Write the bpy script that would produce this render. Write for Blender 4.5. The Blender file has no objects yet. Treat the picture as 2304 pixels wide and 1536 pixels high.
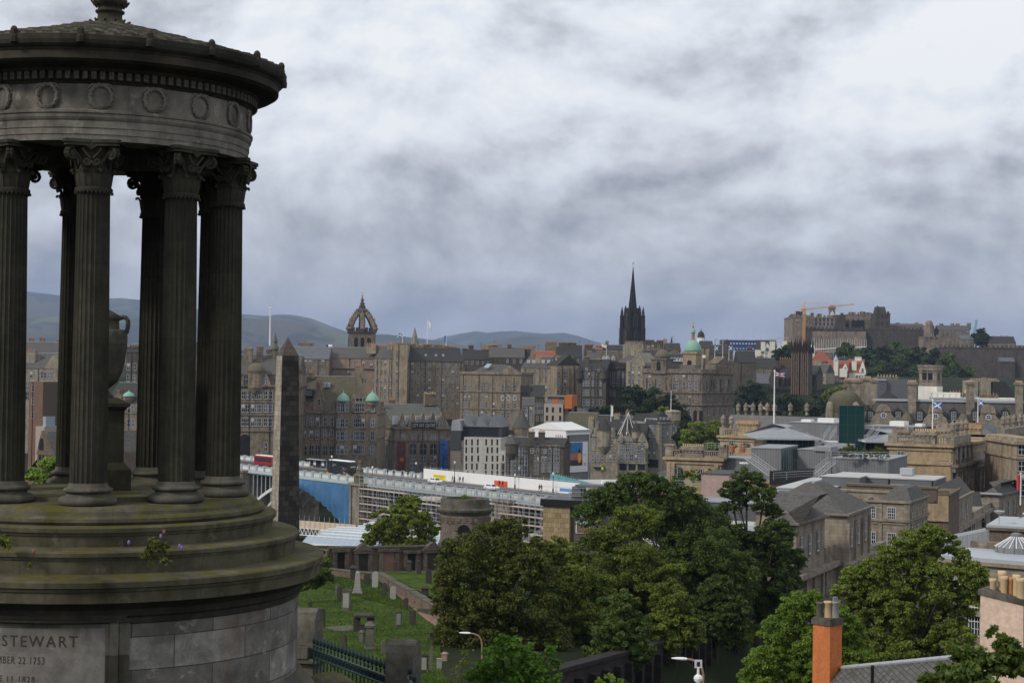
import bpy,math,random
import numpy as np
from mathutils import Vector,Matrix
random.seed(7);RNG=np.random.default_rng(11)
S=bpy.context.scene;COL=S.collection
PI=math.pi;R=math.radians
# ---------------------------------------------------------------- camera
FPX,PITCH,ROLL=3600.0,R(.93),R(.82)
cp,sp,cr,sr=math.cos(PITCH),math.sin(PITCH),math.cos(ROLL),math.sin(ROLL)
fw=Vector((0,cp,sp));U0=Vector((0,-sp,cp));R0=Vector((1,0,0))
Rv=R0*cr+U0*sr;Uv=U0*cr-R0*sr
cam=bpy.data.cameras.new('camera');camo=bpy.data.objects.new('camera',cam);COL.objects.link(camo)
cam.sensor_width=36;cam.sensor_fit='HORIZONTAL';cam.lens=FPX/2304*36
cam.clip_start=.5;cam.clip_end=60000
M=Matrix.Identity(4)
for i in range(3):
 M[i][0]=Rv[i];M[i][1]=Uv[i];M[i][2]=-fw[i]
camo.matrix_world=M;S.camera=camo
def ray(px,py):
 u2,v2=(px-1152)/FPX,(py-768)/FPX
 u=u2*cr+v2*sr;v=-u2*sr+v2*cr
 return fw+R0*u-U0*v
def at(px,py,Y):
 d=ray(px,py);return d*(Y/d.y)
# ---------------------------------------------------------------- light
SUN_EL,SUN_AZ=R(36),R(-122)
sd=Vector((math.sin(SUN_AZ)*math.cos(SUN_EL),math.cos(SUN_AZ)*math.cos(SUN_EL),math.sin(SUN_EL)))
sun=bpy.data.lights.new('sun','SUN');suno=bpy.data.objects.new('sun',sun);COL.objects.link(suno)
sun.energy=2.1;sun.angle=R(8);sun.color=(1,.93,.82)
suno.rotation_euler=sd.to_track_quat('Z','Y').to_euler();suno.location=sd*400
S.view_settings.view_transform='Standard';S.view_settings.look='None'
S.view_settings.exposure=0.0;S.view_settings.gamma=1
S.cycles.use_denoising=True;S.cycles.max_bounces=5;S.cycles.diffuse_bounces=2;S.cycles.glossy_bounces=2
S.cycles.transmission_bounces=3;S.cycles.volume_bounces=0;S.cycles.transparent_max_bounces=6
S.cycles.sample_clamp_indirect=4
# ---------------------------------------------------------------- node helper
class NT:
 def __init__(s,tree):s.t=tree;s.n=tree.nodes;s.l=tree.links
 def new(s,typ,**kw):
  n=s.n.new(typ)
  for k,v in kw.items():
   if k.startswith('i_'):s.put(n.inputs[k[2:].replace('_',' ')],v)
   else:setattr(n,k,v)
  return n
 def put(s,sock,v):
  if hasattr(v,'is_output'):s.l.new(v,sock)
  else:
   if sock.type=='RGBA' and len(v)==3:v=(*v,1)
   sock.default_value=v
 def math(s,op,a,b=0.0,c=0.0,clamp=False):
  n=s.n.new('ShaderNodeMath');n.operation=op;n.use_clamp=clamp
  for k,x in enumerate((a,b,c)):s.put(n.inputs[k],x)
  return n.outputs[0]
 def vmath(s,op,a,b=(0,0,0)):
  n=s.n.new('ShaderNodeVectorMath');n.operation=op
  s.put(n.inputs[0],a)
  if op=='SCALE':s.put(n.inputs[3],b)
  else:s.put(n.inputs[1],b)
  return n.outputs[0]
 def mix(s,f,a,b,mode='MIX'):
  n=s.n.new('ShaderNodeMix');n.data_type='RGBA';n.blend_type=mode;n.clamp_factor=True
  s.put(n.inputs[0],f);s.put(n.inputs[6],a);s.put(n.inputs[7],b);return n.outputs[2]
 def ramp(s,f,stops):
  n=s.n.new('ShaderNodeValToRGB');e=n.color_ramp.elements
  while len(e)<len(stops):e.new(.5)
  for k,(p,c)in enumerate(stops):
   e[k].position=p;e[k].color=(c,c,c,1)if isinstance(c,(int,float))else(*c,1)
  s.put(n.inputs[0],f);return n.outputs[0]
 def noise(s,vec,scale,detail=4,rough=.55,dist=0.0):
  n=s.n.new('ShaderNodeTexNoise');s.put(n.inputs['Vector'],vec)
  n.inputs['Scale'].default_value=scale;n.inputs['Detail'].default_value=detail
  n.inputs['Roughness'].default_value=rough;n.inputs['Distortion'].default_value=dist
  return n.outputs[0]
 def maprange(s,v,a,b,c=0.0,d=1.0,smooth=False):
  n=s.n.new('ShaderNodeMapRange');n.clamp=True
  if smooth:n.interpolation_type='SMOOTHSTEP'
  for k,x in zip(('Value','From Min','From Max','To Min','To Max'),(v,a,b,c,d)):s.put(n.inputs[k],x)
  return n.outputs[0]
# ---------------------------------------------------------------- sky
SKYOFF=(4.1,.4,.0)
W=bpy.data.worlds.new('World');S.world=W;W.use_nodes=True
t=NT(W.node_tree);W.node_tree.nodes.clear()
tc=t.new('ShaderNodeTexCoord');dirv=t.vmath('NORMALIZE',tc.outputs['Generated'])
sx=t.new('ShaderNodeSeparateXYZ');t.put(sx.inputs[0],dirv)
dz=t.math('MAXIMUM',sx.outputs[2],0.0)
P=t.vmath('MULTIPLY',dirv,(1.0,1.0,1.55));P=t.vmath('ADD',P,SKYOFF)
wv=t.new('ShaderNodeTexNoise');t.put(wv.inputs['Vector'],P);wv.inputs['Scale'].default_value=3.5;wv.inputs['Detail'].default_value=2
P=t.vmath('ADD',P,t.vmath('SCALE',t.vmath('SUBTRACT',wv.outputs['Color'],(.5,.5,.5)),.10))
n1=t.noise(P,3.6,3,.5);n2=t.noise(P,9.0,9,.56)
n2b=t.noise(t.vmath('ADD',P,(-.012,0,.022)),9.0,9,.56);n3=t.noise(t.vmath('ADD',P,(9,3,1)),3.0,6,.6,.2)
lit=t.math('MULTIPLY',t.math('SUBTRACT',n2,n2b),.9)
cl=t.math('ADD',t.math('ADD',t.math('MULTIPLY',n1,.5),t.math('MULTIPLY',n2,.5)),lit)
el=t.maprange(dz,.0,.25)
side=t.maprange(sx.outputs[0],-.3,.3)
base=t.ramp(el,[(0,.47),(.10,.40),(.28,.475),(.46,.55),(.62,.68),(.78,.82),(1,.78)])
br=t.math('ADD',base,t.math('MULTIPLY',t.math('SUBTRACT',cl,.5),t.ramp(el,[(0,.42),(.25,1.0),(.6,1.45),(1,1.6)])))
br=t.math('ADD',br,t.math('MULTIPLY',t.math('SUBTRACT',side,.5),.10))
ccol=t.ramp(br,[(.10,(.16,.195,.265)),(.27,(.26,.30,.38)),(.40,(.415,.44,.49)),(.55,(.59,.615,.665)),(.68,(.72,.765,.825)),(.82,(.84,.885,.94)),(.99,(.95,.97,1.0))])
skyt=t.new('ShaderNodeTexSky',sky_type='NISHITA',sun_disc=False,sun_elevation=SUN_EL,sun_rotation=SUN_AZ,altitude=100)
bg1=t.new('ShaderNodeBackground');t.put(bg1 .inputs[0],skyt.outputs[0]);bg1 .inputs[1].default_value=.09
bg2=t.new('ShaderNodeBackground');t.put(bg2 .inputs[0],ccol);bg2 .inputs[1].default_value=1.0
cover=t.maprange(n3,.60,.74,1.0,.72,True)
mx=t.new('ShaderNodeMixShader');t.put(mx.inputs[0],cover);t.put(mx.inputs[1],bg1 .outputs[0]);t.put(mx.inputs[2],bg2 .outputs[0])
wo=t.new('ShaderNodeOutputWorld');t.put(wo.inputs[0],mx.outputs[0])
# ---------------------------------------------------------------- objects
def tag(o,label=None,cat=None,group=None,kind=None):
 for k,v in(('label',label),('category',cat),('group',group),('kind',kind)):
  if v:o[k]=v
 return o
def empty(name,loc,rz=0.0,label=None,cat=None,group=None):
 o=bpy.data.objects.new(name,None);COL.objects.link(o);o.location=loc;o.rotation_euler=(0,0,rz)
 o.empty_display_size=.5
 return tag(o,label,cat,group)
def link(name,me,parent=None,loc=(0,0,0),rz=0.0):
 o=bpy.data.objects.new(name,me);COL.objects.link(o);o.parent=parent;o.location=loc;o.rotation_euler=(0,0,rz)
 return o
KIDS={}
def copy_tree(o,parent=None):
 c=o.copy();COL.objects.link(c);c.parent=parent
 for ch in list(o.children):copy_tree(ch,c)
 return c
class MB:
 def __init__(s,mat=None):s.v=[];s.f=[];s.m=[];s.uv={};s.mats=[];s.cur=0;s.sm=[];s.smooth=False;s.use(mat)if mat else None
 def use(s,mat):
  if mat not in s.mats:s.mats.append(mat)
  s.cur=s.mats.index(mat);return s
 def add(s,vs,fs):
  o=len(s.v);s.v+=[tuple(p)for p in vs]
  for f in fs:s.f.append([i+o for i in f]);s.m.append(s.cur);s.sm.append(s.smooth)
  return s
 def box(s,x0,y0,z0,x1,y1,z1,bottom=True):
  v=[(x0,y0,z0),(x1,y0,z0),(x1,y1,z0),(x0,y1,z0),(x0,y0,z1),(x1,y0,z1),(x1,y1,z1),(x0,y1,z1)]
  f=[(4,5,6,7),(0,1,5,4),(1,2,6,5),(2,3,7,6),(3,0,4,7)]
  if bottom:f.append((3,2,1,0))
  return s.add(v,f)
 def quad(s,a,b,c,d):return s.add([a,b,c,d],[(0,1,2,3)])
 def prism(s,pts,z0,z1,top=None):
  n=len(pts);tp=top or pts
  return s.add([(x,y,z0)for x,y in pts]+[(x,y,z1)for x,y in tp],[(i,(i+1)%n,n+(i+1)%n,n+i)for i in range(n)]+[tuple(range(n,2*n)),tuple(range(n-1,-1,-1))])
 def slab(s,pts,y0,y1):
  n=len(pts)
  return s.add([(x,y0,z)for x,z in pts]+[(x,y1,z)for x,z in pts],[tuple(range(n)),tuple(range(2*n-1,n-1,-1))]+[(i,n+i,n+(i+1)%n,(i+1)%n)for i in range(n)])
 def lathe(s,prof,n=24,cx=0,cy=0,a0=0.0,a1=2*PI,cap=True,rfun=None,ur=1.0):
  full=abs(a1-a0-2*PI)<1e-6;cols=n if full else n+1;o=len(s.v)
  for(r,z)in prof:
   for k in range(cols):
    a=a0+(a1-a0)*k/n;q=r*(rfun(a,z)if rfun else 1)
    s.v.append((cx+q*math.sin(a),cy-q*math.cos(a),z))
  acc=0
  for j in range(len(prof)-1):
   seg=math.hypot(prof[j+1][0]-prof[j][0],prof[j+1][1]-prof[j][1])
   for k in range(n):
    k2=(k+1)%cols
    s.uv[len(s.f)]=[((a0+(a1-a0)*(k+e)/n)*ur,acc+d*seg)for e,d in((0,0),(1,0),(1,1),(0,1))]
    s.f.append([o+j*cols+k,o+j*cols+k2,o+(j+1)*cols+k2,o+(j+1)*cols+k]);s.m.append(s.cur);s.sm.append(s.smooth)
   acc+=seg
  if cap and full:
   if prof[-1][0]>1e-4:s.f.append([o+(len(prof)-1)*cols+k for k in range(cols)]);s.m.append(s.cur);s.sm.append(False)
   if prof[0][0]>1e-4:s.f.append([o+k for k in range(cols-1,-1,-1)]);s.m.append(s.cur);s.sm.append(False)
  return s
 def tube(s,p,q,r,n=6,r2=None):
  p,q=Vector(p),Vector(q);d=q-p
  if d.length<1e-6:return s
  d.normalize();a=d.orthogonal().normalized();b=d.cross(a);r2=r if r2 is None else r2
  o=[]
  for c,rr in((p,r),(q,r2)):
   for k in range(n):
    t=2*PI*k/n;o.append(c+a*(rr*math.cos(t))+b*(rr*math.sin(t)))
  return s.add(o,[(k,(k+1)%n,n+(k+1)%n,n+k)for k in range(n)]+[tuple(range(n-1,-1,-1)),tuple(range(n,2*n))])
 def path(s,pts,r,n=6):
  for i in range(len(pts)-1):
   s.tube(pts[i],pts[i+1],r if not isinstance(r,list)else r[i],n,None if not isinstance(r,list)else r[i+1])
  return s
 def ball(s,c,r,n=10,m=6,sz=1.0):
  prof=[(r*math.sin(PI*j/m)+1e-5,c[2]-r*sz*math.cos(PI*j/m))for j in range(m+1)]
  return s.lathe(prof,n,c[0],c[1],cap=False)
 def gable(s,x0,y0,x1,y1,z,h,axis='x',over=0.0):
  if axis=='x':
   ym=(y0+y1)/2
   v=[(x0-over,y0,z),(x1+over,y0,z),(x1+over,y1,z),(x0-over,y1,z),(x0-over,ym,z+h),(x1+over,ym,z+h)]
   return s.add(v,[(0,1,5,4),(2,3,4,5),(1,2,5),(3,0,4),(3,2,1,0)])
  xm=(x0+x1)/2
  v=[(x0,y0-over,z),(x1,y0-over,z),(x1,y1+over,z),(x0,y1+over,z),(xm,y0-over,z+h),(xm,y1+over,z+h)]
  return s.add(v,[(1,2,5,4),(3,0,4,5),(0,1,4),(2,3,5),(3,2,1,0)])
 def hip(s,x0,y0,x1,y1,z,h,ix,iy):
  return s.prism([(x0,y0),(x1,y0),(x1,y1),(x0,y1)],z,z+h,[(x0+ix,y0+iy),(x1-ix,y0+iy),(x1-ix,y1-iy),(x0+ix,y1-iy)])
 def mesh(s,name):
  me=bpy.data.meshes.new(name);me.from_pydata(s.v,[],s.f)
  for m in s.mats:me.materials.append(m)
  if len(s.mats)>1:me.polygons.foreach_set('material_index',s.m)
  if any(s.sm):me.polygons.foreach_set('use_smooth',s.sm)
  uvmap(me)
  if s.uv:
   d=me.uv_layers[0].data
   for fi,uvs in s.uv.items():
    ls=me.polygons[fi].loop_start
    for k,c in enumerate(uvs):d[ls+k].uv=c
  me.update();return me
 def build(s,name,parent=None,loc=(0,0,0),rz=0.0):return link(name,s.mesh(name),parent,loc,rz)
def uvmap(me):
 nl,npol,nv=len(me.loops),len(me.polygons),len(me.vertices)
 if not nl:return
 co=np.empty(nv*3);me.vertices.foreach_get('co',co);co=co.reshape(-1,3)
 vi=np.empty(nl,np.int64);me.loops.foreach_get('vertex_index',vi)
 no=np.empty(npol*3);me.polygons.foreach_get('normal',no);no=no.reshape(-1,3)
 lt=np.empty(npol,np.int64);me.polygons.foreach_get('loop_total',lt)
 n=np.repeat(no,lt,0);t1=np.stack([-n[:,1],n[:,0],0*n[:,0]],1)
 L=np.linalg.norm(t1,axis=1);t1[L<.05]=(1,0,0);L[L<.05]=1;t1/=L[:,None]
 t2=np.cross(n,t1);p=co[vi]
 uv=np.stack([(p*t1).sum(1),(p*t2).sum(1)],1).astype(np.float32)
 lay=me.uv_layers.new(name='UVMap');lay.data.foreach_set('uv',uv.ravel())
# ---------------------------------------------------------------- materials
MATS={}
def newmat(name):
 m=bpy.data.materials.new(name);m.use_nodes=True;t=NT(m.node_tree)
 b=m.node_tree.nodes['Principled BSDF'];MATS[name]=m
 return m,t,b
def plain(name,col,rough=.7,metal=0.0,var=.25,scale=1.5,spec=.3,objvar=0.0):
 m,t,b=newmat(name)
 tc=t.new('ShaderNodeTexCoord')
 n=t.noise(tc.outputs['Object'],scale,5,.6)
 c=t.mix(t.math('MULTIPLY',n,1.0),tuple(x*(1-var)for x in col),tuple(min(1,x*(1+var))for x in col))
 if objvar:
  oi=t.new('ShaderNodeObjectInfo')
  c=t.mix(1.0,c,t.ramp(oi.outputs['Random'],[(0,1-objvar),(1,1.0)]),'MULTIPLY')
 t.put(b.inputs['Base Color'],c);b.inputs['Roughness'].default_value=rough;b.inputs['Metallic'].default_value=metal
 b.inputs['Specular IOR Level'].default_value=spec
 return m
def stone(name,c1,c2,bw=.8,bh=.33,soot=.5,moss=0.0,mortar=.012,bump=.25,big=.12,objvar=.0,rust=0.0,joint=.55,sootcol=(.022,.021,.02),streak=True,fs=5.0,crisp=0.0,mosscol=(.06,.062,.016)):
 m,t,b=newmat(name)
 uv=t.new('ShaderNodeUVMap').outputs[0];tc=t.new('ShaderNodeTexCoord');ob=tc.outputs['Object']
 geo=t.new('ShaderNodeNewGeometry')
 br=t.new('ShaderNodeTexBrick');t.put(br.inputs['Vector'],uv)
 br.inputs['Scale'].default_value=1;br.inputs['Brick Width'].default_value=bw;br.inputs['Row Height'].default_value=bh
 br.inputs['Mortar Size'].default_value=mortar;br.inputs['Mortar Smooth'].default_value=.3;br.inputs['Bias'].default_value=-.1
 t.put(br.inputs['Color1'],c1);t.put(br.inputs['Color2'],c2);t.put(br.inputs['Mortar'],tuple(x*joint for x in c1))
 fine=t.noise(ob,fs,6,.65);mid=t.noise(ob,.9,6,.62,.4)
 c=t.mix(1.0,br.outputs[0],t.ramp(fine,[(.25,.72),(.75,1.22)]),'MULTIPLY')
 if rust:c=t.mix(t.maprange(t.noise(ob,.55,3,.5),.58,.72,0,rust),c,(.16,.085,.04))
 st=t.noise(t.vmath('MULTIPLY',ob,(1.1,1.1,.35))if streak else ob,big*6,6,.62,.3)
 f=t.math('MULTIPLY',t.math('ADD',t.maprange(st,.42,.68),t.maprange(mid,.5,.7,0,.5)),soot,clamp=True)
 c=t.mix(f,c,sootcol)
 if crisp:
  cr_=t.noise(t.vmath('ADD',ob,(7,3,5)),1.5,9,.68,.6);c=t.mix(t.maprange(cr_,.49,.60,0,crisp),c,tuple(.42*x+.4*y for x,y in zip(c1,sootcol)))
  c=t.mix(t.maprange(t.noise(ob,2.6,8,.7,.3),.58,.66,0,crisp*.8),c,tuple(min(1,x*1.35)for x in c2))
  c=t.mix(t.maprange(t.noise(ob,14,4,.7),.60,.70,0,crisp*.7),c,sootcol)
 if moss:
  sep=t.new('ShaderNodeSeparateXYZ');t.put(sep.inputs[0],geo.outputs['Normal'])
  up=t.maprange(sep.outputs[2],.1,.8,.22,1.0)
  mf=t.math('MULTIPLY',t.math('MULTIPLY',t.maprange(t.noise(ob,2.2,7,.68),.40,.60),up),moss,clamp=True)
  c=t.mix(mf,c,mosscol)
 if objvar:
  oi=t.new('ShaderNodeObjectInfo')
  c=t.mix(1.0,c,t.ramp(oi.outputs['Random'],[(0,(1-objvar,1-objvar*1.05,1-objvar*1.05)),(.5,(1,.97,.93)),(1,(1+objvar*.2,1,.98))]),'MULTIPLY')
 t.put(b.inputs['Base Color'],c);b.inputs['Roughness'].default_value=.9;b.inputs['Specular IOR Level'].default_value=.12
 if bump:
  h=t.math('ADD',t.math('MULTIPLY',br.outputs['Fac'],-.6),t.math('MULTIPLY',fine,.5))
  bp=t.new('ShaderNodeBump');bp.inputs['Strength'].default_value=bump;bp.inputs['Distance'].default_value=.03
  t.put(bp.inputs['Height'],h);t.put(b.inputs['Normal'],bp.outputs[0])
 return m
def leafmat(name,dark,light,yellow,yf=.12,objvar=.18):
 m,t,b=newmat(name)
 geo=t.new('ShaderNodeNewGeometry');tc=t.new('ShaderNodeTexCoord')
 rnd=geo.outputs['Random Per Island']
 c=t.mix(t.ramp(rnd,[(0,0.0),(1,1.0)]),dark,light)
 c=t.mix(t.maprange(t.noise(tc.outputs['Object'],.45,3,.5),.38,.62,0,.6),c,tuple(.9*d+.1*l for d,l in zip(dark,light)))
 r2=t.math('FRACT',t.math('MULTIPLY',rnd,17.31))
 c=t.mix(t.maprange(r2,1-yf,1-yf+.02),c,yellow)
 oi=t.new('ShaderNodeObjectInfo')
 c=t.mix(1.0,c,t.ramp(oi.outputs['Random'],[(0,1-objvar),(1,1+objvar)]),'MULTIPLY')
 t.put(b.inputs['Base Color'],c);b.inputs['Roughness'].default_value=.55;b.inputs['Specular IOR Level'].default_value=.25
 tr=t.new('ShaderNodeBsdfTranslucent');t.put(tr.inputs[0],t.mix(1.0,c,(1.0,1.15,.5),'MULTIPLY'))
 ms=t.new('ShaderNodeMixShader');ms.inputs[0].default_value=.34
 out=m.node_tree.nodes['Material Output']
 t.put(ms.inputs[1],b.outputs[0]);t.put(ms.inputs[2],tr.outputs[0]);t.put(out.inputs[0],ms.outputs[0])
 return m
m_mon=stone('weathered_monument_stone',(.125,.117,.10),(.165,.152,.13),1.6,.61,.6,.4,.008,.3,.13,rust=.25,sootcol=(.016,.0155,.015),crisp=0.5)
m_monshaft=stone('dark_mossy_shaft_stone',(.052,.050,.040),(.066,.061,.047),9,1.35,.62,.55,.004,.3,.2,rust=.12,mosscol=(.030,.033,.009),sootcol=(.010,.0098,.009),crisp=0.35)
m_step=stone('mossy_step_stone',(.118,.108,.080),(.155,.140,.104),1.9,3,.72,.9,.006,.4,.2,mosscol=(.080,.074,.014),sootcol=(.020,.018,.013),crisp=0.5)
m_drum=stone('grey_ashlar_drum',(.165,.152,.140),(.35,.33,.305),1.55,.585,.66,.1,.010,.3,.13,rust=.55,joint=.25,streak=False,sootcol=(.06,.057,.056),crisp=0.55)
m_ent=stone('grey_entablature_stone',(.235,.215,.188),(.315,.288,.250),2.1,5,.8,.12,.004,.35,.14,rust=.6,sootcol=(.030,.028,.027),crisp=0.5)
m_cor=stone('blackened_cornice_stone',(.055,.050,.042),(.070,.062,.050),1.9,5,.6,.25,.004,.3,.2,rust=.2,sootcol=(.013,.0125,.012),crisp=0.4)
m_rooftile=stone('mossy_stone_tiles',(.105,.098,.08),(.15,.135,.105),.5,.3,.45,.5,.01,.3,.2)
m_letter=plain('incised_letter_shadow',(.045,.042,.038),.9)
ov=.22
st_brown=stone('brown_tenement_stone',(0.239,0.200,0.151),(0.306,0.259,0.198),.8,.33,.55,0,.015,0,.10,ov,fs=1.4)
st_tan=stone('tan_ashlar',(0.338,0.282,0.209),(0.405,0.338,0.250),.9,.36,.50,0,.012,0,.08,ov,fs=1.4)
st_pink=stone('pale_pink_ashlar',(.30,.225,.175),(.34,.262,.205),.9,.36,.30,0,.01,0,.08,.1,fs=1.4)
st_dark=stone('dark_tenement_stone',(0.108,0.098,0.081),(0.145,0.133,0.109),.8,.33,.5,0,.015,0,.1,ov,fs=1.4)
st_grey=stone('grey_town_stone',(0.316,0.293,0.237),(0.385,0.350,0.277),.8,.33,.5,0,.012,0,.1,.15,fs=1.4)
st_soot=stone('sooty_gothic_stone',(0.095,0.079,0.070),(0.149,0.124,0.101),.8,.4,.5,0,.01,0,.2)
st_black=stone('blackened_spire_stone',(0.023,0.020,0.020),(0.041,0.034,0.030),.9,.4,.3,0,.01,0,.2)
st_crown=stone('brown_steeple_stone',(.205,.165,.125),(.255,.205,.155),.9,.4,.55,0,.01,0,.15,fs=1.4)
st_castle=stone('castle_rubble',(0.237,0.200,0.167),(0.332,0.281,0.231),1.2,.6,.62,0,.02,0,.05,.15,fs=1.4)
st_castled=stone('dark_castle_rubble',(0.085,0.074,0.063),(0.120,0.103,0.090),1.2,.6,.5,0,.02,0,.05,.1,fs=1.4)
st_yellow=stone('yellow_sandstone',(.375,.290,.190),(.44,.345,.23),.95,.36,.38,.05,.01,0,.12,.08,sootcol=(.10,.075,.05),fs=1.4)
st_sooty=stone('sooted_classical_stone',(0.206,0.175,0.144),(0.267,0.228,0.188),1.0,.4,.72,.15,.01,0,.16,.1,sootcol=(.032,.028,.024),fs=1.4)
st_class=stone('grey_classical_stone',(0.284,0.246,0.203),(0.345,0.303,0.252),1.1,.42,.55,.15,.012,0,.12,.1,sootcol=(.06,.054,.046),fs=1.4)
st_rubble=stone('brown_rubble',(.165,.125,.098),(.215,.165,.128),.45,.22,.35,.1,.02,.2,.2)
st_obe=stone('sunlit_obelisk_stone',(.34,.295,.24),(.47,.42,.34),.95,.62,.45,.1,.02,.2,.2,joint=.4,sootcol=(.05,.047,.042))
st_obed=stone('sooted_shaded_obelisk_stone',(.028,.026,.024),(.085,.078,.066),.95,.62,.45,.15,.02,.2,.2,joint=.4)
st_tower=stone('brown_tomb_rubble',(.185,.150,.125),(.240,.195,.160),.75,.32,.35,.15,.02,.3,.2,joint=.35)
st_block=stone('tan_block_cladding',(.30,.225,.13),(.42,.32,.19),.62,.62,.25,0,.02,0,.2,joint=.45)
m_margin=plain('dressed_margin_stone',(0.176,0.155,0.134),.85)
m_margind=plain('sooted_margin_stone',(0.095,0.088,0.081),.85)
m_brick=stone('red_brown_brick',(.20,.118,.085),(.24,.14,.10),.24,.09,.15,0,.01,0,.1)
m_harl=stone('off_white_harling',(.72,.70,.64),(.74,.72,.66),3,3,.12,0,.001,0,.1)
m_pinkharl=stone('pink_painted_render',(.68,.51,.41),(.70,.53,.425),6,6,.2,0,.0005,.15,.35,sootcol=(.3,.21,.165))
m_orange=stone('orange_painted_render',(.58,.19,.068),(.64,.215,.082),7,7,.35,0,.0005,.5,.3,sootcol=(.28,.095,.042),fs=9.0,crisp=0.15)
m_modern=plain('beige_modern_render',(.36,.31,.265),.8,var=.06)
m_pale=stone('pale_precast_panels',(.50,.48,.44),(.53,.505,.46),3.2,1.6,.12,0,.03,0,.1,joint=.7)
def slate(name,a,b2,soot=.25,lead=False,moss=.1):
 return stone(name,a,b2,.32,.22,soot,moss,.012,0,.12,.12,joint=.6)
m_slate=slate('grey_slate',(.098,.096,.096),(.142,.138,.136),.2)
m_slated=slate('dark_slate',(.050,.050,.052),(.072,.072,.075),.2)
m_slatebr=slate('brown_weathered_slate',(.105,.094,.074),(.150,.134,.106),.3,moss=.5)
m_slategr=slate('greenish_slate',(.115,.122,.112),(.158,.165,.150),.25,moss=.2)
m_slatebl=slate('blue_grey_slate',(.125,.135,.155),(.170,.180,.200),.2,moss=0)
m_redtile=slate('red_clay_tiles',(.27,.095,.06),(.33,.125,.08),.15,moss=0)
m_lead=plain('pale_lead',(.36,.385,.415),.45,var=.12,scale=2)
m_copper=plain('green_copper',(.225,.40,.315),.7,var=.12,scale=.8)
m_gold=plain('gilded_metal',(.65,.42,.10),.35,.8)
m_mossdome=plain('moss_stained_dome',(.125,.113,.075),.9,var=.35,scale=1.2)
m_pot=plain('terracotta_pot',(.50,.25,.115),.8,var=.3,scale=3,objvar=.3)
m_pot2=plain('buff_clay_pot',(.60,.45,.27),.8,var=.2,scale=3,objvar=.15)
m_frame=plain('white_window_paint',(.60,.61,.62),.5,var=.05)
m_white=plain('white_paint',(.78,.78,.78),.55,var=.08)
m_dframe=plain('dark_window_metal',(.05,.052,.055),.5)
m_zinc=stone('grey_zinc_cladding',(.205,.212,.222),(.225,.232,.242),.48,30,.12,0,.035,0,.05,joint=.55)
m_zincroof=stone('pale_zinc_roof',(.29,.305,.33),(.32,.335,.36),.55,30,.12,0,.03,0,.05,joint=.75)
m_greyrend=plain('blue_grey_render',(.125,.130,.142),.8,var=.12)
m_membrane=plain('weathered_white_roof_membrane',(.43,.425,.41),.7,var=.3,scale=.5)
m_asphalt=plain('asphalt',(.055,.055,.058),.85,var=.25,scale=.6)
m_pave=plain('paving',(.20,.19,.18),.85,var=.2,scale=.8)
m_iron=plain('dark_green_iron',(.012,.030,.032),.38,.2,var=.3,spec=.5)
m_black=plain('black_metal',(.012,.012,.013),.4)
m_scaf=plain('galvanised_tube',(.46,.47,.48),.45,.3,var=.15)
m_board=plain('scaffold_boards',(.62,.50,.38),.8,var=.2)
m_bridge=plain('pale_blue_grey_bridge_paint',(.40,.455,.475),.6,var=.2,scale=.5)
m_bridgew=plain('white_bridge_panel',(.63,.64,.64),.6,var=.1,scale=.5)
m_tarp=plain('blue_tarpaulin',(.050,.145,.290),.55,var=.5,scale=.35)
m_tealnet=plain('teal_debris_net',(.10,.34,.38),.7,var=.4,scale=.3)
m_copor=plain('orange_timber_cladding',(.44,.135,.035),.7,var=.15)
m_blue=plain('blue_fabric',(.035,.065,.17),.6,var=.2)
m_crane=plain('orange_crane_paint',(.72,.34,.05),.5)
m_bark=plain('bark',(.045,.037,.028),.9,var=.4,scale=6)
m_soil=plain('bare_earth',(.10,.075,.055),.95,var=.3)
m_path=plain('red_gravel_path',(.22,.135,.105),.95,var=.25,scale=2)
m_grave=stone('grey_gravestone',(.13,.12,.10),(.16,.145,.12),3,3,.6,.35,.001,.2,.5)
m_graved=stone('dark_gravestone',(.06,.055,.048),(.08,.072,.06),3,3,.5,.3,.001,.2,.5)
m_gravel=plain('pale_gravestone',(.27,.262,.245),.8,var=.25,scale=2)
m_gravep=plain('pink_granite',(.30,.18,.15),.6,var=.15,scale=6)
m_skin=plain('skin',(.45,.27,.2),.6)
def glass(name,col,rough=.12,spec=.5):
 m,t,b=newmat(name);b.inputs['Base Color'].default_value=(*col,1);b.inputs['Roughness'].default_value=rough
 b.inputs['Specular IOR Level'].default_value=spec;return m
m_glass=glass('window_glass',(.022,.026,.032))
m_glassl=glass('sky_reflecting_window_glass',(.085,.10,.125),.2)
m_blind=plain('pale_window_blind',(.42,.41,.38),.8)
m_teal=glass('teal_tinted_glass',(.008,.045,.045),.1)
m_skyglass=glass('pale_roof_glass',(.30,.36,.43),.25)
m_grass,t,b=newmat('mown_grass')
tc=t.new('ShaderNodeTexCoord');g1=t.noise(tc.outputs['Object'],.22,6,.65);g2=t.noise(tc.outputs['Object'],2.0,7,.75)
c=t.mix(t.maprange(g1,.40,.60),(.020,.046,.007),(.062,.105,.014));c=t.mix(t.maprange(g2,.42,.62,0,.75),c,(.085,.115,.020));c=t.mix(t.maprange(t.noise(tc.outputs['Object'],.6,5,.6),.58,.70,0,.6),c,(.060,.052,.022));c=t.mix(t.maprange(t.noise(tc.outputs['Object'],1.1,5,.6),.56,.66,0,.7),c,(.016,.036,.008))
t.put(b.inputs['Base Color'],c);b.inputs['Roughness'].default_value=.95;b.inputs['Specular IOR Level'].default_value=.05
bp=t.new('ShaderNodeBump');bp.inputs['Strength'].default_value=.8;bp.inputs['Distance'].default_value=.3;t.put(bp.inputs['Height'],g2);t.put(b.inputs['Normal'],bp.outputs[0])
m_rough,t,b=newmat('town_ground')
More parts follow.
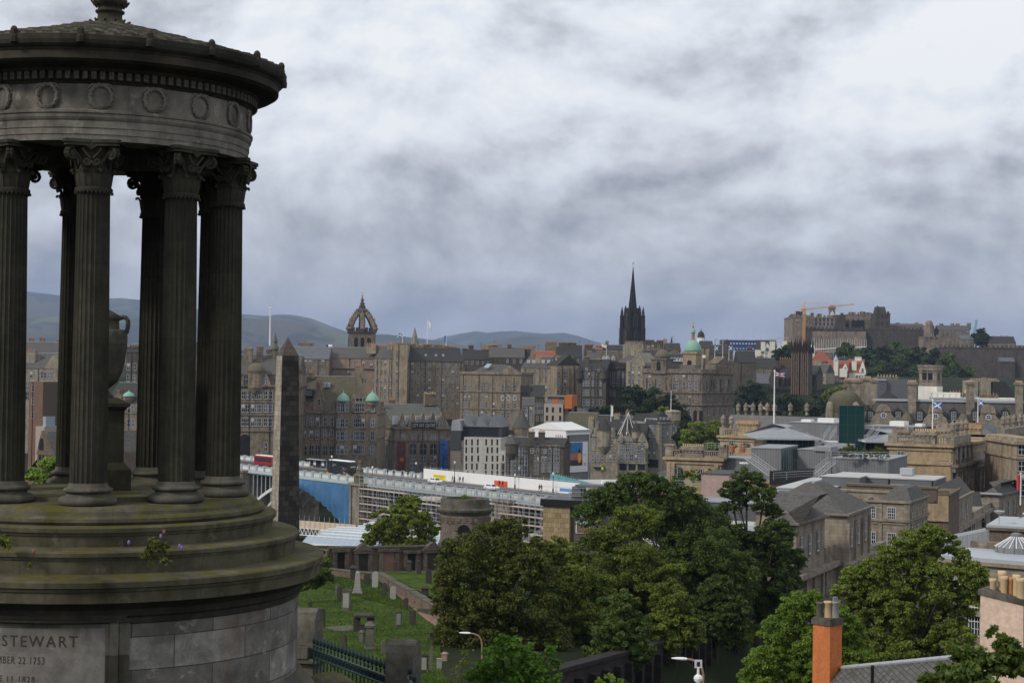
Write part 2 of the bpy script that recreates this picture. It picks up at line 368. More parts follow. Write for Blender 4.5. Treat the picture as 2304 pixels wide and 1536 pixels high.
tc=t.new('ShaderNodeTexCoord');g1=t.noise(tc.outputs['Object'],.02,6,.6);g2=t.noise(tc.outputs['Object'],.5,5,.7)
c=t.mix(t.maprange(g1,.4,.6),(.014,.022,.009),(.030,.034,.020));c=t.mix(t.maprange(g2,.4,.7,0,.6),c,(.02,.028,.01))
t.put(b.inputs['Base Color'],c);b.inputs['Roughness'].default_value=.95;b.inputs['Specular IOR Level'].default_value=.05
m_hill,t,b=newmat('moorland')
tc=t.new('ShaderNodeTexCoord');ob=tc.outputs['Object'];g1=t.noise(ob,.0016,6,.6,.5);g2=t.noise(t.vmath('ADD',ob,(900,50,0)),.0035,7,.65,.8)
c=t.mix(t.maprange(g1,.42,.58),(.022,.032,.016),(.062,.054,.028));c=t.mix(t.maprange(g2,.50,.55),c,(.008,.016,.010));c=t.mix(t.maprange(t.noise(ob,.0035,4,.5),.58,.63,0,.85),c,(.085,.105,.030))
t.put(b.inputs['Base Color'],c);b.inputs['Roughness'].default_value=.95
lf_olive=leafmat('olive_lime_leaves',(0.059,0.078,0.016),(0.205,0.222,0.040),(.20,.155,.03),.05)
lf_dark=leafmat('dark_green_leaves',(0.040,0.072,0.016),(0.140,0.190,0.036),(.15,.13,.025),.03)
lf_mid=leafmat('mid_green_leaves',(0.072,0.110,0.019),(0.254,0.294,0.045),(.22,.19,.03),.05)
lf_light=leafmat('light_green_leaves',(0.101,0.179,0.022),(0.270,0.383,0.051),(.25,.25,.05),.04)
lf_bright=leafmat('bright_green_leaves',(.045,.11,.012),(.15,.28,.030),(.16,.24,.04),.05)
lf_box=leafmat('clipped_yellow_green_leaves',(.07,.085,.010),(.16,.175,.03),(.2,.2,.04),.05)
lf_far=leafmat('far_dark_leaves',(0.018,0.036,0.014),(0.061,0.095,0.031),(.07,.08,.02),.03)
m_tab=stone('inscribed_panel_stone',(.215,.200,.185),(.235,.22,.20),30,30,.45,.05,.0005,.2,.16,rust=.5,streak=False,sootcol=(.075,.072,.068),crisp=0.7)
lf_grass=leafmat('long_grass_blades',(.030,.062,.008),(.095,.140,.022),(.16,.16,.05),.06)
# ---------------------------------------------------------------- the round temple
MX,MY,MZ=-8.16,32.0,-7.6
mon=empty('monument',(MX,MY,MZ),0,'circular columned stone temple with an urn inside, moss on its steps','monument')
def L(prof):return[(r,z-MZ)for r,z in prof]
def ring(name,prof,mat,n=128,ur=3.0,parent=None,**kw):
 b=MB(mat);b.smooth=kw.pop('smooth',False);b.lathe(L(prof),n,ur=ur,**kw);return b.build(name,parent or mon)
ring('plinth',[(4.6,-7.6),(4.6,-6.75),(4.48,-6.62),(4.28,-6.48),(4.10,-6.25),(3.99,-6.12),(3.94,-6.10)],m_mon,ur=4.2,smooth=True)
ring('drum',[(3.93,-6.613),(3.93,-4.42)],m_drum,ur=3.93)
ring('drum_cornice',[(3.93,-4.62),(3.97,-4.60),(3.99,-4.50),(4.04,-4.46),(4.08,-4.34),(4.2,-4.25),(4.28,-4.20),(4.3,-4.19)],m_cor,ur=4)
ring('step',[(4.27,-4.20),(4.345,-4.19),(4.36,-3.99),(4.385,-3.985),(4.40,-3.93),(4.43,-3.915),(4.435,-3.82),(4.41,-3.795),(3.80,-3.745)],m_step,ur=4.3,cap=False)
ring('step',[(3.84,-3.77),(3.85,-3.68),(3.865,-3.50),(3.885,-3.495),(3.895,-3.45),(3.925,-3.44),(3.93,-3.37),(3.905,-3.35),(3.38,-3.32)],m_step,ur=3.85,cap=False)
ring('step',[(3.38,-3.34),(3.39,-3.28),(3.405,-3.13),(3.425,-3.12),(3.44,-3.07),(3.465,-3.06),(3.47,-2.985),(3.445,-2.965),(3.05,-2.945)],m_step,ur=3.4,cap=False)
ring('stylobate',[(3.19,-2.955),(3.235,-2.90),(3.225,-2.84),(3.15,-2.795),(3.10,-2.785),(3.075,-2.72),(2.99,-2.665),(2.94,-2.64),(2.0,-2.632)],m_step,ur=3,cap=False)
ring('temple_floor',[(2.05,-2.64),(2.05,-2.55),(.01,-2.545)],m_step,64,ur=2,cap=False)
def arc_tube(b,pts,r0,r1,n=6):
 k=len(pts)-1
 for i in range(k):b.tube(pts[i],pts[i+1],r0+(r1-r0)*i/k,n,r0+(r1-r0)*(i+1)/k)
def spiral(c,ax,rad,turns,a0,sgn=1,n=16):
 out=[]
 for i in range(n+1):
  q=i/n;rr=rad*(1-.78*q);a=a0+sgn*turns*2*PI*q
  out.append(Vector(c)+Vector((ax[0],ax[1],0))*(rr*math.cos(a))+Vector((0,0,1))*(rr*math.sin(a)))
 return out
def capital_mesh():
 b=MB(m_monshaft);z0=5.81
 b.lathe([(.305,z0-.06),(.345,z0-.05),(.35,z0),(.335,z0+.03),(.30,z0+.04),(.315,z0+.2),(.34,z0+.34),(.30,z0+.36),(.30,z0+.5),(.36,z0+.66),(.44,z0+.78),(.40,z0+.80)],32)
 for k in range(28):
  a=2*PI*k/28;b.box(.345*math.sin(a)-.014,.345*math.cos(a)-.014,z0-.085,.345*math.sin(a)+.014,.345*math.cos(a)+.014,z0-.045)
 for k in range(8):
  a=PI/8+2*PI*k/8;o=Vector((math.sin(a),math.cos(a),0));w=Vector((math.cos(a),-math.sin(a),0));up=Vector((0,0,1))
  prof=[(.315,.04,.10),(.335,.16,.125),(.352,.28,.12),(.40,.355,.09),(.435,.345,.05),(.435,.30,.02)]
  for i in range(len(prof)-1):
   (r0,h0,w0),(r1,h1,w1)=prof[i],prof[i+1]
   A,B2=o*r0+up*(z0+h0),o*r1+up*(z0+h1)
   for s in(-1,1):b.quad(A,B2,B2+w*(s*w1)-o*(.03),A+w*(s*w0)-o*.03)
   b.tube(A,B2,.018,4)
 for k in range(4):
  a=PI/4+PI/2*k;o=Vector((math.sin(a),math.cos(a),0));s=Vector((math.cos(a),-math.sin(a),0))
  for sg in(-1,1):
   stem=[o*(.30+.22*q**1.6)+Vector((0,0,z0+.34+.36*q))+s*(sg*(.10*(1-q)+.03))for q in[i/6 for i in range(7)]]
   arc_tube(b,stem,.03,.036)
   arc_tube(b,spiral(o*.53+Vector((0,0,z0+.62))+s*(sg*.03),o,.125,1.5,PI*.62,-1,18),.036,.024)
  b.tube(o*.53+Vector((0,0,z0+.62))-s*.05,o*.53+Vector((0,0,z0+.62))+s*.05,.045,8)
 for k in range(4):
  a=PI/2*k;o=Vector((math.sin(a),math.cos(a),0));s=Vector((math.cos(a),-math.sin(a),0));c=o*.40+Vector((0,0,z0+.5))
  for sg in(-1,1):
   arc_tube(b,spiral(c+s*(sg*.085)+Vector((0,0,-.02)),s*sg,.075,1.4,PI*.9,1,14),.022,.016,5)
   arc_tube(b,[c+s*(sg*.02)+Vector((0,0,.04)),c+s*(sg*.10)+o*.01+Vector((0,0,.12)),c+s*(sg*.17)+o*.03+Vector((0,0,.22))],.02,.022,5)
  for q in(-.5,-.25,0,.25,.5):b.tube(c+o*.04+Vector((0,0,.2)),c+o*.06+s*(q*.17)+Vector((0,0,.31-abs(q)*.08)),.018,5)
 pts=[]
 for k in range(4):
  a=PI/4+PI/2*k
  for dq in(-.06,.06):pts.append((.70*math.sin(a+dq),.70*math.cos(a+dq)))
  a2=a+PI/4
  for dq in(-.42,-.2,0,.2,.42):rr=.44/math.cos(dq)*(1+.28*abs(dq));pts.append((rr*math.sin(a2+dq),rr*math.cos(a2+dq)))
 pts=pts[::-1]
 b.prism([(x*.95,y*.95)for x,y in pts],z0+.765,z0+.82);b.prism(pts,z0+.82,z0+.882)
 return b.mesh('capital')
bb=MB(m_mon);bb.smooth=True
bb.lathe([(.49,0),(.52,.03),(.53,.075),(.515,.12),(.47,.15),(.43,.155),(.40,.175),(.392,.21),(.41,.235),(.44,.24),(.455,.27),(.44,.30),(.40,.315),(.37,.325),(.352,.36),(.345,.40)],40,ur=.5)
base_me=bb.mesh('column_base')
def flute(a,z):
 q=(a*24/(2*PI))%1.0;return 1-.075*math.sqrt(max(0,1-(2*q-1)**2))
bs=MB(m_monshaft)
bs.lathe([(.342-.042*(q**1.35),.38+(5.77-.38)*q)for q in[i/10 for i in range(11)]],144,rfun=flute,ur=.35)
shaft_me=bs.mesh('shaft');cap_me=capital_mesh()
for k in range(9):
 a=R(8.78+40*k)
 c=empty('column',(2.432*math.sin(a),-2.432*math.cos(a),-2.637-MZ),a);c.parent=mon
 link('column_base',base_me,c);link('shaft',shaft_me,c,rz=k*.7);link('capital',cap_me,c)
ring('architrave',[(1.95,4.40),(1.95,4.05),(2.765,4.045),(2.77,4.155),(2.785,4.16),(2.787,4.275),(2.802,4.28),(2.805,4.40),(2.80,4.42)],m_ent,ur=2.8,cap=False)
ring('ceiling',[(.01,4.42),(1.96,4.40)],m_cor,48,cap=False)
ring('architrave_moulding',[(2.80,4.40),(2.825,4.43),(2.845,4.47),(2.85,4.53),(2.87,4.545),(2.87,4.585),(2.83,4.61),(2.80,4.62)],m_ent,ur=2.8,cap=False)
ring('frieze',[(2.80,4.60),(2.80,5.10)],m_ent,ur=2.8,cap=False)
wb=MB(m_ent)
for k in range(26):
 a=2*PI*k/26;q=.185+.012*(k%2)
 wb.tube((q*math.sin(a),-.01,q*1.12*math.cos(a)),(q*math.sin(a+.3),-.035,q*1.12*math.cos(a+.3)),.044,5,.02);wb.tube((q*.9*math.sin(a),-.02,q*1.0*math.cos(a)),(q*1.22*math.sin(a+.12),-.03,q*1.32*math.cos(a+.12)),.022,4,.008)
for sg in(-1,1):wb.tube((0,-.01,.22),(sg*.16,-.01,.225),.026,5,.02);wb.tube((sg*.16,-.01,.225),(sg*.24,0,.12),.02,5,.012);wb.tube((0,-.01,-.18),(sg*.06,0,-.235),.022,5,.012)
wre=wb.mesh('wreath')
for k in range(18):
 a=R(11.5+20*k);link('wreath',wre,mon,(2.805*math.sin(a),-2.805*math.cos(a),4.845-MZ),a)
ring('bed_moulding',[(2.80,5.08),(2.83,5.09),(2.85,5.12),(2.87,5.13),(2.87,5.285),(2.96,5.29),(2.99,5.33),(3.0,5.36)],m_cor,ur=2.9,cap=False)
db=MB(m_mon)
for k in range(118):
 a=2*PI*k/118;o=Vector((math.sin(a),-math.cos(a)));s=Vector((math.cos(a),math.sin(a)))
 p=[o*2.86-s*.045,o*2.86+s*.045,o*2.955+s*.045,o*2.955-s*.045]
 db.prism([tuple(x)for x in p][::-1],5.145-MZ,5.285-MZ)
db.build('dentil_course',mon)
ring('cornice',[(2.95,5.335),(3.30,5.40),(3.345,5.43),(3.375,5.445),(3.378,5.585),(3.395,5.60),(3.41,5.63),(3.45,5.65),(3.49,5.69),(3.515,5.76),(3.52,5.85),(3.47,5.875),(3.3,5.88)],m_cor,ur=3.4,cap=False)
ab=MB(m_cor);ab.lathe([(.07,-.16),(.075,-.05),(.05,0),(.07,.07),(.045,.12),(.01,.14)],8);ab.box(-.03,-.06,-.1,.03,.08,.06);an=ab.mesh('antefix')
for k in range(18):
 a=R(6+20*k);link('antefix',an,mon,(3.50*math.sin(a),-3.50*math.cos(a),5.86-MZ),a)
rb=MB(m_rooftile)
zr=lambda r:5.87+(3.46-r)/3.1*.86-MZ
rb.lathe([(3.46,zr(3.46)),(.36,zr(.36))],72,ur=2,cap=False)
nr=11
for j in range(nr):
 r0=3.48-(3.48-.42)*j/nr;r1=r0-.38;n=max(9,int(2*PI*r0/.31))
 for k in range(n):
  a=2*PI*(k+.5*(j%2))/n;h=PI/n*.94;dzz=random.uniform(.0,.02);lift=.028+dzz
  P=lambda r,aa,e:(r*math.sin(aa),-r*math.cos(aa),zr(r)+e)
  v=[P(r0-.02,a-h,lift),P(r0+.03,a,lift+.015),P(r0-.02,a+h,lift),P(r1,a+h*.9,.004),P(r1,a,.02),P(r1,a-h*.9,.004),P(r0-.02,a-h,-.01),P(r0+.03,a,-.01),P(r0-.02,a+h,-.01)]
  rb.add(v,[(0,1,4,5),(1,2,3,4),(0,6,7,1),(1,7,8,2),(5,6,0),(2,8,3)])
rb.build('roof',mon)
fb=MB(m_cor);fb.smooth=True
fb.lathe(L([(.42,6.66),(.40,6.72),(.36,6.76),(.30,6.80),(.255,6.84),(.24,6.92),(.245,6.97),(.285,6.985),(.29,7.02),(.25,7.04),(.235,7.08),(.27,7.12),(.34,7.17),(.335,7.21),(.31,7.24),(.34,7.5),(.45,7.8),(.3,8.1),(.1,8.25),(.01,8.3)]),24,ur=.3)
fb.smooth=False
for j,(r,z)in enumerate(((.37,6.78),(.335,7.19),(.36,7.5))):
 for k in range(12):
  a=2*PI*(k+.5*j)/12;x,y=r*math.sin(a),r*math.cos(a)
  fb.tube((x*.85,y*.85,z-MZ-.05),(x*1.12,y*1.12,z-MZ+.03),.05,5,.02)
fb.build('finial',mon)
urn=empty('urn',(MX,MY,-2.55),R(20),'large grey stone urn with ear handles on a pedestal among the columns','urn')
b=MB(m_monshaft);q=.52;b.box(-q,-q,0,q,q,.42);b.hip(-q,-q,q,q,.42,.14,.13,.13);b.box(-.385,-.385,.56,.385,.385,1.58)
b.hip(-.385,-.385,.385,.385,1.58,.08,-.07,-.07);b.box(-.48,-.48,1.66,.48,.48,1.73);b.hip(-.48,-.48,.48,.48,1.73,.1,.2,.2);b.build('pedestal',urn)
b=MB(m_mon);b.smooth=True
b.lathe([(.2,1.83),(.2,1.88),(.13,1.93),(.10,2.0),(.16,2.05),(.27,2.14),(.36,2.32),(.42,2.58),(.455,2.85),(.46,3.05),(.45,3.15),(.40,3.19),(.30,3.2),(.29,3.36),(.33,3.40),(.34,3.45),(.22,3.52),(.08,3.6),(.01,3.62)],32,ur=.4)
b.build('body',urn)
for sg in(-1,1):
 b=MB(m_mon)
 arc=[(sg*.30,3.42),(sg*.40,3.45),(sg*.465,3.40),(sg*.48,3.30),(sg*.465,3.2),(sg*.44,3.12)]
 ca,sa=math.cos(-R(20)),math.sin(-R(20))
 b.path([(x*ca,x*sa,z)for x,z in arc],.045,8);b.build('handle',urn)
rd=3.935
def patch(b,a0,a1,z0,z1,r0,r1,n=20):
 o=len(b.v)
 for k in range(n+1):
  a=R(a0+(a1-a0)*k/n)
  for r,z in((r0,z0),(r1,z0),(r1,z1),(r0,z1)):b.v.append((r*math.sin(a),-r*math.cos(a),z-MZ))
 f=[]
 for k in range(n):
  for e in range(4):p,q2=o+4*k+e,o+4*k+(e+1)%4;f.append((p,p+4,q2+4,q2))
 f+=[(o,o+1,o+2,o+3),tuple(o+4*n+e for e in(3,2,1,0))]
 for x in f:b.f.append(list(x));b.m.append(b.cur);b.sm.append(False)
tab=empty('inscription_tablet',(0,0,0));tab.parent=mon
b=MB(m_tab);patch(b,-41,19,-6.3,-4.56,3.9,3.955);b.build('tablet_slab',tab)
b=MB(m_mon)
for a0,a1,z0,z1,r in((16.0,17.0,-6.3,-4.60,3.975),(-39,-38,-6.3,-4.60,3.975),(-38,16.0,-4.66,-4.60,3.972),(17.0,19.2,-6.3,-4.56,4.01),(-41.2,-39,-6.3,-4.56,4.01),(19.4,22,-6.3,-4.58,3.985),(-44,-41.4,-6.3,-4.58,3.985)):patch(b,a0,a1,z0,z1,3.9,r,14)
b.build('tablet_frame',tab)
b=MB(m_cor);patch(b,-41.5,22.2,-4.565,-4.50,3.9,4.05);patch(b,-41,21,-4.50,-4.44,3.9,4.07);b.build('tablet_hood',tab)
def text_mesh(name,txt,size,mat,spacing=1.0,extrude=0.0):
 cu=bpy.data.curves.new(name,'FONT');cu.body=txt;cu.size=size;cu.align_x='CENTER';cu.align_y='CENTER'
 cu.space_character=spacing;cu.extrude=extrude;cu.resolution_u=3
 o=bpy.data.objects.new(name,cu);COL.objects.link(o)
 bpy.context.view_layer.update()
 me=bpy.data.meshes.new_from_object(o.evaluated_get(bpy.context.evaluated_depsgraph_get()))
 bpy.data.objects.remove(o);bpy.data.curves.remove(cu)
 me.materials.clear();me.materials.append(mat);me.name=name
 for p in me.polygons:p.material_index=0
 return me
def fit_width(me,w,h=None):
 xs=[v.co.x for v in me.vertices];k=w/(max(xs)-min(xs));c=(max(xs)+min(xs))/2
 ys=[v.co.y for v in me.vertices];cy=(max(ys)+min(ys))/2;ky=(h/(max(ys)-min(ys)))if h else k
 for v in me.vertices:v.co.x=(v.co.x-c)*k;v.co.y=(v.co.y-cy)*ky
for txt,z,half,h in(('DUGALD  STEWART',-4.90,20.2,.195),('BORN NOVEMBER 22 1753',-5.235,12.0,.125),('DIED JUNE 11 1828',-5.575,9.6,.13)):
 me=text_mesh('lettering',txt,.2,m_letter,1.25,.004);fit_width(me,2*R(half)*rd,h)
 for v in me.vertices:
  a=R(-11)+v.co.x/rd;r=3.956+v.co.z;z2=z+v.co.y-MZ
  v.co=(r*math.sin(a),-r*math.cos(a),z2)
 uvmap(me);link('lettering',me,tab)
# ---------------------------------------------------------------- terrain
def lerp(x,xs,ys):return float(np.interp(x,xs,ys))
YS=[-60,0,12,25,45,70,100,130,165,200,222,250,300,420,520,590,640,720,830,950,1130,1500,2500,4000,20000]
ZS=[6,-1.7,-4.5,-7.4,-9.2,-14,-18.5,-20.5,-22.0,-23.4,-25,-46,-50,-52,-48,-36,-34,-24,-8,-6,-2,-20,-60,-75,-80]
def wtop(y):return-17.4-(y-95)*.121
def gz(x,y):
 z=lerp(y,YS,ZS)
 if 55<y<480:
  f=5.7+.268*(y-95)
  st=lerp(y,[55,70,95,118,170,215,300,480],[-14,-18.5,-22,-24.5,-30.5,-34.5,-40,-46])
  if x>f:z=st
  elif 80<y<235:q=min(1,max(0,(f-x)/14));z=min(z,(wtop(y)-.5)*(1-q)+z*q)
 cx,cy=330,1390
 d=math.hypot((x-cx)/210,(y-cy)/190);z=max(z,22-60*d**2)if d<1 else z
 return z
def gat(px,py):
 d=ray(px,py);y=20.0
 while y<900:
  p=d*(y/d.y)
  if p.z<gz(p.x,p.y):return p
  y+=.5
 return d*(400/d.y)
xs=sorted(set([-20000,-9000,-5000,-3000,-2000,-1400,-1000,-800]+list(range(-600,800,20))+list(range(-60,100,6))+[900,1100,1500,2200,3500,6000,12000,20000]))
ys=sorted(set([-60,-20]+list(range(0,260,6))+list(range(260,700,16))+list(range(700,1800,40))+[2000,2500,3200,4000,5500,7500,10000,14000,20000]))
V=[(x,y,gz(x,y))for y in ys for x in xs];nx=len(xs)
b=MB(m_rough);b.smooth=True
b.add(V,[(j*nx+i,j*nx+i+1,(j+1)*nx+i+1,(j+1)*nx+i)for j in range(len(ys)-1)for i in range(nx-1)])
g=b.build('ground');g['kind']='structure'
def sheet(name,pts,mat,dz,kind='structure',n=14):
 b=MB(mat);b.smooth=True;V=[]
 p=[Vector((a,c,0))for a,c in pts]
 for j in range(n+1):
  for i in range(n+1):
   q=(p[0].lerp(p[1],i/n)).lerp(p[3].lerp(p[2],i/n),j/n);V.append((q.x,q.y,gz(q.x,q.y)+dz))
 b.add(V,[(j*(n+1)+i,j*(n+1)+i+1,(j+1)*(n+1)+i+1,(j+1)*(n+1)+i)for j in range(n)for i in range(n)])
 o=b.build(name);o['kind']=kind;return o
def hillrange(name,Y,prof,depth,seed,foot=-90):
 r=random.Random(seed);n=150;b=MB(m_hill);b.smooth=True
 px=[p[0]for p in prof];py=[p[1]for p in prof];V=[];rows=22
 ph=[r.uniform(0,6)for _ in range(12)]
 for j in range(rows+1):
  q=j/rows
  for i in range(n+1):
   x=px[0]+(px[-1]-px[0])*i/n
   top=at(x,np.interp(x,px,py),Y+depth*.55);X=top.x
   wob=sum(math.sin(X/(900/(k+1))+ph[k]+q*(3+k))/(k+1)for k in range(6))*.035
   if q<=.62:h=math.sin(PI/2*q/.62)**1.25*(1+wob*(1-(q/.62)**3))
   else:h=1-((q-.62)/.38)**2*.6
   yy=Y+depth*(q*.9);V.append((X*yy/(Y+depth*.55)if q<.62 else X,yy,foot+(top.z-foot)*h))
 m=n+1
 b.add(V,[(j*m+i,j*m+i+1,(j+1)*m+i+1,(j+1)*m+i)for j in range(rows)for i in range(n)])
 o=b.build(name);o['kind']='structure';return o
hillrange('hills',9500,[(-700,700),(-200,648),(60,655),(110,661),(160,668),(215,672),(270,670),(330,676),(400,690),(470,700),(545,707),(600,711),(625,707),(660,708),(700,716),(740,732),(780,746),(840,752),(920,764),(1010,772),(1100,800)],2200,1)
hillrange('hills',7200,[(-600,740),(0,716),(200,710),(420,712),(545,716),(620,717),(690,724),(745,743),(800,752),(870,752),(930,760),(1000,768),(1100,790)],1500,2)
hillrange('hills',11500,[(860,800),(960,768),(1000,757),(1035,750),(1070,744),(1095,748),(1125,745),(1160,744),(1200,748),(1230,750),(1270,748),(1300,755),(1340,768),(1390,780),(1500,800)],2200,3)
hillrange('hills',7800,[(1020,800),(1080,772),(1130,762),(1180,756),(1230,758),(1290,770),(1350,790)],1300,4)
def pxs(*pts):return[tuple(gat(*p)[:2])for p in pts]
sheet('lawn',pxs((560,1545),(1010,1545),(985,1392),(600,1290)),m_grass,.06)
sheet('lawn',pxs((600,1290.5),(985,1392.5),(850,1300),(700,1283)),m_grass,.06)
sheet('grass_terrace',pxs((985,1362),(1100,1375),(1060,1296),(858,1296)),m_grass,.45)
sheet('path',pxs((992,1420),(1060,1420),(900,1318),(845,1298)),m_path,.12)
sheet('gravel_court',pxs((640,1291),(1120,1296),(1100,1262),(660,1255)),m_soil,.05)
sheet('road',[(4.5,75),(20,75),(75,300),(60,300)],m_asphalt,.06,n=40)
# ---------------------------------------------------------------- building kit
WIN={}
def win_mesh(w,h,style):
 va=random.choice((0,0,0,1,1,2))if style in('sash','sashd','white')else 0
 k=(round(w,2),round(h,2),style,va)
 if k in WIN:return WIN[k]
 b=MB()
 mg={'sash':m_margin,'sashd':m_margind}.get(style)
 x0,x1=-w/2,w/2
 if mg:
  b.use(mg);m=.15
  b.box(x0-m,-.07,-.02,x0,.05,h+m);b.box(x1,-.07,-.02,x1+m,.05,h+m);b.box(x0,-.07,h,x1,.05,h+m);b.box(x0-m,-.16,-.16,x1+m,.05,-.02)
 if style in('sash','sashd','white','pane'):
  f=.07*(1 if w>.8 else .8)
  b.use(m_glassl if va==1 else m_glass);b.box(x0,-.012,0,x1,.03,h)
  if va==2:b.use(m_blind);b.box(x0,-.02,h*.62,x1,.02,h)
  b.use(m_frame)
  b.box(x0,-.05,0,x0+f,.02,h);b.box(x1-f,-.05,0,x1,.02,h);b.box(x0+f,-.05,h-f,x1-f,.02,h);b.box(x0+f,-.06,-.02,x1-f,.02,f)
  b.box(x0+f,-.055,h/2-f/2,x1-f,.02,h/2+f/2)
  b.box(-.03,-.045,f,.03,.015,h-f)
  if style=='pane':
   for q in(-.25,.25):b.box(w*q-.02,-.04,f,w*q+.02,.01,h-f)
   for q in(.25,.75):b.box(x0+f,-.042,h*q-.02,x1-f,.012,h*q+.02)
 elif style=='dark':
  b.use(m_dframe);b.box(x0,-.03,0,x1,.02,h);b.use(m_glass);b.box(x0+.06,-.045,.06,x1-.06,.01,h-.06)
 elif style=='arch':
  b.use(m_margin);n=10
  pts=[(x1+.15,0)]+[(math.cos(PI*i/n)*(w/2+.15),h-w/2+math.sin(PI*i/n)*(w/2+.15))for i in range(n+1)]+[(x0-.15,0)]
  b.slab(pts,-.05,.04);b.use(m_glass)
  pts=[(x1,0)]+[(math.cos(PI*i/n)*(w/2),h-w/2+math.sin(PI*i/n)*(w/2))for i in range(n+1)]+[(x0,0)]
  b.slab(pts,-.07,.03);b.use(m_frame);b.box(-.03,-.09,0,.03,.02,h);b.box(x0,-.09,h*.5,x1,.02,h*.5+.06)
 elif style=='darkarch':
  b.use(m_black);n=10
  pts=[(x1,0)]+[(math.cos(PI*i/n)*(w/2),h-w/2+math.sin(PI*i/n)*(w/2))for i in range(n+1)]+[(x0,0)]
  b.slab(pts,-.05,.03)
 elif style=='lancet':
  b.use(m_black);b.slab([(x0,0),(x1,0),(x1,h*.75),(0,h),(x0,h*.75)],-.06,.03)
 elif style=='round':
  b.use(m_frame);b.slab([(w/2*math.cos(2*PI*i/16),h/2+h/2*math.sin(2*PI*i/16))for i in range(16)],-.05,.03)
  b.use(m_glass);b.slab([(w*.36*math.cos(2*PI*i/16),h/2+h*.36*math.sin(2*PI*i/16))for i in range(16)],-.07,.02)
  b.use(m_frame);b.box(-.04,-.09,h*.14,.04,0,h*.86);b.box(-w*.36,-.092,h/2-.04,w*.36,0,h/2+.04)
 WIN[k]=b.mesh('window');return WIN[k]
def span(c):
 if isinstance(c,tuple):a,z,n=c;return[a+(z-a)*i/(n-1)if n>1 else(a+z)/2 for i in range(n)]
 return c if isinstance(c,list)else[c]
class Bld:
 """Box of a building: front wall from picture column pa (at distance Ya) to pb (Yb), eaves at row ptop, standing down to height zb."""
 def __init__(s,name,label,cat,pa,Ya,pb,Yb,depth,ptop,wall,zb=None,group=None,drop=0,wname='wall'):
  A=at(pa,ptop,Ya);B=at(pb,ptop,Yb);d=Vector((B.x-A.x,B.y-A.y))
  s.w=d.length;s.yaw=math.atan2(d.y,d.x);s.d=depth
  zb=zb if zb is not None else gz((A.x+B.x)/2,(A.y+B.y)/2)-3
  s.o=Vector((A.x,A.y,zb));s.h=A.z-zb;s.mat=wall
  s.ux=Vector((math.cos(s.yaw),math.sin(s.yaw),0));s.uy=Vector((-math.sin(s.yaw),math.cos(s.yaw),0))
  s.root=empty(name,s.o,s.yaw,label,cat,group)
  s.b=MB(wall);s.b.box(0,0,0,s.w,depth,s.h);s.wname=wname;s.done=False;s.roofb=None;s.nw=0
 def hit(s,px,py,face='f',off=0.0):
  d=ray(px,py)
  n,q={'f':(s.uy,s.o+s.uy*off),'r':(s.ux,s.o+s.ux*(s.w+off)),'l':(s.ux,s.o+s.ux*off)}[face]
  k=q.dot(n)/d.dot(n);p=d*k-s.o
  return(p.dot(s.ux)if face=='f' else p.dot(s.uy)),p.z
 def Z(s,py,px=None,face='f'):
  if px is None:p=s.o;px=1152
  return s.hit(px,py,face)[1]
 def win(s,cols,rows,w=1.05,h=1.9,style='sash',face='f',skip=(),name='window',off=0.0):
  rows=span(rows);r0=rows[0];cols=span(cols)
  zs=[s.hit(cols[0],r,face)[1]for r in rows]
  us=[s.hit(c,r0,face)[0]for c in cols]
  for i,z in enumerate(zs):
   for j,u in enumerate(us):
    if(i,j)in skip:continue
    s.win_at(u,z,w,h,style,face,name,off)
 def win_at(s,u,zc,w,h,style,face='f',name='window',off=0.0):
  z=zc-h/2
  loc,rz={'f':((u,-.01+off,z),0),'r':((s.w+.01+off,u,z),PI/2),'l':((-.01+off,u,z),-PI/2)}[face]
  s.nw+=1
  return link(name,win_mesh(w,h,style),s.root,loc,rz)
 def band(s,py,px,t=.35,o=.22,mat=None,face='f'):
  z=s.hit(px,py,face)[1];s.zband(z,t,o)
 def zband(s,z,t=.35,o=.22):
  s.b.box(-o,-o,z,s.w+o,0,z+t);s.b.box(-o,0,z,0,s.d,z+t);s.b.box(s.w,0,z,s.w+o,s.d,z+t)
 def parapet(s,h=.9,t=.4):
  H=s.h;s.b.box(0,0,H,s.w,t,H+h);s.b.box(0,t,H,t,s.d,H+h);s.b.box(s.w-t,t,H,s.w,s.d,H+h);s.b.box(t,s.d-t,H,s.w-t,s.d,H+h)
 def roof(s,kind,mat,h=0,over=.25,ix=None,iy=None,z=None,box=None,name='roof'):
  b=MB(mat);x0,y0,x1,y1=box or(0,0,s.w,s.d);z=s.h+.003 if z is None else z;o=over
  if kind=='gx':b.gable(x0,y0-o,x1,y1+o,z,h,'x',.1)
  elif kind=='gy':b.gable(x0-o,y0,x1+o,y1,z,h,'y',.1)
  elif kind=='hip':b.hip(x0-o,y0-o,x1+o,y1+o,z,h,ix if ix is not None else(y1-y0)*.48,iy if iy is not None else(y1-y0)*.46+o)
  elif kind=='flat':b.box(x0+.4,y0+.4,z,x1-.4,y1-.4,z+(h or .12))
  if kind in('gx',):b.use(m_lead);b.box(x0-.05,(y0+y1)/2-.14,z+h-.06,x1+.05,(y0+y1)/2+.14,z+h+.09)
  return b.build(name,s.root)
 def chim(s,px,py,pyb=None,w=2.2,d=.9,off=None,pots=4,mat=None,buff=False):
  off=s.d*.5 if off is None else off
  u,z=s.hit(px,py,'f',off)
  zb=s.hit(px,pyb,'f',off)[1]if pyb else max(s.h-1.5,z-5)
  return s.chim_at(u,off,zb,z,w,d,pots,mat,buff)
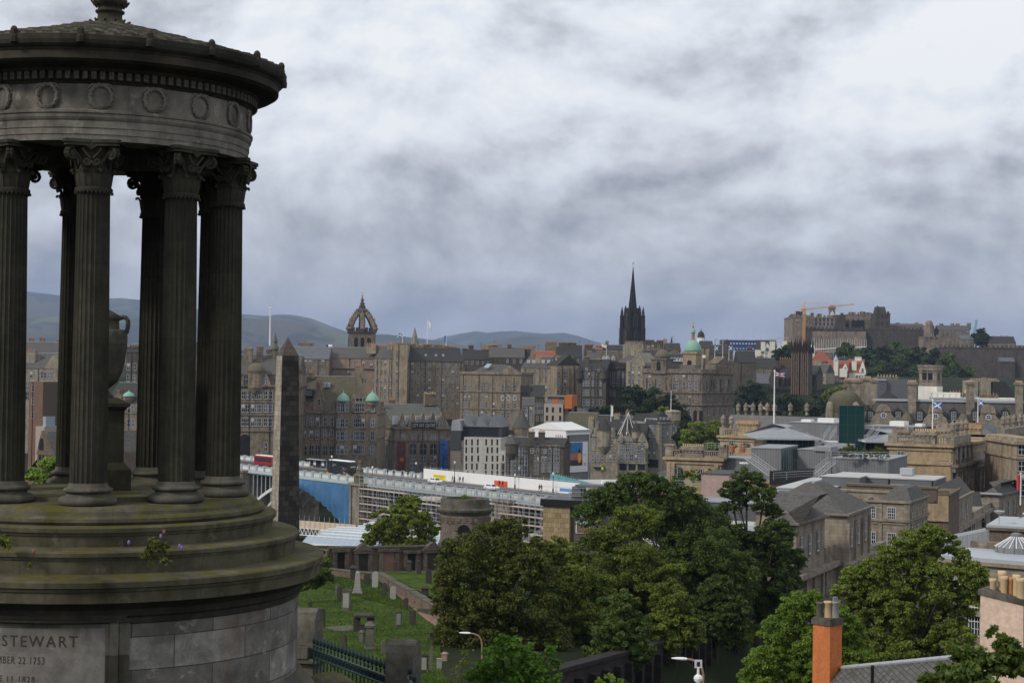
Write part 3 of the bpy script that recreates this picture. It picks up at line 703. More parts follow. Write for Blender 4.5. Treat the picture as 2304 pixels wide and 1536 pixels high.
 def chim_at(s,u,v,z0,z1,w,d,pots=4,mat=None,buff=False):
  b=MB(mat or s.mat);b.box(u-w/2,v-d/2,z0,u+w/2,v+d/2,z1-.35);b.box(u-w/2-.12,v-d/2-.12,z1-.35,u+w/2+.12,v+d/2+.12,z1)
  b.use(m_pot2 if buff else m_pot)
  for k in range(pots):
   if w>=d:x,y=u-w/2+w*(k+.5)/pots,v
   else:x,y=u,v-d/2+d*(k+.5)/pots
   b.lathe([(.17,z1),(.14,z1+random.uniform(.5,.95)),(.01,z1+.5)],6,x,y)
  return b.build('chimney',s.root)
 def part(s,name,b):return b.build(name,s.root)
 def end(s):
  b=s.b
  if s.root.name.split('.')[0]in('tenement','hotel','house','gallery','hall')and s.mat not in(m_harl,m_pale,m_modern)and s.w>4:
   b.use(m_black);x=1.2+(s.o.x%1.5)
   while x<s.w-.5:b.box(x-.09,-.17,0,x+.09,-.02,s.h-.2);x+=5.5+(x*7.3+s.o.x)%3.5
  s.wallo=b.build(s.wname,s.root);return s
 def dormer(s,px,py,w=1.6,h=1.9,dep=2.4,off=1.0,mat=None,roofm=None,gable=.9,style='white',ww=.9,wh=1.3):
  u,z=s.hit(px,py,'f',off);b=MB(mat or s.mat);b.box(u-w/2,off,z,u+w/2,off+dep,z+h)
  b.use(roofm or m_slated);b.gable(u-w/2-.15,off-.2,u+w/2+.15,off+dep,z+h+.003,gable,'y',0)
  o=b.build('dormer',s.root);link('window',win_mesh(ww,wh,style),o,(u,off-.01,z+.25),0);return o
 def gablet(s,px,py,w=3.0,h=3.2,t=1.2,style='sash',ww=1.0,wh=1.5,mat=None,steps=False,finial=True):
  u,za=s.hit(px,py);z0=za-h;b=MB(mat or s.mat)
  if steps:
   n=5;pts=[(u-w/2,z0)];L_,R_=[],[]
   for k in range(n):
    x=w/2*(1-k/n);z=z0+h*(k+.6)/n
    R_+=[(u+x,z0+h*(k-.4)/n if k else z0),(u+x,z)];L_+=[(u-x,z0+h*(k-.4)/n if k else z0),(u-x,z)]
   pts=R_+L_[::-1]
  else:pts=[(u-w/2,z0),(u+w/2,z0),(u+w/2,z0+h*.25),(u+.15,za),(u-.15,za),(u-w/2,z0+h*.25)]
  b.slab(pts,-.06,t)
  if finial:b.lathe([(.16,za),(.05,za+.3),(.14,za+.5),(.01,za+.8)],6,u,.2)
  o=b.build('gable',s.root)
  if style:link('window',win_mesh(ww,wh,style),o,(u,-.08,z0+h*.18),0)
  return o
 def turret(s,px,pytop,pyeave,pyb,r,roofm=None,mat=None,off=0.0,n=14,kind='cone',name='turret'):
  u,zt=s.hit(px,pytop,'f',off);ze=s.hit(px,pyeave,'f',off)[1];zb=s.hit(px,pyb,'f',off)[1]
  b=MB(mat or s.mat);b.lathe([(r*.5,zb-r*.9),(r,zb),(r,ze-.3),(r+.18,ze-.2),(r+.18,ze)],n,u,off,ur=r)
  b.use(roofm or m_slated);H=zt-ze
  if kind=='cone':pr=[(r+.25,ze),(.03,zt)]
  elif kind=='dome':pr=[((r+.1)*math.cos(PI/2*i/8)+.02,ze+H*.85*math.sin(PI/2*i/8))for i in range(9)]+[(.01,zt)]
  else:pr=[(r+.35,ze),(r*.98,ze+H*.18),(r*.86,ze+H*.38),(r*.55,ze+H*.56),(r*.22,ze+H*.68),(r*.07,ze+H*.78),(.02,zt)]
  b.smooth=kind!='cone';b.lathe(pr,n,u,off,ur=r);return b.build(name,s.root)
def obj1(name,b,label,cat,group=None,loc=(0,0,0),rz=0):
 return tag(b.build(name,None,loc,rz),label,cat,group)
# ---------------------------------------------------------------- the road bridge across the valley
BA,BB=at(545,1044,456),at(1400,1137,337);ZP=-28.7
bd=Vector((BB.x-BA.x,BB.y-BA.y,0));BL=bd.length;bd.normalize();byaw=math.atan2(bd.y,bd.x)
bn=Vector((-bd.y,bd.x,0))
BO=Vector((BA.x,BA.y,ZP))
bridge=empty('bridge',BO,byaw,'long pale blue and white iron road bridge over the valley, partly wrapped for repairs','bridge')
BW=23.0;DZ=-1.35
def bhit(px,py,off=0.0):
 d=ray(px,py);q=BO+bn*off;k=q.dot(bn)/d.dot(bn);p=d*k-BO;return p.dot(bd),p.z
def bpos(px,off,z=DZ):
 u=bhit(px,1060,off)[0];p=BO+bd*u+bn*off;return Vector((p.x,p.y,ZP+z))
X0,X1=-62,BL+70
b=MB(m_asphalt);b.box(X0,.5,DZ-1.2,X1,BW-.5,DZ);b.use(m_pave);b.box(X0,.5,DZ,X1,3.6,DZ+.14);b.box(X0,BW-3.6,DZ,X1,BW-.5,DZ+.14)
b.use(m_white)
for k in range(40):b.box(X0+k*6,BW/2-.06,DZ,X0+k*6+3,BW/2+.06,DZ+.005)
b.build('deck',bridge)
def parapet(off,x0,x1,sgn,name='parapet'):
 b=MB(m_bridge);y0,y1=off,off+sgn*.42;a,c=min(y0,y1),max(y0,y1)
 b.box(x0,a,-1.5,x1,c,-1.32);b.box(x0,a-.05,-.2,x1,c+.05,-.02);b.box(x0,a+.08,-1.32,x1,c-.08,-.2)
 b.box(x0,a-.35,-2.1,x1,c+.35,-1.72);b.box(x0,a-.12,-1.72,x1,c+.12,-1.5)
 n=int((x1-x0)/4.1)
 for k in range(n+1):
  x=x0+(x1-x0)*k/n;b.use(m_bridge);b.box(x-.32,a-.14,-1.72,x+.32,c+.14,.12);b.box(x-.4,a-.2,.12,x+.4,c+.2,.26)
  if k<n:
   b.use(m_bridgew);b.box(x+.7,a+.02,-1.22,x+(x1-x0)/n-.7,c-.02,-.36)
 return b.build(name,bridge)
parapet(0,X0,X1,1);parapet(BW-.42,X0,bhit(950,1060,BW)[0],1)
PX=[bhit(812,1100)[0]];span_=53.0
piers=[PX[0]-span_-5.6,PX[0],PX[0]+span_+5.6,PX[0]+2*span_+11]
bp=MB(m_bridge)
for i,pc in enumerate(piers[:3]):
 xa,xb=pc+2.8,piers[i+1]-2.8
 for off in(.2,6,12,18,BW-.6):
  n=24;up=[];lo=[]
  for k in range(n+1):
   q=k/n;x=xa+(xb-xa)*q;zz=-2.9-9.0*(2*q-1)**2;lo.append((x,zz-.9));up.append((x,zz))
  bp.use(m_bridgew);bp.slab(lo+up[::-1],off,off+.5)
  bp.use(m_bridge);bp.box(xa,off,-2.5,xb,off+.4,-2.1)
  for k in range(1,n):
   if up[k][1]<-3.2:bp.box(up[k][0]-.12,off+.1,up[k][1],up[k][0]+.12,off+.3,-2.5)
bp.build('arch',bridge)
for i,pc in enumerate(piers):
 b=MB(st_class);b.box(pc-2.6,-1.6,-26,pc+2.6,BW+1,-2.0);b.box(pc-3,-2.1,-2.0,pc+3,1.5,-1.4)
 for dx in(-1.9,1.9):b.box(pc+dx-.35,-2.0,-17,pc+dx+.35,-1.6,-2.4)
 if i==1:b.use(m_mossdome);b.lathe([(1.55,-1.4),(1.5,.2),(1.75,.4),(1.6,.7),(1.0,1.1),(.85,1.7),(1.0,2.0),(.55,2.5),(.35,3.4),(.5,3.8),(.1,4.6)],12,pc,-.4)
 b.build('pier',bridge)
b=MB(m_tarp);b.smooth=True;xa=bhit(640,1090)[0];xb=piers[1]-2.7;n=90;V=[];rows=14
for j in range(rows+1):
 for k in range(n+1):
  q=k/n;x=xa+(xb-xa)*q;full=-3.9-11.5*max(0,(q-.1)/.9)**1.7;z=-2.2+(full+2.2)*j/rows
  fold=.28*math.sin(x*2.3+.5*math.sin(x*.7))+.16*math.sin(x*5.1+z*.5)
  V.append((x,-.75+fold*(.25+.75*j/rows)-.3*math.sin(j/rows*3),z))
b.add(V,[(j*(n+1)+k,(j+1)*(n+1)+k,(j+1)*(n+1)+k+1,j*(n+1)+k+1)for j in range(rows)for k in range(n)])
tag(b.build('tarpaulin',None,BO,byaw),'creased blue tarpaulin hanging from the bridge parapet over an arch','tarpaulin')
sc=empty('scaffolding',BO,byaw,'tube scaffolding with pale boards covering the near side of the bridge','scaffolding')
xa,xb=piers[1]+2.6,bhit(1420,1160)[0]
b=MB(m_scaf)
for y in(-.9,-2.3):
 x=xa
 while x<xb:b.tube((x,y,-17),(x,y,.55+random.uniform(-.2,.5)),.055,4);x+=1.9
 for z in[-.1,-1.0]+[-2.6-1.9*k for k in range(7)]:b.tube((xa,y,z),(xb,y,z+random.uniform(-.05,.05)),.05,4);b.tube((xa,y,z+.9),(xb,y,z+.9),.04,4)
x=xa
while x<xb-4:b.tube((x,-2.35,-15),(x+3.8,-2.35,-9),.05,4);b.tube((x+3.8,-2.35,-9),(x,-2.35,-3),.05,4);x+=5.7
sf=b.build('scaffold_frame',sc)
for k in range(7):
 z=-2.7-1.9*k;x=xa
 while x<xb-3:
  ln=random.uniform(3,12)
  if random.random()<(.95 if x<xa+9 else .62-.05*k):b=MB(m_board);b.box(x,-2.25,z,min(xb,x+ln),-.95,z+.22);b.build('scaffold_board',sc)
  x+=ln+.15
hd=empty('hoarding',BO+bn*(BW-.9),byaw,'long white hoarding along the far side of the bridge','hoarding')
xa,xb=bhit(953,1062,BW-.9)[0],bhit(1305,1098,BW-.9)[0];hz=DZ+.14
b=MB(m_white)
k=xa
while k<xb:b.box(k,0,hz,min(xb,k+2.38),.1,hz+2.7);k+=2.4
b.build('hoarding_panel',hd);b=MB(m_scaf)
k=xa
while k<xb:b.tube((k,.5,hz),(k,.5,hz+3.2+random.random()*.4),.05,4);k+=2.4
b.tube((xa,.5,hz+3.0),(xb,.5,hz+3.0),.05,4);b.tube((xa,.5,hz+1.8),(xb,.5,hz+1.8),.05,4);b.build('bracing',hd)
m_ysign=plain('yellow_sign_face',(.80,.62,.03),.5,var=.03);m_rsign=plain('red_sign_face',(.66,.09,.03),.5,var=.05);m_bsign=plain('blue_sign_face',(.10,.27,.60),.5,var=.1);m_ink=plain('black_ink',(.02,.02,.02),.7);m_wink=plain('white_ink',(.8,.8,.8),.7)
def bsign(name,label,p0,p1,mat,ink,lines):
 x0,z1=bhit(p0[0],p0[1],BW-1.0);x1,z0=bhit(p1[0],p1[1],BW-1.0);z0=max(z0,hz+.05)
 e=empty(name,BO+bn*(BW-1.0)+bd*x0+Vector((0,0,z0)),byaw,label,'sign');w,h=x1-x0,z1-z0
 b=MB(mat);b.box(0,0,0,w,.07,h);b.build('sign_board',e)
 for txt,q,ww in lines:
  me=text_mesh('lettering',txt,.5,ink,1.1);fit_width(me,w*ww,h*.26 if txt else None)
  for v in me.vertices:v.co=(v.co.x+w/2,-.012,v.co.y+h*q)
  uvmap(me);link('lettering',me,e)
bsign('sign','yellow sign with two lines of black writing on the white hoarding',(975,1066),(1001,1083),m_ysign,m_ink,[('SHOPS IN THIS AREA',.68,.84),('OPEN AS USUAL',.28,.62)])
b1=bsign('sign','red and white sign with a white flash on the bridge hoarding',(1112,1080),(1141,1100),m_rsign,m_wink,[])
bsign('sign','blue sign at the street end of the white hoarding',(1259,1097),(1290,1107),m_bsign,m_wink,[])
# ---------------------------------------------------------------- traffic on the bridge
m_busd=plain('black_bus_paint',(.020,.022,.026),.3,spec=.6);m_busw=plain('white_bus_roof',(.80,.80,.80),.4);m_busr=plain('dark_red_bus_paint',(.30,.012,.022),.3,spec=.5);m_cream=plain('cream_bus_paint',(.72,.68,.58),.4)
m_tyre=plain('tyre_rubber',(.015,.015,.015),.8);m_carw=plain('white_car_paint',(.80,.80,.80),.25,spec=.6);m_rim=plain('wheel_rim',(.4,.4,.4),.35,.6);m_art=plain('pale_advert_print',(.32,.26,.27),.5,var=.8,scale=1.2)
def wheel_me(r,w):
 b=MB(m_tyre);pr=[(r*.62,-w/2),(r*.95,-w/2),(r,-w/3),(r,w/3),(r*.95,w/2),(r*.62,w/2)]
 b.lathe(pr,18,cap=False);b.use(m_rim);b.lathe([(.01,-w*.3),(r*.62,-w*.42)],18,cap=False);b.lathe([(r*.62,w*.42),(.01,w*.3)],18,cap=False)
 me=b.mesh('wheel')
 for v in me.vertices:v.co=(v.co.x,v.co.z,v.co.y)
 return me
def rounded_box(b,x0,y0,z0,x1,y1,z1,r):
 n=4;pts=[]
 for cx_,cz_,a in((x1-r,z1-r,0),(x0+r,z1-r,1),(x0+r*.4,z0+r*.4,2),(x1-r*.4,z0+r*.4,3)):
  rr=r if a<2 else r*.4
  for k in range(n+1):t=PI/2*(a+k/n);pts.append((cx_+rr*math.cos(t),cz_+rr*math.sin(t)))
 b.slab(pts,y0,y1)
def bus(label,pos,yaw,ln,ht,body,roofm,dbl,skirt=None):
 e=empty('bus',pos,yaw,label,'bus');b=MB(body)
 rounded_box(b,-ln/2,-1.25,.35,ln/2,1.25,ht-.12,.45);b.build('body',e)
 b=MB(roofm);b.hip(-ln/2+.25,-1.24,ln/2-.25,1.24,ht-.22,.30,.5,.35);b.build('roof',e)
 if skirt:b=MB(skirt);b.box(-ln/2+.1,-1.275,.5,ln/2-.1,-1.252,1.25);b.box(-ln/2+.1,1.252,.5,ln/2-.1,1.275,1.25);b.build('skirt',e)
 for lv in([(1.35,2.25),(2.85,3.65)]if dbl else[(1.3,2.45)]):
  for sg in(-1,1):
   b=MB(m_glass);n=7
   for k in range(n):x=-ln/2+.5+(ln-1.2)*k/n;b.box(x,sg*1.262-.012,lv[0],x+(ln-1.2)/n-.09,sg*1.262+.012,lv[1])
   b.build('side_window',e)
 b=MB(m_glass)
 for lv in([(1.2,2.5),(2.8,3.8)]if dbl else[(1.2,2.6)]):b.box(ln/2-.02,-1.1,lv[0],ln/2+.02,1.1,lv[1]);b.box(-ln/2-.02,-1.0,lv[0]+.2,-ln/2+.02,1.0,lv[1]-.1)
 b.build('windscreen',e)
 b=MB(m_frame);b.box(ln/2,-.8,ht-1.65 if dbl else ht-.5,ln/2+.04,.8,(ht-1.65 if dbl else ht-.5)+.28);b.build('destination_panel',e)
 wm=wheel_me(.5,.3)
 for x in(-ln*.28,ln*.30):
  for y in(-1.12,1.12):link('wheel',wm,e,(x,y,.5))
 return e
p=bpos(769,9.0);bus_e=bus('black double decker bus with a white roof crossing the bridge',p,byaw,10.6,4.3,m_busd,m_busw,True)
b=MB(m_art);random.seed(3)
for k in range(26):
 x=random.choice([random.gauss(-2.2,.7),random.gauss(2.6,.7)]);z=random.gauss(3.0,.3)if x<0 else random.gauss(1.5,.7);b.box(x,-1.288,z,x+random.uniform(.2,.8),-1.28,z+random.uniform(.08,.25))
b.build('advert',bus_e)
bus('red and cream single decker bus half hidden behind the obelisk',bpos(600,14.0),byaw,10.5,3.1,m_busr,m_cream,False,m_busr)
def car(label,pos,yaw,body,group=None,taxi=False):
 e=empty('car',pos,yaw,label,'car',group);b=MB(body);b.smooth=False
 sect=[(-2.1,.35),(2.1,.35),(2.18,.62),(2.0,.82),(1.05,.95),(.45,1.42),(-1.05,1.46),(-1.75,1.0),(-2.12,.92),(-2.18,.6)]
 n=len(sect);yy=[-.86,-.80,.80,.86];V=[]
 for j,y in enumerate(yy):
  for x,z in sect:V.append((x*(.985 if j in(0,3)else 1),y*(.82 if z>1.2 else 1),z))
 F=[tuple(range(n)),tuple(range(4*n-1,3*n-1,-1))]
 for j in range(3):F+=[(j*n+k,(j+1)*n+k,(j+1)*n+(k+1)%n,j*n+(k+1)%n)for k in range(n)]
 b.add(V,F);b.build('body',e)
 for sg in(-1,1):
  b=MB(m_glass);b.slab([(.95,.98),(.42,1.36),(-.3,1.38),(-.3,.98)]if sg<0 else[(.95,.98),(.42,1.36),(-.3,1.38),(-.3,.98)],sg*.80-.03,sg*.80+.03);b.slab([(-.4,.98),(-.4,1.38),(-1.0,1.38),(-1.5,1.0)],sg*.80-.03,sg*.80+.03);b.build('side_window',e)
 b=MB(m_glass);b.quad((1.08,-.68,.98),(1.08,.68,.98),(.5,.6,1.41),(.5,-.6,1.41));b.quad((-1.78,.66,1.03),(-1.78,-.66,1.03),(-1.14,-.58,1.44),(-1.14,.58,1.44));b.build('windscreen',e)
 wm=wheel_me(.33,.2)
 for x in(-1.3,1.35):
  for y in(-.78,.78):link('wheel',wm,e,(x,y,.33))
 for y in(-.6,.6):b=MB(m_frame);b.box(2.08,y-.18,.62,2.17,y+.18,.78);b.build('headlight',e)
 return e
car('white car beside the yellow sign on the bridge',bpos(980,15),byaw,m_carw)
car('white hatchback near the red sign on the bridge',bpos(1107,14),byaw,m_carw)
def person_mesh(name,coat,legs,stride=.22,lean=.0,arm=.12):
 me=bpy.data.meshes.new(name)
 J={'pel':(0,0,.95,.13),'waist':(.0,lean*.3,1.12,.12),'chest':(0,lean*.7,1.36,.155),'neck':(0,lean,1.50,.06),'head':(0,lean-.02,1.62,.095),'crown':(0,lean-.01,1.72,.08)}
 for s_,sg in(('l',-1),('r',1)):
  st=stride*sg
  J.update({s_+'hip':(sg*.10,0,.90,.095),s_+'kn':(sg*.10,-st*.55-.03,.50,.065),s_+'an':(sg*.10,-st+(.06 if st<0 else 0),.09,.045),s_+'toe':(sg*.11,-st-.16,.04,.04),s_+'sh':(sg*.19,lean*.8,1.42,.062),s_+'el':(sg*.25,lean*.6+st*.3,1.15,.05),s_+'wr':(sg*.25,lean*.6+st*.6-.08,.92,.036),s_+'ha':(sg*.25,lean*.6+st*.65-.1,.83,.04)})
 E=[('pel','waist'),('waist','chest'),('chest','neck'),('neck','head'),('head','crown')]
 for s_ in 'lr':E+=[('pel',s_+'hip'),(s_+'hip',s_+'kn'),(s_+'kn',s_+'an'),(s_+'an',s_+'toe'),('chest',s_+'sh'),(s_+'sh',s_+'el'),(s_+'el',s_+'wr'),(s_+'wr',s_+'ha')]
 ks=list(J);me.from_pydata([J[k][:3]for k in ks],[(ks.index(a),ks.index(c))for a,c in E],[])
 o=bpy.data.objects.new(name,me);COL.objects.link(o);md=o.modifiers.new('skin','SKIN')
 for i,k in enumerate(ks):me.skin_vertices[0].data[i].radius=(J[k][3],J[k][3]);me.skin_vertices[0].data[i].use_root=(k=='pel')
 o.modifiers.new('sub','SUBSURF').levels=1;o.modifiers['sub'].render_levels=1
 bpy.context.view_layer.update()
 m2=bpy.data.meshes.new_from_object(o.evaluated_get(bpy.context.evaluated_depsgraph_get()));bpy.data.objects.remove(o)
 for mt in(coat,legs,m_skin):m2 .materials.append(mt)
 for p in m2 .polygons:
  c=p.center;p.material_index=2 if c.z>1.5 or(c.z<.9 and abs(c.x)>.19)else(0 if c.z>.86 else 1);p.use_smooth=True
 return m2
m_cblack=plain('black_coat',(.015,.015,.018),.8);m_cdark=plain('dark_trousers',(.02,.022,.03),.8);m_cyel=plain('yellow_jacket',(.6,.5,.05),.8);m_cblue=plain('blue_jacket',(.05,.15,.45),.8);m_hair=plain('dark_hair',(.02,.014,.01),.7);m_hiv=plain('lime_work_jacket',(.45,.75,.06),.7)
def hair_me():
 b=MB(m_hair);b.smooth=True;b.lathe([(.105,1.58),(.118,1.64),(.115,1.70),(.085,1.76),(.01,1.785)],10,0,.02);return b.mesh('hair')
HM=hair_me();PM={}
def person(label,pos,yaw,coat,legs=None,stride=.22,group=None,lean=0.0):
 k=(coat.name,stride,lean)
 if k not in PM:PM[k]=person_mesh('person',coat,legs or m_cdark,stride,lean)
 o=link('person',PM[k],None,pos,yaw);tag(o,label,'person',group);link('hair',HM,o,(0,lean*.9,0));return o
fy=hz
person('person in a yellow top walking beside the hoarding lamp post',bpos(1018,20.5,hz),byaw+PI/2,m_cyel)
person('person in dark clothes just behind the one in yellow',bpos(1022.5,20.0,hz),byaw+PI/2,m_cblack)
pg='pairs of walkers in black along the hoarding'
person('person in black on the left of the pair right of the lamp post',bpos(1035,20.3,hz),byaw-PI/2,m_cblack,stride=-.2)
person('person in black on the right of the pair right of the lamp post',bpos(1042,20.3,hz),byaw-PI/2,m_cblack,stride=.24)
person('person in black in front of the red sign, beside the white hatchback',bpos(1124,20.2,hz),byaw+PI/2,m_cblack,stride=.18)
person('person in dark clothes stooping in front of the red sign',bpos(1131,20.0,hz),byaw+PI/2,m_cblack,stride=.3,lean=-.12)
person('person in black walking near the street end of the hoarding',bpos(1214,20.2,hz),byaw-PI/2,m_cblack,stride=.21)
person('companion in black close behind the walker near the street end of the hoarding',bpos(1218.5,20.4,hz),byaw-PI/2,m_cblack,stride=-.26)
for px in(872,886,905,918):person('dark figure walking by the far parapet behind the mossy bridge pier',bpos(px,20.5,hz),byaw+PI/2,m_cblack,stride=.2 if px%2 else-.22,group='walkers by the far parapet')
def lamp_post(label,pos,h,group=None,twin=False):
 e=empty('street_lamp',pos,byaw,label,'street lamp',group);b=MB(m_black);b.tube((0,0,0),(0,0,h),.09,6,.06);b.lathe([(.2,0),(.18,.9),(.1,1.0)],8);b.tube((-.35,0,h-.4),(.35,0,h-.4),.04,5);b.build('pole',e)
 b=MB(m_white);b.lathe([(.12,h),(.26,h+.35),(.2,h+.55),(.02,h+.7)],8);b.build('lantern',e);return e
for px,top,off,lab in((746,1024,1.2,'black lamp post standing in front of the double decker bus'),(838,1048,1.2,'black lamp post on the bridge just right of the mossy pier'),(936,1039,21,'black lamp post in front of the gallery with the lettered sign'),(1023,1037,21,'black lamp post behind the yellow topped walker'),(1159,1067,21,'black lamp post on the bridge right of the red sign'),(1245,1062,21,'black lamp post at the blue end of the hoarding')):
 p=bpos(px,off,DZ+.14);u,z=bhit(px,top,off);lamp_post(lab,p,max(3,ZP+z-p.z-.7))
sh=empty('bus_shelter',bpos(711,21.0,DZ+.14),byaw,'low glass bus shelter on the far footway left of the bus','bus shelter')
b=MB(m_scaf);b.box(-4.3,-.7,2.35,4.3,.8,2.5)
for x in(-4.2,-1.4,1.4,4.2):b.tube((x,.7,0),(x,.7,2.4),.06,5)
b.build('frame',sh);b=MB(m_glass);b.box(-4.2,.66,.3,4.2,.70,2.2);b.build('glass_panel',sh);b=MB(m_frame);b.box(-2.3,.55,.7,-1.0,.64,2.0);b.box(2.0,.55,.7,3.3,.64,2.0);b.build('poster',sh)
m_bol=plain('orange_bollard',(.75,.36,.04),.5)
for px in(737,781):b=MB(m_bol);b.lathe([(.28,0),(.26,.7),(.3,.75),(.28,1.2),(.05,1.3)],10);obj1('bollard',b,'short orange bollard beside the wheels of the double decker bus','bollard','orange bollards by the bus',bpos(px,5.5,DZ))
# ---------------------------------------------------------------- old town
def flagpole(label,px,ptop,pbot,Y,r=.14,flag=None,fw_=3.2,fh=1.9,fdir=1,ang=.0,droop=.0,catg='flagpole'):
 a,t=at(px,pbot,Y),at(px,ptop,Y);h=t.z-a.z
 e=empty('flagpole',a,0,label,catg);b=MB(m_white);b.tube((0,0,0),(0,0,h),r,8,r*.55);b.ball((0,0,h+r),r*1.3,6,4);b.build('pole',e)
 if flag:
  b=MB();n,m=12,8
  for j in range(m):
   for k in range(n):
    def P(i,q):u,v=i/n,q/m;return(fdir*u*fw_*math.cos(ang),.22*math.sin(u*7)*u-u*fw_*math.sin(ang)*0,h-.1-fh*(1-v)-droop*u*u*fw_+.06*math.sin(u*9))
    u,v=(k+.5)/n,(j+.5)/m
    b.use(flag(u,v));b.quad(P(k,j),P(k+1,j),P(k+1,j+1),P(k,j+1))
  b.build('flag',e)
 return e
m_fblue=plain('flag_blue',(.03,.14,.42),.7,var=.05);m_fwhite=plain('flag_white',(.75,.75,.77),.7,var=.04);m_fred=plain('flag_red',(.50,.05,.06),.7,var=.05)
def saltire(u,v):return m_fwhite if abs(v-u)<.12 or abs(v-1+u)<.12 else m_fblue
def union(u,v):return m_fred if abs(v-.5)<.09 or abs(u-.5)<.06 else(m_fwhite if abs(v-.5)<.17 or abs(u-.5)<.11 or abs(v-u)<.13 or abs(v-1+u)<.13 else m_fblue)
def whitef(u,v):return m_fwhite
def bluef(u,v):return m_fblue
B=Bld('hotel','ornate brown stone hotel with an arched entrance and mossy attic domes, left of the obelisk','building',425,520,668,520,26,869,st_brown)
B.band(869,545,.7,.6);B.band(934,545,.4,.3);B.band(970,545,.5,.35);B.band(905,545,.3,.2)
for c in(548,557,569,577.5,586,598,609):B.win(c,[888.5,918.5,949.5],1.0 if c in(569,586)else 1.25,2.5,'sash')
B.win([551],[1000],3.3,6.8,'darkarch',name='archway');B.win([598],[1005],1.1,3,'sash')
B.b.box(0,2.5,B.h,B.w,24,B.Z(842,560));B.end()
z1=B.Z(842,560);B.roof('gx',m_slate,B.Z(797,600)-z1,z=z1,box=(0,2.5,B.w,24))
B.turret(577,812,838,872,3.0,m_mossdome,off=1.5,kind='dome');B.turret(660,806,838,872,3.0,m_mossdome,off=1.5,kind='dome')
B.win([569.5,577.5,585],[855],.9,1.9,'sash');B.gablet(554,832,4.2,5.6,2.5,'arch',1.4,3.2);B.gablet(598,842,3.2,3.8,2.5,'sash',1.1,2);B.gablet(523,832,4.2,5.6,2.5,'arch',1.4,3.2)
B.chim(560,784,845,2.6,1.4,8,5);B.chim(585,780,835,2.0,1.4,10,4);B.chim(608,786,840,2.4,1.4,14,4);B.chim(556-40,786,840,2.4,1.4,10,4)
b=MB(m_mossdome);u,z=B.hit(620,748,'f',12);b.lathe([(1.3,z-9),(.9,z-6),(1.3,z-5.5),(.5,z-3.5),(.8,z-3),(.2,z-1),(.05,z)],8,u,12);b.build('finial',B.root)
flagpole('tall bare white flagpole rising behind the obelisk',607,695,777,560,.3)
B=Bld('hotel','brown stone hotel with two green ogee domes and a slate roof','building',655,541,850,540,24,929,st_brown)
B.band(929,700,.7,.5);B.band(959,700,.35,.25);B.band(985,700,.45,.3)
for c in(671,685.5):B.win(c,[948,977],1.05,2.6,'sash');B.win(c,[1013],1.3,3.1,'arch')
for c in(701,714.5,732,746.5):B.win(c,[948.5,977.5],1.1,2.9,'sash');B.win(c,[1012],1.3,3.2,'arch')
for c in(763,772.5,782,801,809.5,817.5,839.5):B.win(c,[916.5,951,979.5,1011],.95 if c in(763,782)else 1.2,2.9,'sash',off=-1.5 if c<790 else-.5)
u0,u1=B.hit(755,930)[0],B.hit(790,930)[0];zt=B.Z(903,770)
B.b.prism([(u0-.4,0),(u0+.9,-1.5),(u1-.9,-1.5),(u1+.4,0),(u1+.4,3),(u0-.4,3)],0,zt)
u2,u3=B.hit(790,930)[0],B.w;B.b.box(u2,-.5,B.h,u3,8,zt-.02);B.b.box(u2,-.5,0,u3,0,B.h);B.end()
za=B.Z(883,690);B.roof('gx',m_slatebr,B.Z(846,720)-za+4,z=za-4,box=(0,1,B.hit(800,900)[0],23))
b=MB(st_brown);b.box(0,.02,B.h,u2,2.2,B.Z(905,690));b.build('attic',B.root)
B.turret(773,876,903,909,2.25,m_copper,off=.6,kind='ogee',name='dome');B.turret(838,874,903,909,2.25,m_copper,off=.8,kind='ogee',name='dome')
B.gablet(718,865,4.2,8.6,1.6,'sash',1.2,2.2,finial=False);B.gablet(809,845,6.4,12.2,1.8,'sash',2.4,2.6,finial=False)
B.chim(809,823,862,2.9,1.5,1.6,4);B.chim(718,853,872,1.8,.9,5,3);B.chim(668,822,878,3.0,1.4,8,4);B.chim(701,838,850,2.0,1.0,10,3)
for c in(671,695):B.dormer(c,891,2.6,1.9,4,1.6,m_slated,m_slated,.4,'pane',2.0,1.5)
for c in(733,740):b=MB(m_lead);u,z=B.hit(c,866,'f',7.5);b.box(u-.45,6.6,z-.8,u+.45,8.2,z+.9);b.build('skylight',B.root)
B=Bld('gallery','dark gallery building with a lettered sign along its roof and tall hanging banners','building',888,566,1014,574,30,965,st_brown)
B.band(965,900,.8,.5);B.band(992,900,.4,.3)
for c in(906,931,953,974.5,995):B.win([c-4,c,c+4],[983.5],.7,2.4,'sash')
for c in(929,952,975):B.win(c,[1009],2.5,3.9,'arch');B.win([c-3.5,c+3.5],[1033,1052],1.0,2.6,'sashd')
B.win([862,869,876],[985,1012],1.1,2.6,'sashd',face='l');B.win([862,872],[1040,1062],1.4,3.2,'sashd',face='l')
B.end();za=B.h+.8
B.roof('gx',m_slategr,B.Z(911,930)-za,z=za,over=-1.5)
for i,c in enumerate((905,929,952,974,996)):B.gablet(c,929,3.0,5.4,1.4,'sashd',1.2,1.6,finial=False)
for c in(890,917,941,964,986):b=MB(m_lead);u,z=B.hit(c,945,'f',2.2);b.box(u-1.0,1.6,z-1.6,u+1.0,2.6,z+1.6);b.build('rooflight',B.root)
B.chim(968,886,912,4.6,1.6,14,8,buff=True);B.chim(855,903,940,2.6,1.2,12,4);B.chim(882,899,930,2.2,1.2,16,4)
u0,z1=B.hit(925,950);u1,z0=B.hit(979,963);sg=MB(m_black);sg.box(u0,-.62,z0,u1,-.45,z1);so=sg.build('sign_board',B.root)
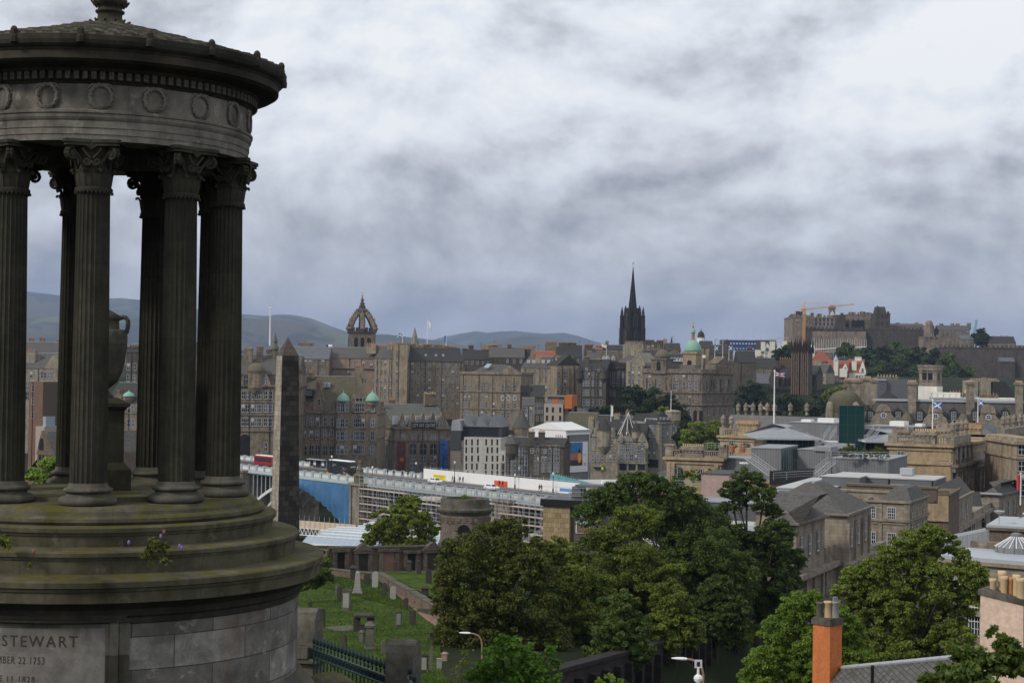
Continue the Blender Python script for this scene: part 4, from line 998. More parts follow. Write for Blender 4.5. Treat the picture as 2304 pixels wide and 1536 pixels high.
me=text_mesh('lettering','CITY ART CENTRE',.5,m_wink,1.05,.01);fit_width(me,(u1-u0)*.92,(z1-z0)*.56)
for v in me.vertices:v.co=(v.co.x+(u0+u1)/2,-.64,v.co.y+(z0+z1)/2)
uvmap(me);link('lettering',me,so)
def banner_mat(name,a,c,d,sc):
 m,t,b=newmat(name);tc=t.new('ShaderNodeTexCoord');n=t.noise(tc.outputs['Object'],sc,4,.6,1.0)
 t.put(b.inputs['Base Color'],t.ramp(n,[(.35,a),(.55,c),(.68,d)]));b.inputs['Roughness'].default_value=.7;return m
m_banr=banner_mat('dark_red_banner_print',(.035,.016,.020),(.12,.030,.022),(.30,.10,.03),.22);m_banb=banner_mat('deep_blue_banner_print',(.02,.05,.22),(.05,.15,.48),(.015,.03,.10),.5)
for nm,p0,p1,m,lab in(('banner',894,911,m_banr,'tall dark red banner with white words at its foot on the gallery front'),('banner',989.5,1005.5,m_banb,'tall deep blue banner with white words at its foot on the gallery front')):
 u0,z1=B.hit(p0,993 if p0<900 else 990);u1,z0=B.hit(p1,1066);e=empty(nm,B.o+B.ux*u0-B.uy*.5+Vector((0,0,z0)),B.yaw,lab,'banner')
 b=MB(m);b.box(0,0,0,u1-u0,.08,z1-z0);b.build('cloth',e)
 if p0<900:b=MB(m_copor);b.lathe([(.01,0),(.75,.0),(.75,.03),(.01,.03)],20);o=b.build('roundel',e,((u1-u0)*.55,-.03,(z1-z0)*.45));o.rotation_euler=(PI/2,0,0)
 else:
  b=MB(m_ink);b.tube((1.2,-.02,2.6),(1.4,-.02,6),.12,4)
  for a_,c_ in(((1.3,-.02,4),(.5,-.02,8)),((1.4,-.02,5),(2.3,-.02,9)),((1.4,-.02,6),(1.3,-.02,10)),((.9,-.02,6),(.4,-.02,6.6)),((1.9,-.02,7),(2.4,-.02,7.3))):b.tube(a_,c_,.07,4,.03)
  b.build('branch_motif',e)
B=Bld('hotel','pale modern hotel with slot windows, zigzag metal roof and a vertical lettered sign','building',1044,552,1127,549,24,983,m_pale)
for r,cs in((994.5,(1049,1062,1075,1094,1107,1119)),(1012,(1049,1062,1075,1097,1107,1119)),(1031,(1049,1062,1076,1095,1108,1119)),(1049,(1049,1062,1073,1093,1108,1119)),(1065,(1053,1066,1093,1107,1119))):
 for c in cs:B.win(c,[r],.62,2.1,'dark')
for c in(1055,1068,1088,1100,1113):u=B.hit(c,1010)[0];B.b.box(u-.1,-.08,B.h-18,u+.1,0,B.h)
for k in range(4):B.zband(B.h-.3-k*2.85,.14,.05)
for p,q in((1137,1014),(1147,1041)):u,z=B.hit(p,q);B.b.box(B.w-.01,0,0,u,8,z)
B.win([1132],[1030,1050,1066],.62,2.1,'dark');B.win([1142],[1054,1068],.62,2,'dark');B.end()
b=MB(m_dframe);ux0,zz0=B.hit(1040,983,'f',3);zt=B.Z(960,1060);b.box(ux0,3,B.h,B.w-.6,14,zt);b.build('glazed_storey',B.root)
b=MB(m_zinc);ws=(B.w-.6-ux0)/3
for k in range(3):x=ux0+k*ws;b.slab([(x,zt),(x+ws,zt),(x+ws*.42,zt+3.8),(x+ws*.30,zt+3.8)],2.6,16)
b.build('roof',B.root);b=MB(m_glass);b.box(ux0+.3,2.9,zt-3.2,B.w-1.5,2.99,zt-.3);b.build('glazing',B.root)
b=MB(m_margin);u,z=B.hit(1013,990);b.box(u,.6,0,-.01,20,z);b.build('side_wall',B.root)
b=MB(m_dframe);u0,z1=B.hit(1014,968);u1,z0=B.hit(1037,1012);b.box(u0,.3,z0,u1-.2,12,z1);b.build('dark_side_block',B.root)
b=MB(m_zincroof);b.slab([(u0,z1),(u1,z1),(u1-.6,z1+3.6),(u0+.4,z1+3.6)],.3,14);b.build('side_roof',B.root)
for k,ch in enumerate('MARKET'):
 me=text_mesh('lettering',ch,.8,m_ink,1);fit_width(me,.75,.85);u,z=B.hit(1038.5,1008+k*7.2)
 for v in me.vertices:v.co=(v.co.x+u,.56,v.co.y+z)
 uvmap(me);link('lettering',me,B.root)
B=Bld('tenement','dark tenement with white sash windows and conical turrets, left of the white wrapped building','building',1138,499,1268,495,13,1003,st_dark)
for c in(1146,1151,1159,1169,1175,1181,1187,1205,1210):B.win(c,[1015,1037,1058],.75,2.6,'sashd')
for c in(1222,1227,1236,1244,1249,1256):B.win(c,[1010.5,1031,1052],.8,2.6,'sashd')
B.band(1003,1150,.4,.3);B.end();B.roof('gx',m_slated,2.7,over=.3)
B.turret(1152,976,998,1020,1.9,m_slate,off=.5);B.gablet(1198,986,4.2,5.6,1.4,'sashd',1.0,1.6,finial=False);B.gablet(1227,990,3.6,5.0,1.4,'sashd',.9,1.4,finial=False)
B.chim(1196,971,1000,1.9,1.1,4,4);B.chim(1219,972,998,1.9,1.1,4,4);B.chim(1258,984,1000,2.6,1.2,8,4)
B=Bld('tower','round stone tower under a tall grey slate cone','tower',1156,560,1192,560,8,966,st_brown)
B.win([1176],[973],1.0,1.8,'sash');B.end();B.turret(1174,918,962,985,3.2,m_slate,off=2.5)
B=Bld('wrapped_building','building sheeted in white scaffold wrap with a white ridged temporary roof','building',1274,505,1327,514,15.5,968,m_white)
B.end();u=B.w
b=MB(m_white);zr_=B.Z(951,1274);L_=17
b.add([(0-.2,0,B.h),(B.w+.3,0,B.h),(B.w+.3,15.6,B.h),(-.2,15.6,B.h),(-.2,7.8,B.h+2.3),(B.w+.3,7.8,B.h+2.3)],[(0,1,5,4),(2,3,4,5),(0,4,3),(1,2,5)]);b.build('roof',B.root)
b=MB(m_scaf)
for k in range(12):x=B.w*k/11;b.tube((x,-.03,B.h+.02),(x,7.8,B.h+2.35),.05,4)
b.box(-.3,-.25,B.h-.5,B.w+.4,.05,B.h+.08);b.build('roof_batten',B.root)
b=MB(m_zinc);u0,z1=B.hit(1280,975);b.box(u0-.2,-.06,B.h-21,B.w-.25,-.005,B.h-1.4);b.build('grey_sheeting',B.root)
b=MB(m_black);u0=B.hit(1275.5,1000)[0];u1=B.hit(1279.5,1000)[0];b.box(u0,-.1,B.h-20,u1,-.065,B.h-1.6);b.build('stair_slot',B.root)
b=MB(m_frame)
for k in range(4):b.box(u0,-.14,B.h-5-4.2*k,u1,-.105,B.h-3-4.2*k)
b.build('landing_panel',B.root)
u0,z1=B.hit(1280.5,994);u1,z0=B.hit(1320.5,1060);e=empty('billboard',B.o+B.ux*u0-B.uy*.3+Vector((0,0,z0)),B.yaw,'large advert poster of an orange shape on a road, on the white wrapped building','billboard')
w,h=u1-u0,z1-z0;b=MB(m_fwhite);b.box(0,0,0,w,.1,h);b.build('board',e)
m_sky2=plain('printed_blue_sky',(.05,.17,.36),.6,var=.3,scale=.3);m_dusk=plain('printed_red_dusk',(.36,.16,.14),.6,var=.5,scale=.5);m_road2=plain('printed_dark_road',(.05,.045,.055),.6,var=.4,scale=.5);m_ora=plain('printed_orange',(.85,.36,.03),.5)
for nm,mt,x0,x1,q0,q1 in(('print_sky',m_sky2,.0,.70,.62,.98),('print_dusk',m_dusk,.0,.70,.40,.62),('print_road',m_road2,0,.70,.21,.40)):b=MB(mt);b.box(w*x0,-.02,h*q0,w*x1,0,h*q1);b.build(nm,e)
b=MB(m_ora);b.slab([(w*(.53+.10*math.cos(t)),h*(.47+.17*math.sin(t)))for t in[2*PI*i/14 for i in range(14)]],-.05,-.02);b.build('print_shape',e)
b=MB(m_ink);b.slab([(w*.60,h*.63),(w*.56,h*.76),(w*.50,h*.76),(w*.46,h*.63)],-.06,-.02);b.build('print_shape',e)
for tx,q,ww,x in(('DON\'T',.92,.24,.16),('RUN',.87,.18,.13),('30',.25,.15,.84)):
 if tx!='30':continue
 me=text_mesh('lettering',tx,.5,m_rsign,1.0);fit_width(me,w*ww)
 for v in me.vertices:v.co=(v.co.x+w*x,-.03,v.co.y+h*q)
 uvmap(me);link('lettering',me,e)
b=MB(m_ink)
for k in range(9):b.box(w*(.06+.1*k),-.02,h*.08,w*(.13+.1*k),0,h*.085)
for k in range(3):b.box(w*.74,-.02,h*(.53+.03*k),w*(.94-.04*k),0,h*(.535+.03*k))
b.build('small_print',e)
B=Bld('baronial_house','grey baronial house with crow stepped gable and slim turret, right of the white wrap','building',1329,556,1402,552,18,983,st_grey)
for c in(1335,1346,1356):B.win(c,[1005,1030],.9,2.4,'sash')
for c in(1374,1383,1394):B.win(c,[990,1008,1030],.9,2.2,'sash')
B.b.box(*(B.hit(1334,1044)[0],-1.6,B.Z(1049,1340),B.hit(1358,1044)[0],0,B.Z(1046,1340)));B.end();B.roof('gx',m_slated,7.5)
B.gablet(1343,942,5.4,11,2,'sash',.9,1.8,steps=True,finial=False);B.gablet(1378,958,4.6,8,2,'sash',.9,1.8,steps=True,finial=False);B.turret(1361,941,968,1004,2.6,m_slated,off=.8);B.chim(1389,932,966,2.2,1.2,8,4);B.chim(1331,940,975,2.0,1.2,9,3);B.win([1361],[976,991],.8,1.7,'sash','f')
B=Bld('corner_house','grey corner house with a tall striped slate spirelet over a dark shop front','building',1390,522,1452,520,14,993,st_grey)
for c in(1399,1411.5,1421):B.win(c,[1007.5,1029],1.1,2.4,'sashd')
for c in(1431,1437.5,1445):B.win(c,[1012,1030],.8,2.2,'sashd')
for c in(1402,1422,1443):B.win(c,[1049],2.4,2.4,'dark',name='shop_window')
B.band(1042,1400,.4,.4);B.end();B.roof('gx',m_slated,6)
B.gablet(1412,967,4.2,5.2,1.6,'sash',.8,1.4,finial=False);B.gablet(1445,972,3.8,5.2,1.6,'sash',.8,1.4,finial=False);B.gablet(1398,972,3.0,4,1.6,'sash',.7,1.2,finial=False)
b=MB(m_slated);u,z=B.hit(1414,929,'f',3);zb_=B.Z(978,1414);b.lathe([(3.4,zb_),(.05,z)],8,u,3);b.use(m_white)
for k in range(8):a=2*PI*k/8;b.tube((u+3.45*math.sin(a),3-3.45*math.cos(a),zb_),(u,3,z+.1),.13,4,.05)
b.build('spirelet',B.root);B.turret(1431,947,970,985,1.5,m_slated,off=1.0)
B=Bld('office_block','plain grey stone office block with a white dormered roof storey and a round corner turret','building',1452,527,1484,525,12,953,st_grey)
B.win([1461,1467,1473],[963,983,1003,1022],.75,2.2,'sashd');B.win([1461,1474],[1042],2.2,2.6,'dark',name='shop_window');B.end();B.roof('hip',m_slated,3.4,ix=1,iy=2)
for c in(1455,1461,1467,1474):B.dormer(c,951,1.3,1.5,2,.6,m_white,m_lead,.15,'white',.8,1.2)
B.root['label']='plain grey stone office block with white dormers, next to the spirelet house'
B=Bld('office_block','grey stone corner block with wide triple windows and a round turret carrying a bare pole','building',1484,525,1524,530,14,953,st_grey)
for c in(1493,1497.5,1502,1516):B.win(c,[960,979.5,999,1019],.75 if c<1510 else .8,2.6,'sashd')
B.band(953,1490,.5,.3);B.band(990,1490,.3,.2);B.end();B.roof('hip',m_slated,3.0,ix=1,iy=2)
for c in(1489,1498,1508):B.dormer(c,949,1.8,1.4,2,.6,m_white,m_lead,.15,'white',1.2,1.1)
B.turret(1514,921,926,945,2.6,st_grey,off=1.5,kind='dome')
flagpole('bare white pole on the round turret of the grey corner block',1509.5,880,925,515,.13)
flagpole('white pole with a limp white flag before the old town trees',1374.5,912,948,545,.12,whitef,.8,3.6,1,.3)
B=Bld('hall','low hall with a weathered slate roof behind the white wrapped building','building',1272,606,1338,604,20,961,st_tan);B.end();B.roof('gx',m_slatebr,5.5)
b=MB(m_lead);u0,z0=B.hit(1296,938,'f',12);u1=B.hit(1350,938,'f',12)[0];b.box(u0,9,z0-1,u1,14,z0);b.build('ridge_vent',B.root)
B=Bld('modern_block','beige modern block with an orange timber clad top box','building',1224,642,1267,640,14,908,m_modern)
B.win([1231,1244,1260.5],[921.5,940],.9,2.1,'dark');B.end()
b=MB(m_zinc);b.box(1,2,B.h,B.w,12,B.h+2.8);b.box(-.5,1,B.h+2.8,B.w+2.4,13,B.h+3.3);b.build('roof_storey',B.root)
b=MB(m_copor);u0,z1=B.hit(1271,896);u1=B.hit(1288,896)[0];b.box(u0,-.6,B.h-1.8,u1,9,B.h+3.6);b.box(B.hit(1240,900)[0],1.9,B.h+.3,B.hit(1254,900)[0],1.99,B.h+2.6);b.build('timber_box',B.root)
b=MB(m_modern);u0=B.hit(1268,920)[0]+.01;u1=B.hit(1298,920)[0];b.box(u0,2.5,0,u1,12,B.h-1.9);b.build('wing',B.root);B.win_at(B.hit(1279,920)[0],B.Z(920,1279),1.0,2.1,'dark',off=0).location.y=2.48
B.win_at(B.hit(1292,922)[0],B.Z(922,1292),1.2,3.1,'dark').location.y=2.48
B=Bld('modern_block','narrow block clad in near black slate below the pedimented hall','building',1171,650,1192,650,6,867,m_slated);B.win([1175,1184],[885,900],.8,1.6,'dark');B.end()
B=Bld('tenement','small dark tenement squeezed between the black slate block and the orange topped block','building',1194,648,1226,648,12,893,st_dark);B.win([1206,1212,1219],[912,924],.9,2.1,'sashd');B.win([1209,1219],[941],.9,2.0,'sashd');B.end();B.roof('gx',m_slated,5);B.chim(1216,880,893,2,1,5,3)
B=Bld('tenement','narrow grey tenement with paired windows just above the tall grey cone','building',1175,612,1203,612,10,912,st_grey);B.win([1178,1184,1194],[922,939],.9,2.6,'sash');B.end();B.roof('gx',m_slate,3)
B=Bld('hall','broad tan stone hall with a small pediment and few windows, flat roofed','building',1036,700,1172,694,26,842,st_tan)
B.band(842,1100,.9,.5);B.band(882,1100,.6,.4);B.band(921,1105,.4,.3)
for c in(1046,1056,1085,1095):B.win(c,[873,894,910,931],1.0,2.6 if 1 else 1,'sash',skip=((1,0),));B.win(c,[894],.9,1.4,'sash')
for c in(1111,):B.win(c,[912,934],1.1,2.6,'sash')
for c in(1131,1144,1158):B.win(c,[874],1.1,3.4,'sash');B.win(c,[895],1.6,2.2,'round');B.win(c,[913,934],1.1,2.2,'sash')
for c in(1136,1154):u=B.hit(c,870)[0];B.b.box(u-.35,-.45,B.Z(882,c),u+.35,0,B.Z(847,c))
B.parapet(1.3);B.end();b=MB(st_tan);u=B.hit(1146,836)[0];z=B.h+.9;b.slab([(u-4,z),(u+4,z),(u,z+3.4)],-.6,1);b.build('pediment',B.root)
B.roof('hip',m_slate,4.6,ix=7,iy=7,over=-2.5);b=MB(m_skyglass);u0,z0=B.hit(1089,827,'f',5);u1,z1=B.hit(1107,823,'f',7);b.add([(u0,4.4,z0),(u1-1,4.4,z0),(u1,6.4,z0+1.8),(u0+1,6.4,z0+1.8)],[(0,1,2,3)]);b.box(u0-5.5,4,B.h+.1,u0-2,5,B.h+1.2);b.build('skylight',B.root)
B=Bld('tenement','huge grey tenement with many rows of small white windows and a dark slate roof','building',914,718,1042,722,26,812,st_brown)
for c in(928,941,955,967,985,997.5,1007.5,1019,1030.5):B.win(c,[821,839,857,875,892,910],1.05,1.9,'sash')
u=B.hit(976,850)[0];B.b.box(u-.5,-.3,0,u+.5,0,B.h);B.end();B.roof('gx',m_slated,6.5,over=.4)
for c,t_,w_ in((925,774,4.4),(950,777,3),(962,775,4.2),(986,776,3.6),(1003,778,2.4),(1018,780,3)):B.chim(c,t_,800,w_,1.4,13,int(w_*1.8))
for c in(958,981,997):b=MB(m_lead);u,z=B.hit(c,802,'f',5);b.box(u-.5,4.4,z-.8,u+.5,5.6,z+1.2);b.build('skylight',B.root)
B=Bld('tenement','tall stair tower tenement with a bare gable, left of the huge grey tenement','building',885,712,917,712,22,775,st_tan)
B.win([894],[800,818,838,857,875,892,912],1.0,1.8,'sash');B.end();B.chim(901,772,790,6,1.4,4,9);B.chim(889,774,790,3,1.4,14,5)
B=Bld('tenement','narrow tan tenement with four close columns of windows below the crown steeple','building',843,716,886,714,22,806,st_tan)
for c in(849,858,867,880):B.win(c,[817,837,857,875,893],.95,2.0,'sash')
for c in(855,873.5):u=B.hit(c,850)[0];B.b.box(u-.3,-.3,0,u+.3,0,B.h)
B.end();B.roof('gx',m_slate,5.6,over=.3);B.chim(836,775,795,4.4,1.4,12,6);B.chim(852,776,795,7.4,1.4,14,9);B.chim(880,775,795,2.4,4,10,4)
B=Bld('tenement','tan building with a long plain slate roof and blank upper wall, under the crown steeple','building',738,730,846,728,20,805,st_pink)
B.win([799,817],[818],1.2,2.0,'sash');B.win([836],[823],1.2,2.4,'sashd');B.band(829,780,.5,.8,m_lead);B.win([766,785,822],[838],1.1,1.8,'sash');B.win([822],[856],1.1,2,'sash');B.end();B.roof('gx',m_slate,5.2,over=.3)
for k,c in enumerate((737,741,745)):b=MB(m_white if k else m_black);u,z=B.hit(c,780,'f',12);b.tube((u,12,z-7),(u,12,z),.5,8);b.lathe([(.7,z),(.75,z+.5),(.4,z+.9),(.01,z+1)],8,u,12);b.build('flue',B.root)
B=Bld('tenement','brown tenement with a bluish roof and two rows of windows, right of the obelisk tip','building',600,722,740,722,18,806,st_brown)
for c in(664,676.5,688,698,707.5,720,727):B.win(c,[814],1.1,1.8,'sash')
for c in(664,687,707.5,726):B.win(c,[835.5],1.1,2.2,'sash')
B.win([664,688],[858],1.1,2,'sash');B.end();B.roof('gx',m_slatebl,5.6,over=.3);B.chim(689,772,792,7,2,12,9);B.chim(675,780,792,2.2,1.4,12,3);B.gablet(677,800,4.5,1.8,.6,None,finial=False)
b=MB(m_skyglass);u,z=B.hit(694,799,'f',5);b.box(u-2.6,4,z-.9,u+2.6,5.4,z+.9);b.build('skylight',B.root)
B=Bld('tenement','brown tenement with white dormers and chimneys seen between hotel and pedimented hall','building',1172,742,1254,735,20,828,st_tan)
for c in(1181,1191,1203,1216,1228,1240):B.win(c,[836],1.1,2,'sash');B.win(c,[853.5,874.5],1.1,2.7,'sash')
for c in(1186,1198,1220.5):u=B.hit(c,850)[0];B.b.box(u-.2,-.2,0,u+.2,0,B.h)
B.root['label']='tan tenement with six window columns and roof skylights, right of the pedimented hall'
B.end();B.roof('gx',m_slate,5.6,over=.3);B.chim(1198,801,826,2.4,1.4,5,4);B.chim(1213,803,826,3.6,1.4,5,5);B.chim(1252,800,826,3,1.4,10,4)
for c in(1191,1203,1224,1236,1247):b=MB(m_lead);u,z=B.hit(c,815,'f',5.2);b.box(u-.8,4.2,z-1.2,u+.8,5.8,z+1.2);b.build('skylight',B.root)
B=Bld('tenement','rubble tenement with a crow stepped gable and two window columns','building',1254,728,1306,732,16,822,st_tan)
for c in(1257,1272):B.win(c,[843,861,884],1.2,2.8,'sash')
B.win([1272],[829],1,1.8,'sash');u=B.hit(1279,850)[0];B.b.box(u-.25,-.25,0,u+.25,0,B.h);B.end();B.gablet(1286,800,8.5,6,1.5,None,steps=True,finial=False);B.roof('gy',m_slated,5);B.chim(1257,803,822,2.6,1.4,8,4)
B=Bld('tenement','dark grey tenement with gablets and a pepper pot turret at its left corner','building',1303,715,1364,712,20,834,st_dark)
for c in(1312,1319,1325.5,1334,1343,1352):B.win(c,[843,861.5,883],.95,2.7,'sashd')
for c in(1314,1323,1333,1342.5,1352):B.win(c,[905],1.3,2.8,'sashd');B.win(c,[925],1.2,2.4,'sashd')
for c in(1329,1340):u=B.hit(c,850)[0];B.b.box(u-.3,-.3,0,u+.3,0,B.h)
B.band(893,1320,.3,.3);B.end();B.roof('gx',m_slated,5.5);B.gablet(1320,815,4.4,4.6,1.4,'sashd',1.0,1.5);B.gablet(1347,819,4.0,4.2,1.4,'sashd',1.0,1.5);B.turret(1305,821,836,851,1.8,m_slated,off=.3);B.turret(1358,822,836,851,1.7,m_slated,off=.3);B.chim(1321,803,822,2.2,1.2,6,3);B.chim(1346,809,822,2.2,1.2,8,3)
B=Bld('tenement','sober brown stone range with tall pilasters right of the gableted grey tenement','building',1362,722,1411,720,18,826,st_dark)
B.win([1371,1381,1391,1401],[843.5,861],1.1,2.8,'sashd');B.win([1372,1382],[884],1.0,2.6,'sashd');B.band(829,1380,.6,.5);B.band(871,1380,.5,.5)
for c in(1376,1386):u=B.hit(c,850)[0];B.b.box(u-.35,-.35,B.Z(871,c),u+.35,0,B.Z(833,c))
B.end();B.roof('flat',m_slated,1.5);b=MB(m_slated);b.box(.5,2,B.h,B.w-.5,14,B.h+2.2);b.build('attic',B.root)
B=Bld('tenement','tall grey gable house with a big plain slate roof, left of the bank','building',1409,708,1448,704,18,812,st_grey)
B.win([1424,1438],[824,841],1.1,2.2,'sash');B.win([1416,1424,1438],[858],1.1,2.2,'sash');B.win([1416],[841],1.1,2.2,'sash');B.end();B.gablet(1434,793,7.5,6,14,'sash',1,1.4,finial=False);B.chim(1433,789,812,5.5,1.2,7,7)
b=MB(m_slate);u0,z0=B.hit(1388,814);u1,z1=B.hit(1424,793,'f',9);b.add([(u0,1,z0),(B.w*.45,0,z0),(B.w*.5,9,z1),(u0+3,9,z1),(B.w*.45,18,z0),(u0,18,z0)],[(0,1,2,3),(3,2,4,5),(0,3,5)]);b.build('roof',B.root)
# ---------------------------------------------------------------- ridge skyline
def house(label,p0,p1,Y,ptop,wall,roofm,rh,depth=16,pots=(),wins=None,cat='building',name='house',kind='gx',yaw2=None,wsize=(1,1.9),wst='sash',group=None):
 B=Bld(name,label,cat,p0,Y,p1,yaw2 or Y,depth,ptop,wall,group=group)
 if wins:B.win(wins[0],wins[1],wsize[0],wsize[1],wst)
 B.end()
 if roofm:B.roof(kind,roofm,rh)
 rc=random.Random(int(p0*7+ptop))
 if roofm and kind=='gx':
  for k in range(int(B.w/7)):B.chim_at(rc.uniform(.5,B.w-.5),depth*rc.uniform(.45,.8),B.h,B.h+rh+rc.uniform(.6,2.2),rc.uniform(1.2,3.2),1.2,rc.randint(2,6))
  b=MB(m_black);u=rc.uniform(1,B.w-1);b.tube((u,depth/2,B.h),(u,depth/2,B.h+rh+3.4),.07,4);b.tube((u-.8,depth/2,B.h+rh+3),(u+.8,depth/2,B.h+rh+3.1),.05,4);b.build('aerial',B.root)
 for c in pots:B.chim(c[0],c[1],c[2]if len(c)>2 else None,c[3]if len(c)>3 else 3.0,1.4,depth*.5,c[4]if len(c)>4 else 5)
 return B
house('long slate roofed house with tall chimneys behind the pedimented hall',1040,1122,800,808,st_dark,m_slated,5,pots=((1046,784,800,2.4,3),(1060,777,800,2.6,4),(1096,786,800,4.4,6)),wins=((1050,1112,6),[815]))
house('square battlemented block against the central hill',1083,1129,920,775,st_tan,None,0,pots=(),name='tower_block')
house('slate roofed range with skylights behind the tan tenement',1100,1180,790,804,st_dark,m_slate,5.2,pots=((1150,797,815,3.2,0),(1133,784,800,1.6,2),(1183,785,815,5,5)),wins=((1142,1172,3),[812]))
house('square stone block carrying a small blue and white flag',1171,1205,900,777,st_tan,None,0,name='tower_block')
house('little house with a red clay tiled roof among slate roofs',1206,1252,830,807,st_brown,m_redtile,4.2,pots=((1202,797,808,2,3),(1255,799,810,3,3)))
house('tall rubble chimney gable standing above the red tiled roof',1228,1254,860,772,st_brown,None,0,pots=((1241,769,775,5.5,7),),name='gable_house')
house('brown house with a long chimney stack and dormers, right of the red tiled roof',1252,1310,820,803,st_dark,m_slated,5.5,pots=((1277,771,795,9,9),(1303,777,800,3,4),(1324,776,800,4,5)),wins=((1262,1300,4),[811]))
house('red ridged house with a row of orange pots right of the long stack',1316,1364,850,786,st_brown,m_redtile,1.2,pots=((1326,775,790,4,5),(1350,778,790,4,4)))
house('slate roofed house with a plain ridge behind the dark gableted tenement',1322,1362,780,812,st_dark,m_slate,5)
B=house('house with a greenish mansard and three pale dormers left of the grey gable',1356,1392,760,812,st_dark,m_slatebr,5)
for c in(1359,1368,1380):B.dormer(c,812,1.5,1.8,2.5,.6,m_white,m_lead,.9)
flagpole('white pole with a limp white flag in front of the greenish mansard',1364,776,812,755,.13,whitef,2.2,1.3,-1,0,-.3)
house('brown house with a wide chimney stack directly below the black spire',1364,1412,900,787,st_brown,m_slated,3,pots=((1400,777,800,3.4,4),))
house('grey house with crowded orange pots at the foot of the black spire',1406,1448,860,774,st_grey,None,0,pots=((1426,769,776,9.6,12),),name='gable_house')
house('dark roofed house with orange pots left of the green dome',1448,1500,880,768,st_dark,None,0,pots=((1462,765,770,5,7),(1488,766,772,5,7)),wins=((1455,1495,4),[780]))
house('tan house with dormers behind the mossy corner dome',1446,1492,800,800,st_tan,m_slated,3,pots=((1478,786,800,6,7),(1458,789,803,3,4)),wins=((1455,1475,3),[812]))
house('pale gabled house between mossy dome and green dome',1498,1532,830,788,st_tan,m_slated,4,pots=((1520,774,790,4.6,4),(1507,777,790,3,3)))
B=house('slate mansard with white dormers left of the green dome',1506,1542,740,824,st_brown,m_slated,6)
for c in(1512,1519,1526,1533):B.dormer(c,813,1.3,1.5,2.5,1.6,m_white,m_lead,.4,'white',.8,1.0)
house('pale house with cream chimneys right of the green dome',1578,1606,840,783,st_tan,m_slated,4,pots=((1586,772,785,4.5,5),(1603,777,788,3,4)))
house('grey stepped roofed house below the blue grandstand',1604,1640,820,797,st_dark,m_slated,5,pots=((1616,778,797,3,4),(1632,780,797,3,3)))
B=house('small stone house with a conical turret below the blue grandstand',1622,1650,860,792,st_brown,m_slate,4);B.turret(1636,762,784,802,2.6,m_slated,off=1.5)
house('low dark house with gable right of the bank',1660,1702,800,815,st_dark,m_slated,6,pots=((1670,806,818,2,2),))
house('brown pedimented hall with a plain slate roof below the white house',1678,1748,900,828,st_brown,m_slated,6,wins=([1696,1700,1730],[838]))
house('low wide hall with a blue grey lead roof behind the bank trees',1665,1738,860,862,st_dark,m_slatebl,5,wins=((1672,1730,5),[872]))
house('distant brown roofs and pots left of the crown steeple',640,700,900,790,st_brown,m_slated,3,pots=((650,780,792,4,5),))
e=at(933,775,1050);b=MB(st_grey);h=at(933,736,1050).z-e.z;b.box(-3.4,-3.4,-16,3.4,3.4,-1);b.lathe([(3.2,-1),(.1,h)],8);obj1('church_spire',b,'slim grey church spire behind the ridge, left of the white flag','spire',None,e)
flagpole('white pole with a blue and white saltire left of the slim grey spire',905.5,748,778,800,.16,saltire,3.0,1.9,-1,0,.25)
flagpole('tall white pole with a long white flag right of the slim grey spire',961,720,778,800,.18,whitef,2.2,2.6,1,0,1.4)
flagpole('pole with a dark blue flag right of the long white flag',1003.5,754,780,800,.16,bluef,1.0,3.2,-1,0,.4)
Y=850;A=at(811,745,Y);k=Y/FPX
e=empty('crown_steeple',(A.x,A.y+8,A.z-24),R(9),'brown church tower topped by an open stone crown steeple','church tower')
b=MB(st_crown);q=29.5*k;b.box(-q,-q,0,q,q,24);b.build('tower',e)
b=MB(st_soot)
b.box(-q-.5,-q-.5,23.2,q+.5,q+.5,24.2)
for sx_ in range(-3,4):
 for f_ in range(4):
  c_,s_=round(math.cos(PI/2*f_)),round(math.sin(PI/2*f_));x,y=sx_*q/3,-q-.1
  X_,Y_=x*c_-y*s_,x*s_+y*c_;b.box(X_-.5,Y_-.5,24.2,X_+.5,Y_+.5,26.2+(sx_%3==0)*1.5)
b.build('parapet',e)
for f_ in range(4):
 for x in(-3.4,0,3.4):
  o=link('belfry_opening',win_mesh(1.9,6.2,'darkarch'),e,(0,0,0),PI/2*f_);c_,s_=math.cos(PI/2*f_),math.sin(PI/2*f_);o.location=(x*c_+(q+.02)*s_,x*s_-(q+.02)*c_,14.5)
H=lambda py:24+(745-py)*k
b=MB(st_crown)
for f_ in range(8):
 a=PI/4*f_+PI/8*0;rr=q*(1.33 if f_%2 else 1.0)*.96;o=Vector((math.sin(a),-math.cos(a),0));pts=[]
 for j in range(9):
  t=j/8;pts.append(o*(rr*(1-t)**.75*1.0+.9)+Vector((0,0,H(742)+(H(705)-H(742))*math.sin(PI/2*t)**1.1)))
 b.path(pts,1.4,6)
 b.tube(o*rr+Vector((0,0,24)),o*rr+Vector((0,0,H(735))),1.35,6,1.0);b.tube(o*rr+Vector((0,0,H(735))),o*rr+Vector((0,0,H(712 if f_%2 else 722))),.8,5,.05)
 for j in(1,2,3,4,5,6):b.tube(pts[j],pts[j]+Vector((0,0,3.2)),.62,5,.08)
b.build('crown_rib',e)
b=MB(st_soot);b.lathe([(1.0,H(742)),(1.0,H(712)),(2.2,H(708)),(3.4,H(704)),(3.1,H(697)),(2.2,H(694)),(1.6,H(690)),(1.9,H(688)),(1.0,H(684)),(1.4,H(682)),(.55,H(676)),(1.0,H(674)),(.25,H(668)),(.1,H(664))],8)
for f_ in range(8):a=PI/4*f_;b.tube((3*math.sin(a),3*math.cos(a),H(704)),(3*math.sin(a),3*math.cos(a),H(692)),.5,5,.05)
